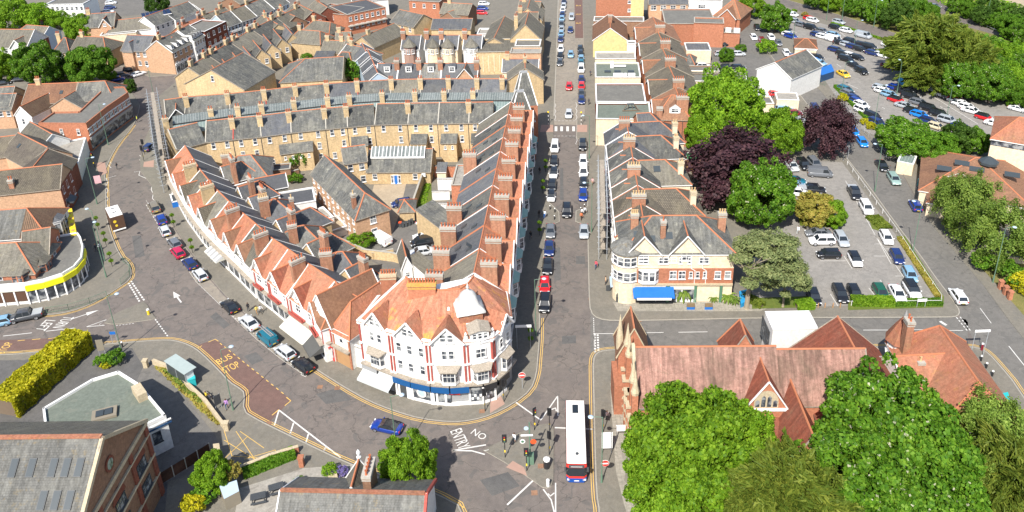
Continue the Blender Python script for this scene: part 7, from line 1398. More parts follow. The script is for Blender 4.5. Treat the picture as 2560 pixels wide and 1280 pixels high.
# white corner pub with mansard: front and long street side
a = front((366, 126), (428, 130), 6.6, 9); h = mk('white and peach corner pub with slate mansard and dormers', dict(a, zr=9.6), 'x', 'brick_peach', 'slate_old', hips=(2.5, 2.5), cat='pub', name='corner_pub'); MB().box((-.1, -.12, .0), (h.L+.1, h.D, 3.4)).obj('ground_storey', 'plaster', h.root); h.dorm(h.L*.25, .7, 1.5, 1.5, False); h.dorm(h.L*.72, .7, 1.5, 1.5, False); h.win('f', h.L*.3, 5, 1, 1.5); h.win('f', h.L*.75, 5, 1, 1.5); h.shop('f', .5, h.L-.5, 'white')
SR = [((430, 130), (482, 104), 'mansard range with cream dormers right of the corner pub', 'brick_peach', 'slate_old', 9), ((484, 103), (510, 88), 'white three storey shop with grey mansard', 'plaster', 'slate_old', 9.4), ((512, 82), (566, 56), 'tall dark red brick shop block in the receding street', 'brick_red', 'felt_grey', 10), ((568, 66), (602, 54), 'first white terrace shop beyond the dark brick block', 'pale_blue', 'slate_old', 7.4), ((604, 53), (640, 40), 'second white terrace shop beyond the dark brick block', 'plaster', 'slate_warm', 7.4), ((642, 39), (684, 22), 'third white terrace shop beyond the dark brick block', 'plaster', 'slate_old', 7.4), ((686, 21), (722, 6), 'last white terrace shop before the top edge', 'pale_blue', 'slate_old', 7.4)]
for A, B, lab, wl, rf, z in SR:
 h = E(lab, A, B, z-2, z+1.2 if 'felt' not in rf else z, 9, 'x' if 'felt' not in rf else 'flat', wl, rf, None, 2, 4, cat='shop', name='shop_building', ch=1 if 'felt' not in rf else 0, verge=True); h.shop('f', .3, h.L-.3, 'white')
 if 'mansard' in lab: [h.dorm(h.L*(k+.5)/4, .6, 1.1, 1.3, False) for k in range(4)]
Rg('orange and grey back roof behind the mansard shops', (450, 62), (505, 42), 8.4, 5.6, 9, 0, 0, 'brick_orange', 'tile_orange', ch=2); Rg('grey back roof with orange stacks in the upper distance', (500, 40), (560, 18), 8.2, 5.6, 9, 0, 0, 'brick_peach', 'slate_warm', ch=2); Rg('white walled rear range near the top left', (415, 34), (480, 10), 6.6, 4.6, 7, 0, 0, 'plaster', 'slate_old')
# rows of buff back wings between the cream terraces and the receding street
h = mk('wide buff gable end with small white window above the terrace roofs', dict(front((462, 209), (610, 224), 6.0, 14), zr=10.6), 'y', 'brick_buff', 'slate_old'); h.win('f', h.L*.5, 8.2, .9, 1.6)
BW = [(495, 152), (520, 136), (546, 120), (572, 104), (598, 90), (624, 76), (650, 63), (676, 50), (702, 38)]
for i, (x, y) in enumerate(BW[:-1]): Rg(f'narrow buff back wing with slate roof, {ORD[i]} from the left of its stepped row', (x+16, y-10), (x+54, y+34), 7.8, 5.4, 4.6, 0, 0, 'brick_buff', 'slate_blue' if i % 2 else 'slate_old', rr=1, rc=2, ch=1, group='stepped row of buff back wings', cat='rear wing', name='rear_wing')
SB = [(470, 168), (520, 138), (575, 105), (630, 73), (690, 43), (750, 16)]
for i in range(5): Rg(f'street roof behind the stepped wings, {ORD[i]} from the left', SB[i], (SB[i+1][0]-2, SB[i+1][1]+1), 9.6, 6.6, 9, 0, 0, 'brick_buff', ['slate_warm', 'slate_old', 'slate_warm', 'slate_old', 'slate_warm'][i], ch=2, group='street roofs behind the stepped wings')
mk('big dark grey hall roof with dropped left corner beside the spreading shrub', dict(front((700, 205), (855, 196), 4.6, 15), zr=8.2), 'x', 'brick_buff', 'slate_old', hips=(6, 0), cat='hall', name='hall_building')
E('dark grey lean-to roof with long white wall', (778, 158), (824, 158), 4.2, 5.8, 6, 'mono', 'plaster', 'slate_blue'); E('flat green grey roof with cream flowering shrub', (740, 168), (776, 165), 3, 3.1, 6, 'flat', 'brick_peach', 'felt_green'); Rg('brownish gable roof above the long white wall', (812, 100), (862, 102), 7.8, 5.4, 7, 0, 0, 'brick_buff', 'slate_warm', ch=2)
E('buff round ended roof left of the blue painted houses', (828, 158), (880, 160), 4.8, 7, 7, 'x', 'brick_buff', 'slate_old', (2, 2)); Rg('slate cottage with terracotta ridge beside blue houses', (868, 110), (915, 120), 8, 5.6, 8, 0, 2, 'plaster', 'slate_old', ch=1)
for i, (x, y) in enumerate(((905, 115), (918, 130), (926, 148), (934, 168))): Rg(f'pale blue fronted narrow house, {ORD[i]} from the top of its group', (x, y-8), (x+10, y+14), 8.4, 6.2, 6, 0, 0, 'pale_blue', 'slate_blue', rr=2, rc=1, group='pale blue fronted houses')
for i, (x0, x1) in enumerate(((940, 992), (993, 1047), (1050, 1101), (1102, 1192))):
 h = E(f'grey roofed house with white dormer, {ORD[i]} from the left in its row', (x0, 196), (x1, 196), 6.2, 9.0, 7.5, 'x', 'plaster', ['slate_blue', 'slate_blue', 'slate_pale', 'slate_blue'][i], cat='house', group='grey roofs with white dormers behind the cream terrace'); h.dorm(h.L*(.5 if i < 3 else .3), 1.5, 1.6, 1.7, False, 'white'); h.ch(h.L-.2, 2.4, 5, 10.4, 1.3, .9, 3, 'brick_orange')
 if i == 3: h.xg(h.L*.68, 5.0, 9.2, out=.8, wall='brick_peach', rm='slate_old')
for i, x in enumerate((1025, 1084, 1121, 1180)):
 h = E(f'white bay fronted house with pointed slate turret, {ORD[i]} from the left', (x-22, 122), (x+22, 122), 6.4, 9.2, 8, 'x', ['plaster', 'plaster', 'render_cream', 'plaster'][i], 'slate_blue', None, 1, 2, cat='house', group='white houses with pointed bay turrets', ch=0); h.ch(.2, 3, 6, 10.8, 1.3, .8, 5, 'brick_orange'); u = h.L*.5
 MB().lathe((u, -.6, 0), [(1.7, 0), (1.7, 7.6)], 8).obj('bay_turret', ['tactile', 'render_cream', 'render_cream', 'plaster'][i], h.root); MB().lathe((u, -.6, 7.5), [(2.1, 0), (.05, 2.2)], 8).obj('turret_roof', 'slate_warm', h.root)
 for a_ in (-.8, 0, .8): m1, m2 = window_meshes(.9, 1.3, 'casement'); w_ = link('window', m1, h.root, (u+1.62*math.sin(a_), -.6-1.62*math.cos(a_), 6.2), (0, 0, a_)); link('pane', m2, w_)
h = E('tall blank buff wall with panelled brickwork beside the street terrace', (1191, 134), (1288, 132), 6.4, 6.6, 12, 'flat', 'brick_buff', 'slate_warm')
for k in range(7): MB().box((h.L*(k+.08)/7, -.1, 1), (h.L*(k+.2)/7, 0, 5.8)).obj('brick_pier', 'render_cream', h.root)
E('dark slate roofed buff building next to the turret', (1256, 178), (1345, 178), 5.6, 8, 6, 'x', 'render_cream', 'slate_blue', ch=1); E('flat cream parapet roof over the street shops', (1275, 136), (1352, 136), 7.4, 7.6, 5, 'flat', 'brick_peach', 'felt_pale')
h = E('slate roofed house with white walls hidden by the arcade end', (1287, 118), (1350, 118), 7.6, 7.9, 6, 'flat', 'stone', 'felt_grey')
# the two steep slate turrets above the street corner
for i, (x, y, zt, w) in enumerate(((1310, 180, 16.5, 5.2), (1300, 228, 15.5, 5.6))):
 p = P(x, y, zt); t = thing('slate_spire', ['steep slate pyramid roof with pale hips, upper of two', 'steep slate pyramid roof with pale hips, lower of two'][i], 'roof turret', (p.x, p.y, 0), .1); c = [(-w/2, -w/2), (w/2, -w/2), (w/2, w/2), (-w/2, w/2)]; m = MB(); k = .14
 MB().prism(c, 0, 9.2).obj('tower_wall', 'brick_orange', t)
 for a, b in zip(c, c[1:]+c[:1]): m.poly([(*a, 9.2), (*b, 9.2), (b[0]*k*2, b[1]*k*2, zt), (a[0]*k*2, a[1]*k*2, zt)])
 m.obj('roof', 'slate_old', t); MB().box((-w*k, -w*k, zt), (w*k, w*k, zt+.15)).obj('lead_top', 'lead', t)
 for a in c: MB().tube((*a, 9.2), (a[0]*k*2, a[1]*k*2, zt), .16, .16, 4).obj('lead_hip', 'white', t)
# stacked street terrace north of the turrets
for i, (A, B, lab) in enumerate((((1312, 150), (1313, 170), 'small slate roof with orange stack south of the spired building'), ((1290, 30), (1345, 30), 'double pitched slate roof with long pale rooflight strip'), ((1300, 2), (1352, 4), 'slate roof with small stack at the top of the street'))): Rg(lab, A, B, 10, 6.8, 9, 0, 0, 'brick_buff', 'slate_warm', ch=1, cat='building', name='street_building')
h = mk('grey gabled commercial roof with buff gable wall facing the viewer', dict(front((1276, 98), (1352, 98), 7.4, 13), zr=11.8), 'y', 'brick_buff', 'slate_warm', cat='building', name='street_building'); h.ch(1.2, 6, 8, 12.6, 1, .8, 2, 'brick_buff'); 
h = mk('second gabled commercial roof with glazed strip, behind the first', dict(front((1285, 50), (1354, 50), 7.4, 12), zr=11.2), 'y', 'brick_buff', 'slate_warm', cat='building', name='street_building')
E('shallow dark blue grey slate roof between buff parapets', (1078, 72), (1176, 72), 5.4, 7.4, 9, 'x', 'brick_buff', 'slate_blue'); Rg('buff house with broad pale slate roof and two rooflights', (1000, 24), (1058, 36), 9.4, 6.6, 9, 0, 0, 'brick_buff', 'slate_pale', rows=2, cols=3); h = E('flat roofed orange brick block at the top edge', (1022, 4), (1098, 8), 6, 6.2, 9, 'flat', 'brick_orange', 'felt_grey', None, 1, 3)
h = E('modern flat roofed block with long balcony windows and dark grey roof', (868, 40), (964, 20), 6.6, 6.8, 14, 'flat', 'brick_orange', 'felt_dark', None, 2, 7, cat='building', name='office_building'); MB().box((-.1, -.9, 3.0), (h.L, 0, 3.3)).obj('balcony', 'concrete', h.root); E('brick wing of the modern block', (780, 30), (866, 41), 6.2, 6.4, 10, 'flat', 'brick_orange', 'felt_dark', None, 0, 0, cat='building', name='office_building')
for i, (A, B, wl) in enumerate((((695, 24), (737, 40), 'brick_brown'), ((738, 6), (782, 28), 'brick_red'), ((790, 0), (818, 18), 'brick_red'), ((655, 38), (694, 60), 'brick_buff'))): Rg(f'slate roofed street house with brick stack, {["behind the stepped wings", "beside the modern block", "at the top centre left", "left of the brick pair"][i]}', A, B, 9, 6.4, 8, 0, 0, wl, 'slate_warm', rr=1, rc=2, ch=1)
for i, (A, B, lab) in enumerate((((785, 50), (826, 55), 'hipped grey roof with buff side wall left of the flats'), ((748, 74), (800, 78), 'long low brown hipped roof among the back wings'), ((840, 80), (876, 78), 'white edged small slate roof by the flats'), ((904, 92), (985, 58), 'long dark slate roof running up to the right'), ((868, 100), (900, 112), 'pale slate roof with white coping'))): Rg(lab, A, B, 8, 5.4, 8, 2 if i < 2 else 0, 2 if i < 2 else 0, 'brick_buff', 'slate_warm', rr=1, rc=2, ch=1)
Rg('grey pitched roofs beside the bright green garden', (1235, 95), (1262, 40), 8, 5.6, 8, 0, 0, 'brick_buff', 'slate_warm'); E('white walled extension beside the bright shrub', (1192, 88), (1232, 88), 4.6, 5, 6, 'flat', 'plaster', 'felt_pale')
Rg('slate range along the top edge left of the parked cars', (1110, 6), (1180, 10), 8, 5.6, 8, 0, 0, 'brick_brown', 'slate_warm', ch=1); Rg('small slate roofed workshop at the top edge', (1120, 30), (1150, 20), 6.4, 4.4, 7, 0, 0, 'brick_brown', 'slate_warm')
E('long grey roofed sheds at the upper left centre', (600, 10), (650, -8), 5, 7, 9, 'x', 'brick_brown', 'slate_warm'); E('grey shop roof at the top edge', (880, 4), (970, -4), 6, 8, 9, 'x', 'plaster', 'slate_old')
# ------------------------------------------------------------------ vehicles
def A(p, q): d = P(*q)-P(*p); return math.degrees(math.atan2(d.y, d.x))
KD = dict(H='hatchback', m='small hatchback', S='saloon', E='estate car', V='SUV', C='coupe', P='people carrier', W='van', w='small van', K='pickup'); CO = dict(w='white', s='silver', p='pale grey', g='grey', d='dark grey', k='black', n='dark blue', b='blue', B='bright blue', r='red', c='crimson', R='dark red', y='yellow', G='green', t='teal', l='light blue', z='bronze', x='cream', a='pale green')
def row(txt, ang, where, end, group, z=0, off=(0, 0), k=1.0):
 items = []
 for s in txt.split(): a, x, y, *r = s.split(','); items.append((KD[a[0]], CO[a[1]], off[0]+float(x)*k, off[1]+float(y)*k, float(r[0]) if r and r[0] else ang, CO[a[2]] if len(a) > 2 else None))
 car_row(items, ang, where, group, z, end)
row('Hn,1410,4 Es,1409,14 Hw,1407,24 Hn,1406,35 Hl,1405,46 Hd,1404,59 Hp,1404,72 Hl,1403,84 Hn,1402,97 Ew,1402,121 Hk,1401,138 Hd,1400,155', 264, 'in the far left kerb queue', 'from the top', 'cars parked on the left of the far main street')
row('Pw,1387,366 Hk,1385,402 Hwk,1384,431 Hk,1380,461 mwk,1378,489', 264.4, 'left of the main street between crossing and narrowing', 'below the zebra', 'cars parked left of the main street below the crossing')
row('Sg,1376,575 Sn,1373,618 Sk,1369,663 Hr,1362,711 Vk,1362,757', 265.5, 'in the left kerb queue beside the orange terrace', 'from the top', 'cars parked beside the orange roofed terrace')
row('Hk,1451,121 Hk,1452,133 Hl,1453,146 Ht,1453,157 Pw,1453,171 Hn,1454,198 Hr,1454,214 Hd,1454,232 Hn,1454,249', 264.4, 'at the far right kerb before the zebra', 'from the top', 'cars parked on the right of the far main street')
row('Vk,1457,362 Ew,1458,401 Pw,1459,427 Hk,1459,456 Hb,1458,486 Sp,1460,576', 264.4, 'at the right kerb below the zebra', 'from the top', 'cars parked right of the main street below the crossing')
row('wp,1429,43 Hn,1426,74 Hl,1427,135 Hr,1423,215 Hs,1422,284 Vk,1417,526', 264.4, 'driving down the middle of the main street', 'from the top', 'cars driving down the main street')
c = [(386, 517), (403, 547), (412, 575), (436, 606), (444, 629), (474, 657), (500, 685), (574, 763), (622, 804), (712, 878), (757, 911)]; ks = ['Vz', 'Hb', 'Hs', 'Hg', 'Hc', 'Hn', 'Hs', 'Ck', 'Ss', 'Hs', 'Hk']
AL = [(386, 517), (420, 590), (500, 685), (574, 763), (668, 843), (757, 911)]
def curve_ang(y):
 for a, b in zip(AL, AL[1:]):
  if y <= b[1]: return A(b, a)
 return A(AL[-1], AL[-2])
row(' '.join(f'{k_},{x},{y},{curve_ang(y)}' for k_, (x, y) in zip(ks, c)), 0, 'along the curved row of shops', 'from the far end', 'cars parked along the curved row of shops')
t = car('small van', 'teal', 668, 843, curve_ang(843), 'teal blue small van with roof ladder outside the black awning')
m = MB()
for y in (-.2, .2): m.box((-1.9, y-.04, 1.95), (1.6, y+.04, 2.05))
for k in range(11): m.box((-1.8+.33*k, -.2, 1.97), (-1.74+.33*k, .2, 2.03))
m.obj('roof_ladder', 'trim_grey', t)
car('coupe', 'blue', 967, 1063, A((1010, 1076), (925, 1057)), 'deep blue convertible with black soft top driving round the junction', roofc='black')
car('pickup', 'dark grey', 63, 788, A((105, 781), (15, 799)), 'dark grey pickup truck heading left past the yellow shop sign'); car('hatchback', 'light blue', -6, 804, A((105, 781), (15, 799)), 'pale blue car half cut off at the left edge')
row('Hw,277,6 Hn,275,18 Hw,270,28', A((270, 6), (290, 4)), 'in the small top left car park', 'from the top', 'cars in the top left car park'); row('Cw,346,183,%f Hk,325,172 Hg,305,186 Hb,293,196 Sk,48,197 Sk,6,206' % A((330, 188), (362, 178)), A((290, 180), (320, 176)), 'beside the two round trees', 'from the right', 'cars parked near the two round trees'); car('hatchback', 'dark blue', 373, 366, 85, 'dark blue hatchback waiting beside the scaffolded tower')
row('Hw,1210,8 Hb,1207,20 Hr,1205,31', 350, 'in the narrow yard at the top edge', 'from the top', 'cars in the top edge yard')
car('van', 'white', 952, 597, A((975, 612), (930, 585)), 'plain white panel van parked in the shared back yard', z=.13); row('Vwk,1068,551,%f Hn,1003,506 Vw,1062,590 Pk,1058,604 Ss,1053,627' % A((1040, 560), (1095, 538)), A((1080, 600), (1030, 608)), 'in the shared back yard', 'counted from the top', 'cars in the shared back yard', .13)
D1 = A((2155, 475), (2190, 535)); D1b = A((2165, 505), (2138, 455)); DH = A((2020, 432), (2080, 436)); DP = A((2090, 700), (2122, 765))
row('Ss,1980,412 Vk,2009,410 Vg,2036,407', A((1995, 395), (2020, 425)), 'under the copper beech', 'from the left', 'cars under the copper beech', .13)
car('van', 'grey', 2050, 432, DH, 'long grey window van crossing the nearer car park', z=.13); row('Et,1986,450 Hl,1988,461 Vw,1992,480 Kk,2030,472', DH, 'at the left edge of the nearer car park', 'from the top', 'cars at the left edge of the nearer car park', .13)
row('Kk,2136,480 Vw,2166,518 Hw,2216,592 Hn,2243,640 Hl,2275,684 Hw,2396,738,%f' % A((2400, 748), (2360, 690)), D1, 'on the roadside edge of the nearer car park', 'from the top', 'cars along the roadside edge of the nearer car park', .13)
row('Hk,2035,739 Ek,2101,731 Hk,2137,730 HG,2202,728 Sw,2244,731 Vwk,2280,723', DP, 'in the front row of the nearer car park', 'from the left', 'front row of the nearer car park', .13)
row('Sg,2046,580,%f Vw,2055,600,%f Ep,2104,595 Hk,2072,633,%f Hwk,2138,646' % ((A((2080, 580), (2020, 580)),)*3), A((2090, 570), (2118, 622)), 'in the middle of the nearer car park', 'from the top', 'cars in the middle of the nearer car park', .13)
RD = A((2120, 310), (2160, 370)); row('Hn,2037,268 HB,2134,327 HB,2156,354 Sk,2205,412 Ea,2235,445 Hb,2289,512,%f' % (A((2300, 530), (2275, 490))), RD, 'along the east road', 'from the top', 'cars along the east road')
row('Hk,1893,68 Hw,1884,92,%f HR,1905,100 Hw,1928,92,%f Hg,1946,106 Hw,1966,131,%f Hn,1982,143' % ((A((1896, 80), (1930, 125)),)*3), A((1960, 120), (1990, 160)), 'at the upper end of the side road', 'from the top', 'cars at the upper end of the side road')
row('Hk,1822,109 Hp,1803,133 Hn,1826,131 Hs,1846,133 Sk,1817,166 Hk,1846,167 Hw,1758,163 Es,1898,232 Hr,1942,233 El,1962,271 HR,1985,281 Ss,1995,299', DH+10, 'in the yards behind the brick buildings', 'from the top left', 'cars in the yards behind the brick buildings', .13)
O4 = (1920, 0)
DC = A((2190, 218), (2226, 228)); DC2 = A((2100, 215), (2135, 230))
row('Hw,245,138 Hp,268,206 Hg,330,242 Vk,428,270 Hr,415,182 Hw,446,196 Hg,540,306 Hn,488,342 Hw,548,360 Hl,655,342 Ww,658,392 Hk,672,266 Hw,782,299 Wp,953,352 Hp,708,214 Sg,1657,56', DC, 'in the far end of the big car park', 'from the top', 'cars at the far end of the big car park', .13, O4, .25)
row('Ek,728,422 Hk,822,402 Hp,788,441 Hn,850,462 Hk,932,440 Hk,920,484 Vk,1012,462 Hw,1205,440 HR,1318,480 En,678,492 Hk,748,530 Hw,820,548 Vk,778,584 Hk,892,568 Hn,1046,524 Hw,1134,542 Vt,1226,520 Hk,852,642,%f Vk,934,706,%f Sy,754,732,%f HR,1204,656 Hr,1306,648 Ht,1330,616' % ((DC-25,)*3), DC, 'in the middle of the big car park', 'from the top left', 'cars in the middle of the big car park', .13, O4, .25)
row('Et,168,306 Hw,204,340 Hb,228,356 En,428,540 Hk,490,566 HB,470,602 Hl,514,622', DC, 'against the hedge of the big car park', 'from the top', 'cars against the roadside hedge', .13, O4, .25)
row('Et,775,888 Eg,808,932 Hn,862,978 Hb,888,1008 Hw,936,1042 Vw,948,1100 Vk,1048,1160 Vn,1090,1225', DC2, 'in the left row of the big car park', 'from the top', 'left row of the big car park', .13, O4, .25)
row('Hp,1124,872 Hw,1146,902 Hl,1212,938 Hb,1278,872 Vk,1358,904 Vk,1424,956 Hrk,1280,990 Sp,1364,1048 Eg,1510,1018 Hk,1444,1102 HB,1512,1138 Vk,1606,1076 Vk,1708,1134 Hn,1598,1200 Vp,1796,1196 Hx,1684,1258 Sn,1924,1258', DC, 'in the central double row of the big car park', 'from the top left', 'central double row of the big car park', .13, O4, .25)
row('Ss,1684,892 Ew,1764,942 Hg,1828,966 Hwr,1882,996 Hw,1926,1028 Hw,1988,1062 Sw,2036,1098 mrk,2156,1162 Sw,2272,1228 En,2320,952 Cw,2504,1078', DC, 'in the right hand row of the big car park', 'from the top left', 'right hand row of the big car park', .13, O4, .25)
# ---- bus
def bus():
 a, b = P(1440, 1190, 0), P(1436, 1000, 0); hd = A((1437, 1000), (1442, 1206)); q = P(1441.5, 1206, .3); L, Wd, Hh = 11.3, 2.5, 3.0
 f = Vector((math.cos(math.radians(hd)), math.sin(math.radians(hd)), 0)); c = q-f*L/2; t = thing('bus', 'white roofed single deck bus with red and blue sides driving towards the viewer', 'bus', (c.x, c.y, .01), math.radians(hd))
 x0, x1, w = -L/2, L/2, Wd/2
 def hull(z0, z1, inset=0, fr=.0): return [(x0+inset, -w+inset, z0), (x1-.35-inset, -w+inset, z0), (x1-inset-fr, -w*.72+inset, z0), (x1-inset-fr, w*.72-inset, z0), (x1-.35-inset, w-inset, z0), (x0+inset, w-inset, z0)]
 def band(z0, z1, mat, name, f0=0., f1=0.):
  A_, B_ = hull(z0, z1, 0, f0), hull(z1, z1, 0, f1); B_ = [(p[0], p[1], z1) for p in B_]; m = MB()
  for i in range(6): j = (i+1) % 6; m.poly([A_[i], A_[j], B_[j], B_[i]])
  m.obj(name, mat, t)
 band(.28, .95, 'paint_blue_bus', 'lower_body'); band(.95, 1.25, 'paint_red', 'red_stripe', 0, .02); band(1.25, 2.45, 'car_glass', 'window_band', .02, .18); band(2.45, 2.85, 'paint_red', 'cant_panel', .18, .3)
 m = MB(); top = [(p[0], p[1]) for p in hull(2.85, 0, .0, .3)]; m.prism([(x*.99, y*.97) for x, y in top], 2.85, 2.9); m.obj('roof_edge', 'paint_red', t)
 m = MB(); m.prism([(x*.985-.03, y*.955) for x, y in top], 2.9, 3.0); m.obj('roof', 'plaster', t)
 MB().box((x0+.9, -.38, 3.0), (x0+2.4, .38, 3.06)).obj('roof_hatch', 'car_glass', t); MB().lathe((x1-1.9, .1, 3.0), [(.2, 0), (.2, .1)], 10).obj('roof_vent', 'metal_dark', t); MB().box((x1-2.6, -.35, 3.0), (x1-1.2, -.3, 3.04)).obj('aerial_strip', 'metal_grey', t)
 MB().box((x1-.3, -.95, 2.48), (x1-.17, .95, 2.82)).obj('destination_display', 'metal_dark', t); MB().box((x1-.16, -.7, 2.6), (x1-.15, .7, 2.7)).obj('display_text', 'fabric_pale', t)
 MB().box((x1-.02, -.3, .5), (x1+.03, .3, .62)).obj('number_plate', 'white', t)
 for s in (-1, 1):
  for x in (x0+2.6, x1-2.4): o = link('wheel', car_meshes('SUV')['wheel'], t, (x, s*(w-.12), .48)); o.scale = (1.28,)*3
  MB().box((x1-.3, s*w*1.0-.02, 1.9), (x1-.1, s*(w+.22)+.02, 2.5) if s > 0 else (x1-.1, s*w*1.0+.02, 2.5)).obj('mirror', 'metal_dark', t) if s > 0 else MB().box((x1-.3, -(w+.22), 1.9), (x1-.1, -w, 2.5)).obj('mirror', 'metal_dark', t)
  MB().box((x1-.12, s*.95-.2, .6), (x1+.0, s*.95+.2, .78)).obj('headlight', 'headlight', t)
  for k in range(7): x = x0+.8+k*1.35; MB().box((x-.04, s*w-.015, 1.25), (x+.04, s*w+.015, 2.45)).obj('window_pillar', 'metal_dark', t)
 MB().box((x1-.03, -.6, 1.3), (x1-.0, .1, 1.34)).obj('wiper', 'paint_black', t)
plain('paint_blue_bus', (.01, .07, .32), .3, .5); bus()
def lorry():
 c = P(292, 562, 0); a = A((300, 590), (270, 530)); t = thing('box_lorry', 'brown box lorry with white roof heading up the curved street', 'lorry', (c.x, c.y, .01), math.radians(a)); L, w = 6.6, 1.2
 MB().box((-L/2, -w, .75), (L/2-1.7, w, 3.4), 0).obj('box_body', 'brown_dark', t); MB().box((-L/2+.05, -w+.05, 3.4), (L/2-1.75, w-.05, 3.46)).obj('roof', 'plaster', t)
 MB().prism([(L/2-1.6, -1.1), (L/2-.1, -1.1), (L/2-.1, 1.1), (L/2-1.6, 1.1)], .5, 1.5, 0).prism([(L/2-1.6, -1.05), (L/2-.4, -1.05), (L/2-.4, 1.05), (L/2-1.6, 1.05)], 1.5, 2.4, 1).obj('cab', ['brown_dark', 'car_glass'], t)
 MB().box((-L/2-.12, -1.15, .4), (-L/2+.05, 1.15, .62)).obj('rear_bumper', 'white', t)
 for y, z, r in ((.5, 2.4, .3), (.35, 1.5, .25)): o = MB().lathe((0, 0, 0), [(r, 0), (r, .02)], 12).obj('yellow_emblem', 'paint_yellow', t); o.matrix_local = Matrix.Translation((-L/2-.02, y, z)) @ Matrix.Rotation(-math.pi/2, 4, 'Y')
 for k in (-.7, .2): MB().box((k*2-.15, -.35, 3.46), (k*2+.15, .35, 3.5)).obj('roof_vent', 'metal_dark', t)
 for x in (-L/2+1.2, L/2-1.0):
  for s in (-1, 1): o = link('wheel', car_meshes('SUV')['wheel'], t, (x, s*1.05, .45)); o.scale = (1.2,)*3
lorry()
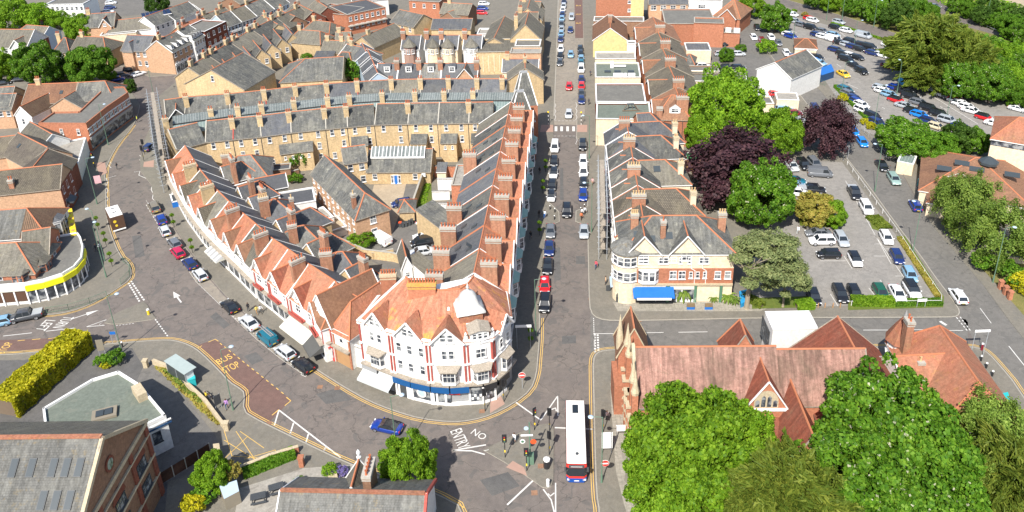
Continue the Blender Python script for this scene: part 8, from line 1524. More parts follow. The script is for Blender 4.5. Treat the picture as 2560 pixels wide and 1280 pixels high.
# ------------------------------------------------------------------ trees and planting
TR = [('lime', 1812, 272, 8.0, 9.0, 'tall bright lime green tree behind the flat roofs, largest of the middle group', 9.5, 0), ('purple', 1845, 420, 9.0, 7.0, 'broad dark purple copper beech in the middle of the trees', 7.4, 1), ('horse', 1905, 490, 5.9, 6.5, 'bright green horse chestnut in front of the copper beech', 6.8, 0), ('lime', 1945, 330, 5.0, 5.0, 'loose light green tree between the two purple trees', 5.6, 2), ('lime', 1760, 330, 4.0, 4.5, 'small lime green tree at the foot of the tall one', 4.6, 1),
 ('purple', 2068, 322, 5.2, 6.0, 'purple tree standing alone beside the east road', 6.6, 2), ('gold', 2038, 522, 3.8, 3.4, 'golden green rounded tree in the nearer car park', 3.2, 0), ('lime', 2082, 535, 2.6, 2.6, 'small lime tree leaning out of the golden one', 2.8, 1), ('pine', 1918, 655, 6.2, 7.5, 'grey green pine with bare leaning trunk by the restaurant', 4.8, 0), 
 ('birch', 2420, 500, 5.8, 7.0, 'drooping birch beside the brown tiled community building', 6.5, 0), ('birch', 2500, 570, 6.4, 6.5, 'second drooping birch nearest the right edge', 6.4, 1), ('birch', 2368, 480, 3.0, 3.6, 'slim young birch left of the drooping pair', 4.0, 2),
 ('green', 2262, 345, 5.6, 4.6, 'dense green tree by the low hut, left of its clump', 4.2, 0), ('green', 2340, 372, 4.6, 4.0, 'dense green tree right of the one by the hut', 3.8, 1), ('dark', 2395, 345, 3.6, 3.6, 'dark green tree in front of the big car park edge', 3.8, 2), ('green', 2435, 352, 3.2, 3.0, 'low green tree beside the cream block', 3.0, 0),
 ('yew', 2330, 130, 9.4, 8.0, 'huge spreading olive cypress beside the big car park', 9.0, 0), ('yew', 2405, 165, 6.5, 6.5, 'second olive cypress overlapping the huge one', 8.0, 1), ('yew', 2330, 185, 6.6, 4.4, 'low fringe of the cypress clump over the parked cars', 4.6, 2),
 ('green', 1940, 45, 4.6, 4.6, 'round green tree at the top of the side road', 5.0, 0), ('lime', 1880, 12, 4.4, 4.2, 'green tree at the top edge by the side road', 4.2, 1), ('bushlime', 1916, 118, 2.6, 1.8, 'round clipped bush between side road and sheds', 2.2, 0), ('green', 1816, 138, 2.2, 2.0, 'small round tree in the back yard car park', 2.2, 1), ('bush', 1852, 122, 1.5, 1.2, 'small dark bush beside the back yard cars', 1.4, 2),
 ('green', 92, 160, 6.2, 6.4, 'left of two round dense trees near the upper left', 6.6, 0), ('green', 222, 168, 6.3, 5.8, 'right of two round dense trees near the upper left', 6.2, 1), ('dark', 150, 172, 4.0, 3.6, 'dark tree in shade between the two round trees', 4.0, 2), ('lime', 198, 72, 5.0, 4.6, 'light green tree behind the buff villas', 5.0, 2), ('lime', -8, 165, 4.4, 4.6, 'tree cut by the left edge near the parked black car', 5.6, 0),
 ('loose', 30, 40, 6.5, 5.5, 'large loose tree in the top left corner', 6, 0), ('loose', 92, 42, 5.6, 5.0, 'second loose tree in the top left corner with pale stems', 5, 1), ('loose', 142, 52, 3.6, 3.2, 'third loose tree next to the maroon walls', 3.4, 2), ('dark', 392, 6, 4.4, 4.2, 'dark tree at the top edge above the solar panels', 4.2, 0), ('dark', 325, 215, 1.6, 1.8, 'small dark shrub at the street junction', 2.2, 1),
 ('bush', 872, 178, 4.4, 2.6, 'spreading green shrub tree on the dark hall roof edge', 3.2, 0), ('bush', 765, 144, 1.8, 1.6, 'cream flowering garden shrub among the back wings', 1.3, 1), ('bush', 1218, 98, 2.0, 1.5, 'bright garden shrub near the street shops', 1.8, 2), ('bush', 575, 392, 2.4, 2.6, 'green tree below the scaffolding of the cream terrace', 2.8, 0), ('bush', 745, 405, 2.0, 2.0, 'ivy like shrub at the end of the mews', 2.8, 1), ('bush', 738, 445, 1.6, 1.0, 'low garden bush beside the mews corner', 1.0, 2),
 ('bushlime', 905, 600, 2.3, 1.2, 'overgrown bright shrub behind the white van', 1.4, 0), ('lime', 1023, 1165, 3.25, 4.2, 'dense round street tree beside the pub', 4.6, 0), ('lime', 530, 1180, 2.2, 3.0, 'young lime green tree by the panel fence', 2.7, 1), ('bushyellow', 482, 1262, 1.3, 1.2, 'golden shrub at the bottom edge by the pub garden', 1.3, 0), ('bush', 505, 1240, 1.5, 1.0, 'dark shrub behind the golden one', 1.0, 1), ('bushred', 575, 1180, 1.2, 2.2, 'rusty pink blossoming bush beside the young lime tree', 1.2, 2),
 ('bushlime', 824, 1178, .9, .8, 'small feathery shrub outside the pub', 1.0, 0), ('bushpurple', 852, 1180, .8, .6, 'lilac grey shrub beside the feathery one', .7, 1), ('bush', 748, 1205, .7, .6, 'small pale shrub on the pub terrace', .6, 2), ('bush', 287, 895, 1.3, 1.1, 'clipped round bush beside the noticeboard', 1.3, 0), ('bush', 252, 905, 1.0, .8, 'smaller bush left of the noticeboard', 1.0, 1), ('bushyellow', 266, 912, .8, .5, 'yellow flowering bush between two green ones', .6, 2),
 ('lime', 1735, 1118, 6.7, 8.0, 'tall light green tree hiding the church aisle', 7.4, 0), ('lime', 1650, 1160, 4.2, 5.0, 'light green tree beside the church west front', 5.0, 1), ('lime', 1700, 1240, 5.4, 5.2, 'lower light green tree at the bottom edge by the paving', 5.4, 2), ('lime', 1830, 1090, 4.4, 7.0, 'right shoulder tree of the light green church group', 5.0, 1), ('green', 2200, 1070, 7.0, 8.5, 'huge dark green chestnut right of the church', 7.6, 0), ('green', 2290, 1160, 6.8, 7.0, 'second dark green chestnut overlapping the huge one', 7.0, 1), ('green', 2150, 1190, 6.6, 6.5, 'third dark green chestnut at the bottom edge', 6.4, 2), ('green', 2290, 1270, 6.2, 5.5, 'lowest dark green chestnut cut by the bottom edge', 6.0, 0),
 ('yew', 1960, 1262, 5.2, 5.5, 'olive feathery yew in front of the church', 6.6, 0), ('yew', 2020, 1290, 5.2, 5.5, 'second olive yew at the bottom edge', 5.4, 1), ('yew', 1880, 1290, 4.4, 4.5, 'third olive yew between light and dark trees', 4.6, 2), ('birch', 2480, 1080, 5.2, 6.0, 'thin brownish feathery tree below the orange roof', 6.0, 0), ('yew', 2500, 1200, 4.6, 4.6, 'bronzed feathery tree over the gravel path', 5.2, 1), ('birch', 2420, 1200, 3.6, 4.6, 'sparse twiggy tree beside the dark chestnut', 4.6, 2), ('gold', 2545, 1100, 2.6, 3.0, 'yellow green tree at the right edge of the churchyard', 3, 1),
 ('bush', 2462, 655, 2.0, 1.4, 'green bush at the garden wall on the right edge', 1.6, 0), ('bush', 2530, 690, 2.2, 1.6, 'rounded shrub behind the brick gate piers', 1.8, 1), ('bushyellow', 2555, 710, 1.8, 1.4, 'golden shrub at the right edge behind the piers', 2.0, 2), ('bush', 2512, 660, 1.5, 1.2, 'small shrub near the pale garden wall', 1.2, 0), ('bushyellow', 2107, 245, 1.2, 1.0, 'yellow bush at the corner of the big car park', 1.2, 0), ('bushyellow', 2162, 305, 1.0, .8, 'first yellow bush beside the lamp standard', 1.0, 1), ('bushyellow', 2178, 316, 1.0, .8, 'second yellow bush beside the lamp standard', 1.0, 2), ('bushred', 2012, 36, 1.0, .7, 'red tinted shrub at the head of the big car park', .9, 0), ('bushlime', 1986, 28, .9, .7, 'small shrub beside the car park entrance', .8, 1)]
for i, (sp, x, y, r, zc, lab, rv, sd_) in enumerate(TR):
 if sp == 'pine': tree(sp, x, y, r, zc, lab, rv, None, sd_, (1866, 772), 8, .42)
 else: tree(sp, x, y, r, zc, lab, rv, None, sd_)
tree('pine', 1965, 700, 4.0, 5.2, 'lower spreading limb tree right of the leaning pine', 3.6, None, 1)
# tree belts on the motorway side: each trunked tree one can tell apart
rg = random.Random(4); belt = []
for i, (x, y) in enumerate([(2040, -6), (2075, 2), (2110, -14), (2135, 14), (2165, -6), (2190, 26), (2222, 2), (2245, 38), (2262, -8), (2285, 26), (2312, 40), (2200, -18), (2150, -24), (2235, -22), (2430, 128), (2462, 138), (2492, 150), (2430, 150), (2470, 175), (2508, 182), (2545, 170), (2540, 206), (2440, 200), (2480, 212), (2400, 205), (2560, 235), (2555, 150), (2452, 190)]):
 sp = ['green', 'lime', 'dark', 'green', 'horse'][i % 5]; r = 3.4+1.6*rg.random(); tree(sp, x, y, r, r*1.05, f'{["mid green", "light green", "dark green", "green", "white flecked"][i % 5]} belt tree, {ORD[i % 15]} {"beyond the far road" if i < 15 else "right of the cypress clump"} from the left' , r*1.1, 'belt of trees between car park and motorway', i % 3)
for i, (x, y) in enumerate([(2395, 10), (2425, 26), (2455, 40), (2490, 52), (2528, 66), (2552, 46), (2560, 84), (2410, -4), (2470, 20), (2515, 30)]): r = 2.6+rg.random()*1.4; tree(['green', 'horse', 'dark'][i % 3], x, y, r, r*.9, f'hedgerow tree beyond the motorway, {ORD[i]} from the left', r, 'hedgerow beyond the motorway', i % 3)
hedge((18, 1040), (205, 870), 4.2, 3.2, 'leaf_yellow', 'big rounded golden yellow clipped hedge at the lower left', .05, N_=16000)
hedge((610, 1190), (735, 1140), 1.5, 1.0, 'leaf_green', 'clipped green hedge along the pub garden wall', .045); hedge((1990, 772), (2030, 768), 1.6, 1.2, 'leaf_lime', 'ragged low hedge below the pine by the car park', .05); hedge((2130, 760), (2230, 762), 1.6, 1.1, 'leaf_lime', 'thick low hedge behind the white rail', .05); hedge((2235, 762), (2350, 760), 1.3, .7, 'leaf_green', 'thin low hedge behind the white rail', .05); hedge((2345, 745), (2250, 600), .8, .5, 'leaf_gold', 'rough grassy hedge strip along the car park rail', .05); hedge((2180, 545), (2215, 575), 2.4, .5, 'leaf_olive', 'mown green bed at the car park corner', .05); hedge((1990, 125), (2040, 200), 1.0, .8, 'leaf_lime', 'roadside hedge of the big car park', .05); hedge((2090, 220), (2250, 385), 1.1, .8, 'leaf_green', 'long low hedge between east road and big car park', .05); hedge((2000, 560), (2090, 565), 1.5, .8, 'leaf_olive', 'grassy mound under the golden tree', .05); hedge((1860, 745), (1905, 770), 1.2, .9, 'leaf_olive', 'brown green hedge right of the pine trunk', .05); hedge((2080, 60), (2255, 116), .8, .5, 'leaf_lime', 'thin hedge between big car park and far road', .05)
shrubs_patch('shrub_bed', 'brown green bushes in the kerbed bed below the bus shelter', [(385, 918), (400, 912), (560, 1055), (545, 1068)], 'leaf_gold', 900, .13, .7); shrubs_patch('shrub_bed', 'pale green and grey plants in the kerbed bed', [(400, 925), (430, 935), (520, 1010), (495, 1010)], 'leaf_fern', 700, .12, .8); shrubs_patch('garden_plants', 'weeds and grass along the tall buff wall', [(1045, 520), (1068, 445), (1078, 448), (1060, 540)], 'leaf_lime', 500, .12, .5)
shrubs_patch('rough_grass', 'rough grass and brambles beside the motorway', [(2340, 2), (2450, 62), (2560, 108), (2700, 150), (2700, 60), (2450, -20)], 'leaf_lime', 5000, .25, .4); shrubs_patch('undergrowth', 'dense undergrowth filling the tree belt', [(2010, -40), (2130, 22), (2257, 66), (2400, 120), (2560, 188), (2560, 250), (2300, 160), (2330, 225), (2440, 215), (2700, 260), (2700, 170), (2400, 84), (2290, 15), (2200, -30)], 'leaf_green', 22000, .5, 2.6); shrubs_patch('churchyard_grass', 'green churchyard grass between the trees', [(2400, 1100), (2560, 1050), (2700, 1400), (2000, 1400), (2100, 1250)], 'leaf_lime', 6000, .16, .25)
def palm(px, py, s, label):
 t = thing('palm', label, 'palm', tuple(P(px, py, .12))); MB().lathe((0, 0, 0), [(.45*s, 0), (.6*s, .5*s), (.5*s, .5*s)], 10).obj('pot', 'stone', t); MB().tube((0, 0, .3), (0, 0, 1.1*s), .14, .12).obj('trunk', 'bark', t); m = MB()
 for i in range(22):
  a = i*2.4; el = .9-.045*i; p = Vector((0, 0, 1.0*s)); L = 1.7*s; pr = p
  for k in range(5):
   e2 = el-.42*k; d = Vector((math.cos(a)*math.cos(e2), math.sin(a)*math.cos(e2), math.sin(e2)))*L/5; q = pr+d; n = Vector((-math.sin(a), math.cos(a), 0)); w0, w1 = .26*s*(1-abs(k-1.5)/4), .26*s*(1-abs(k+1-1.5)/4)
   for j in (-1, 1): m.poly([pr, q, q+n*j*w1-Vector((0, 0, .12)), pr+n*j*w0-Vector((0, 0, .12))])
   pr = q
 m.obj('fronds', 'leaf_fern', t); return t
palm(1706, 745, 1.6, 'large potted palm right of the blue awning'); palm(1818, 752, 1.1, 'potted palm by the green pilaster'); palm(1836, 758, .8, 'small potted palm nearest the leaning pine'); palm(1784, 752, .7, 'small spiky plant in a pot between planters')
# ------------------------------------------------------------------ street furniture
LP = [(243, 510, 1, .3, 'left pavement near the pink sign'), (305, 882, 1, .4, 'corner by the noticeboard'), (583, 1025, 1, .4, 'kerb of the bus bay'), (994, 1150, 1, .1, 'behind the round tree at the junction'), (1340, 840, 1, 0, 'beside the long shaded pavement'), (1504, 1206, -1, 0, 'beside the bus near the church'), (2281, 634, -1, .1, 'by the nearer car park rail'), (2187, 478, -1, .1, 'opposite the pale green saloon'), (266, 693, -.2, 1, 'with a green cabinet at its foot'), (271, 362, 1, 0, 'by the flat concrete shops'), (262, 652, -.6, .4, 'beside the flower posts on the left'), (386, 246, -.4, 1, 'at the junction by the scaffolded tower'), (2464, 60, 1, 0, 'on the motorway verge'), (1473, 397, -1, 0, 'by the red striped awning'), (1479, 580, -1, 0, 'in front of the scaffolding'), (2185, 318, 1, 0, 'among the left row of the big car park'), (2104, 234, 1, 0, 'at the entrance of the big car park'), (2242, 234, 0, 1, 'near the blue recycling bins'), (2365, 300, 1, 0, 'in the central double row'), (2134, 122, 1, 0, 'between parked cars at the far end'), (2184, 68, 1, 0, 'first beyond the far road'), (2066, 50, 1, 0, 'second beyond the far road'), (2105, 48, 1, 0, 'third beyond the far road'), (2482, 706, 1, 0, 'by the garden at the right edge'), (1983, 100, -1, 0, 'beside the toilet block')]
for x, y, ax, ay, w in LP: lamp_post(x, y, f'pale green lamp post {w}', 10.3 if y > 300 else 8.5, (ax, ay))
for x, y, w, a in ((1263, 1143, 'with white edged board, left on the island', 0), (1317, 1177, 'with white edged board, front of the island', 0), (1336, 1075, 'at the back of the island', 40), (1373, 1137, 'right edge of the island', 150), (1374, 1078, 'at the island tip', 170), (1260, 1004, 'beside the corner shop window', 200), (1213, 1028, 'below the striped poster window', 190), (1507, 1082, 'on the church side pavement', 160), (237, 418, 'at the left crossing in shade', 10), (360, 402, 'at the right of the left crossing', 190), (362, 386, 'beyond the right of the left crossing', 190)): signal(x, y, f'black traffic light {w}', a)
no_entry(1306, 971, 'red and white no entry sign on the corner shop pavement'); no_entry(1504, 1206, 'red and white no entry sign fixed to the lamp post by the church', 0, 3.0, post=False, at=P(1512, 1203, .12))
t = thing('sign_mast', 'tall green mast with crowded signs on the traffic island', 'sign mast', tuple(P(1326, 1157, .12))); MB().tube((0, 0, 0), (0, 0, 6.6), .12, .08, 8).obj('post', 'lamp_green', t)
for (x, z, r, mt) in ((.45, 3.6, .38, 'orange_red'), (-.9, 3.7, .34, 'white'), (-.4, 5.8, .3, 'pale_blue'), (-.9, 3.7, .2, 'paint_green')): o = MB().lathe((0, 0, 0), [(r, 0), (r, .04+.02*(r < .3))], 14).obj('round_sign', mt, t); o.matrix_local = Matrix.Translation((x, -.1, z)) @ Matrix.Rotation(math.pi/2, 4, 'X')
MB().box((-1.1, -.1, 4.5), (.4, -.04, 4.75)).obj('direction_sign', 'white', t); MB().box((-.45, -.35, 0), (.45, .25, 1.6)).obj('cabinet', 'lamp_green', t)
for x, y, w, mt, h, r in ((1367, 1168, 'black litter bin on the traffic island', 'paint_black', 1.5, .42), (1370, 1215, 'white keep left bollard at the tip of the traffic island', 'white', 1.1, .2), (372, 786, 'yellow lit bollard on the small left island', 'paint_yellow', 1.1, .22), (253, 866, 'first black bollard by the noticeboard', 'paint_black', 1.1, .12), (307, 868, 'second black bollard by the lamp post', 'paint_black', 1.1, .12), (1375, 524, 'far black bollard on the left narrowing', 'paint_black', 1, .1), (1387, 531, 'middle black bollard on the left narrowing', 'paint_black', 1, .1), (1386, 549, 'near black bollard on the left narrowing', 'paint_black', 1, .1), (1452, 529, 'near black bollard on the right narrowing', 'paint_black', 1, .1), (1461, 521, 'far black bollard on the right narrowing', 'paint_black', 1, .1), (2420, 883, 'first of four corner bollards below the east road sign', 'paint_black', 1, .14), (2452, 902, 'second corner bollard', 'paint_black', 1, .14), (2465, 920, 'third corner bollard', 'paint_black', 1, .14), (2480, 940, 'fourth corner bollard nearest the teal sheet', 'paint_black', 1, .14), (2454, 875, 'red topped post beside the white T sign', 'maroon', 1.3, .16)): bollard(x, y, w if len(w.split()) > 3 else w+' by the east road', mt, h, r)
for k, x in enumerate((2028, 2045, 2062, 2082, 2100)): bollard(x, 769, f'short pale timber post, {ORD[k]} from the left below the front row', 'timber', .9, .09, 'timber')
for k, (x, y) in enumerate(((1371, 311), (1453, 312))): t = thing('belisha_beacon', f'black and white striped beacon pole {"left" if not k else "right"} of the zebra crossing', 'beacon', tuple(P(x, y, .12))); [MB().tube((0, 0, .5*q), (0, 0, .5*q+.5), .07, .07, 6).obj('pole_band', 'paint_black' if q % 2 else 'white', t) for q in range(6)]; MB().lathe((0, 0, 3.0), [(.08, 0), (.26, .2), (.18, .42), (.02, .48)], 8).obj('globe', 'paint_yellow', t)
for k, (x, y, w) in enumerate(((247, 575, 'upper left pavement'), (266, 614, 'left pavement beside the lorry'), (281, 666, 'left corner pavement'), (436, 568, 'pavement beside the silver hatchback'), (482, 632, 'pavement by the crimson car'), (1364, 430, 'shaded pavement beside the white hatchback'), (1357, 482, 'shaded pavement beside the black roofed car'), (1349, 588, 'shaded pavement beside the grey saloon'), (1327, 862, 'shaded pavement by the hanging sign'))): planter_post(x, y, f'leafy flower post on the {w}')
name_sign(1310, 872, 4.4, 'long white hanging street banner sign beside the corner building', 2.4, .45, 0); name_sign(1517, 1135, 3.6, 'white information billboard with house shape beside the church pavement', 1.4, 2.6); name_sign(1552, 1098, 2.4, 'white church noticeboard on the paved forecourt', 1.3, 1.0); name_sign(2442, 889, 4.6, 'white T shaped direction sign at the east road corner', 2.2, .4, 0); name_sign(1521, 728, 1.2, 'small dark menu board by the restaurant door', .8, 1.1, 0, 'metal_dark'); name_sign(247, 462, 2.2, 'pink and white information panel on the left pavement', 1.3, 1.8, 15, 'pink'); name_sign(258, 892, 3.2, 'dark framed noticeboard among round bushes', 1.0, 2.0, 10, 'timber_grey'); name_sign(288, 858, 2.2, 'small blue arrow sign beside the noticeboard', .9, .5, 0, 'paint_blue'); name_sign(2296, 470, 2.4, 'teal and white visitor board by the brown tiled building', 1.8, 1.6, 40, 'teal'); name_sign(2302, 768, 1.6, 'small white street name plate on the car park verge', 1.5, .5); name_sign(2380, 560, 1.8, 'white board under the drooping birch', 1.4, 1.2, 20); name_sign(548, 1022, 2.4, 'dark church style board by the shrub bed', 1.0, 1.6, 50, 'metal_dark'); name_sign(2114, 400, 3.4, 'height bar sign at the nearer car park entrance', 1.6, .5, 30, 'trim_grey'); name_sign(530, 655, 2.2, 'blank white round topped sign outside the curved shops', .5, .5, -20)
railing([(308, 655), (326, 668), (325, 690), (303, 712)], 'green guard railing on the rounded left corner'); railing([(268, 742), (225, 759), (172, 775), (118, 783)], 'green guard railing in front of the yellow fascia shop'); railing([(2128, 764), (2352, 762), (2352, 748), (2290, 655), (2240, 580), (2160, 470), (2118, 412)], 'white tubular rail round the nearer car park', .9, 'white', 3.0, False, .15, rails=(.85,)); railing([(1995, 128), (2050, 210), (2062, 214)], 'green fence beside the toilet block hedge', 1.2, 'lamp_green', 2.5, False); railing([(2088, 238), (2150, 320), (2215, 395)], 'grey fence along the big car park hedge', 1.1, 'metal_grey', 2.5, False); railing([(2420, 90), (2560, 150)], 'steel crash barrier on the motorway verge', .7, 'metal_grey', 3, False, .1, rails=(.6, .45))
railing([(2450, 62), (2560, 108), (2640, 140)], 'far steel crash barrier beyond the motorway', .7, 'metal_grey', 3, False, .1, rails=(.6, .45))
plain('shelter_glass', (.36, .42, .4), .15, .6)
t = thing('bus_shelter', 'glass roofed bus shelter on the lower left pavement', 'bus shelter', tuple(P(458, 945, .12)), A((430, 915), (482, 950))*math.pi/180)
MB().box((-2.6, -1.0, 2.5), (2.6, 1.0, 2.56)).obj('roof_panel', 'shelter_glass', t); [MB().box((x-.05, y-.05, 0), (x+.05, y+.05, 2.5)).obj('post', 'metal_grey', t) for x in (-2.4, 0, 2.4) for y in (-.8,)]; MB().box((-2.4, -.84, .4), (-.05, -.8, 2.3)).obj('rear_glass', 'skylight_glass', t); MB().box((.05, -.84, .4), (2.4, -.8, 2.3)).obj('rear_glass', 'skylight_glass', t); MB().box((-1.8, -.6, .5), (1.8, -.25, .58)).obj('bench_seat', 'maroon', t); MB().box((2.36, -.8, .3), (2.42, .5, 2.3)).obj('advert_panel', 'white', t)
t = thing('utility_box', 'teal box beside the bus shelter', 'cabinet', tuple(P(482, 962, .12)), .4); t['label'] = 'bright teal utility box beside the bus shelter'; MB().box((-.5, -.4, 0), (.5, .4, 1.2)).obj('cabinet_body', 'teal', t); MB().box((-.55, -.45, 1.2), (.55, .45, 1.3)).obj('lid', 'teal', t)
wall_line([(384, 910), (425, 925), (470, 968), (515, 1010), (545, 1050), (566, 1078)], 'low stone wall edging the shrub bed by the bus shelter', .8, .35, 'stone', 'stone', .1, piers=((366, 918), (568, 1075))); wall_line([(596, 1185), (680, 1150), (748, 1130)], 'brick and stone wall below the clipped hedge', 1.0, .35, 'brick_orange', 'stone', .1, piers=((755, 1165),)); wall_line([(2465, 652), (2575, 660)], 'pale rendered garden wall at the right edge', 1.2, .3, 'render_cream', 'concrete', .1)
panel_fence((404, 1212), (528, 1135), 'brown timber panel fence with concrete posts'); wall_line([(2500, 720), (2502, 722)], 'brick gate piers in a short row', 1.0, .3, 'brick_orange', 'stone', .1, piers=((2500, 722), (2512, 736), (2523, 748)))
block3('stone gate pier block by the fence end', [(532, 1110), (548, 1108), (550, 1124), (534, 1126)], 1.9, 'stone', 'stone', 'gate pier', 'gate_pier', 0)
for i, (x, y, a) in enumerate(((692, 1228, 20), (647, 1252, 15))):
 t = thing('picnic_table', f'black picnic table with benches, {["nearer the pub roof", "cut lower on the left terrace"][i]}', 'picnic table', tuple(P(x, y, .14)), math.radians(a)); [MB().box((-.9, -.4+.17*k, .72), (.9, -.26+.17*k, .77)).obj('table_board', 'metal_dark', t) for k in range(5)]
 for s in (-1, 1): MB().box((-.9, s*.75-.14, .42), (.9, s*.75+.14, .47)).obj('bench', 'metal_dark', t); MB().box((s*.7-.05, -.75, .36), (s*.7+.05, .75, .42)).box((s*.7-.05, -.3, 0), (s*.7+.05, -.2, .72)).box((s*.7-.05, .2, 0), (s*.7+.05, .3, .72)).obj('frame', 'metal_dark', t)
block3('open blue painted skip by the grey gablet shop', [(424, 486), (444, 484), (448, 503), (430, 507)], 1.3, 'paint_blue', 'metal_dark', 'skip', 'skip', .15); block3('blue recycling bank under the cypress', [(2247, 186), (2262, 180), (2274, 194), (2262, 200)], 2.0, 'tarp_blue', 'tarp_blue', 'recycling bank', 'recycling_bank', 0)
block3('bright blue tarpaulin heap beside the leaning pine', [(1848, 728), (1872, 722), (1868, 752), (1852, 760)], .9, 'tarp_blue', 'tarp_blue', 'tarpaulin', 'tarpaulin', 0); block3('turquoise sheet lying at the foot of the orange roofed house', [(2496, 985), (2520, 980), (2525, 1000), (2512, 1008)], .8, 'teal', 'teal', 'sheet', 'sheet', 0); block3('dark blue trailer stage by the hedge gap', [(2044, 172), (2078, 160), (2086, 178), (2050, 190)], 2.0, 'paint_navy', 'paint_blue', 'trailer', 'trailer', 0); block3('garden shed with blue cover beside the young lime tree', [(548, 1215), (592, 1200), (598, 1228), (560, 1248)], 2.0, 'timber_grey', 'pale_blue', 'shed', 'shed', 0); block3('black flower bed planter beside the pub finial', [(818, 1188), (842, 1182), (846, 1200), (824, 1206)], .8, 'metal_dark', 'stone', 'planter', 'planter', 0)
for i, x in enumerate((1727, 1772)): block3(f'blue timber planter {["left", "right"][i]} of the two on the restaurant forecourt', [(x-10, 758), (x+10, 758), (x+10, 768), (x-10, 768)], .6, 'paint_blue', 'earth', 'planter', 'planter', 0)
for i, (x, y, m_) in enumerate(((918, 577, 0), (925, 577, 1), (933, 575, 0), (941, 574, 0), (950, 572, 2), (1001, 567, 2), (1008, 568, 0), (1016, 566, 0), (1024, 563, 0), (1030, 560, 0), (1078, 568, 0), (1086, 567, 0), (870, 560, 0), (878, 568, 0), (1050, 530, 0), (1050, 540, 0))): wheelie(x, y, ['dark', 'green', 'red lidded'][m_]+f' wheelie bin, {ORD[i % 10]} from the left {"under the mews end wall" if i < 5 else "beside the yard garage" if i < 10 else "in the yard corners"}', ['metal_dark', 'paint_green', 'metal_dark'][m_], [None, None, 'orange_red'][m_])
scaffold((440, 478), (414, 325), -2.3, 11, 'tall scaffolding with green debris net on the terrace end', 5, ((1.5, 3.6), (5, 7), (8.2, 10.2))); scaffold((1497, 650), (1494, 508), 1.4, 10.5, 'scaffolding along the shopfronts beside the restaurant', 4); scaffold((650, 398), (545, 412), 1.3, 8.2, 'light scaffolding against the cream terrace', 3)
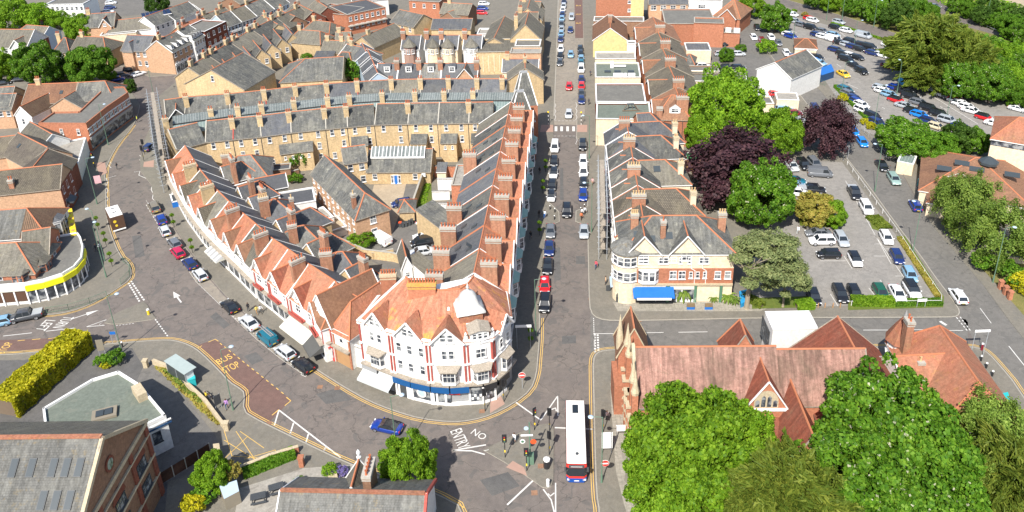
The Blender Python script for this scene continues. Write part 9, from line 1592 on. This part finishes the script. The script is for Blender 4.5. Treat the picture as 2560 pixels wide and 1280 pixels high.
# ------------------------------------------------------------------ people
PP = [(1517, 1052, 20, 'walk', (.8, .62, .6), 'person in pale pink top with black bag by the church pavement', 'metal_dark'), (1507, 1048, 10, 'stand', (.03, .03, .03), 'person in black next to the pale pink top walker', 'metal_dark'), (1286, 1108, 160, 'walk', (.7, .72, .75), 'person in white top crossing the traffic island', 'fabric_grey'), (568, 1022, 200, 'walk', (.45, .25, .55), 'person in lilac top beside the bus bay', 'paint_navy'), (622, 779, 30, 'stand', (.02, .02, .025), 'person in black standing outside the curved shops', 'metal_dark'), (643, 786, 60, 'walk', (.75, .6, .15), 'person in yellow striped top outside the cream awning', 'timber'), (653, 784, 240, 'walk', (.8, .8, .8), 'person in white beside the yellow striped one', 'fabric_grey'), (294, 424, 80, 'walk', (.04, .04, .05), 'person in dark clothes crossing the curved street', 'metal_dark'),
 (1455, 540, 200, 'walk', (.75, .75, .78), 'person in pale shirt on the right narrowing', 'fabric_grey'), (1462, 536, 190, 'walk', (.6, .62, .66), 'person in grey top behind the pale shirt', 'metal_dark'), (1453, 550, 200, 'walk', (.7, .2, .08), 'child in orange top on the right narrowing', 'brown_dark'), (1362, 545, 170, 'walk', (.6, .65, .7), 'person in pale blue in shade at the left narrowing', 'paint_blue'), (1348, 545, 10, 'stand', (.02, .02, .02), 'person in black in the shaded pavement', 'metal_dark'), (1327, 598, 170, 'walk', (.02, .02, .025), 'lone person in black walking under the orange terrace', 'metal_dark'), (1349, 436, 0, 'walk', (.03, .03, .03), 'person in dark coat in shade below the zebra', 'metal_dark'), (1490, 672, 170, 'walk', (.55, .08, .12), 'person in red top by the light blue awning', 'paint_navy'), (1514, 712, 90, 'stand', (.6, .4, .25), 'person in tan at the restaurant corner', 'metal_dark'), (1994, 585, 150, 'walk', (.85, .85, .85), 'person in white between trees and car park', 'fabric_pale'), (242, 630, 100, 'walk', (.03, .03, .04), 'person in black walking in the left shade', 'metal_dark'), (250, 627, 100, 'walk', (.65, .68, .7), 'person in pale top walking in the left shade', 'metal_dark'),
 (1481, 463, 190, 'walk', (.65, .4, .4), 'person in pink on the right pavement by the pink blind', 'skin'), (1476, 190, 180, 'walk', (.06, .06, .08), 'person in dark clothes at the far right shops', 'metal_dark'), (1472, 262, 0, 'walk', (.05, .05, .06), 'person with dark bag on the right pavement above the zebra', 'metal_dark'), (2082, 112, 90, 'stand', (.15, .05, .05), 'person in dark red among the far parked cars', 'metal_dark'), (2078, 184, 90, 'stand', (.8, .8, .8), 'person in white at the car park entrance', 'fabric_grey'), (2223, 432, 60, 'stand', (.1, .1, .12), 'person leaning by the two kerbside cars', 'metal_dark'), (344, 305, 120, 'stand', (.7, .75, .1), 'person in yellow jacket near the scaffolding', 'metal_dark'), (1342, 370, 10, 'stand', (.05, .2, .25), 'person in teal in shade beside the street bay roofs', 'metal_dark')]
for x, y, a, ps, c, lab, lg in PP: person(x, y, a, ps, c, lab, lg)
t = thing('bench', 'stone wall bench with two seated people', 'bench', tuple(P(519, 990, .12)), -.7); t['label'] = 'plain bench by the stone wall behind the shelter'; MB().box((-.9, -.2, .4), (.9, .2, .48)).obj('seat', 'timber_grey', t); [MB().box((x-.05, -.18, 0), (x+.05, .18, .4)).obj('leg', 'metal_dark', t) for x in (-.7, .7)]
person(515, 988, -45, 'sit', (.7, .5, .05), 'seated person in yellow on the bench by the stone wall'); person(524, 994, -45, 'sit', (.05, .05, .07), 'seated person in black on the bench by the stone wall')
for i, (x, y) in enumerate(((1580, 744), (1606, 743), (1632, 742), (1590, 738), (1655, 742))): person(x, y, 90+i*70, 'sit', [(.7, .7, .7), (.6, .2, .2), (.1, .2, .4), (.5, .5, .3), (.75, .6, .6)][i], f'seated diner {ORD[i]} from the left under the blue awning', z=.14)
for nm, x, y, z in (('manhole_cover', 800, 967, .012), ('manhole_cover', 843, 970, .012), ('manhole_cover', 1336, 1232, .012), ('manhole_cover', 1352, 1165, .13), ('drain_cover', 1477, 748, .012), ('drain_cover', 1597, 801, .012), ('drain_cover', 672, 1058, .012), ('manhole_cover', 1205, 1028, .13)): q = P(x, y, z); o = MB().box((-.38, -.38, 0), (.38, .38, .004)).obj(nm, 'brick_brown', None); o.location = q; struct(o)
for o in scene.objects:      # keep labels within sixteen words
 l = o.get('label')
 if l and len(l.split()) > 16:
  w = l.split()
  while len(w) > 16 and 'the' in w: w.remove('the')
  o['label'] = ' '.join(w[:16])
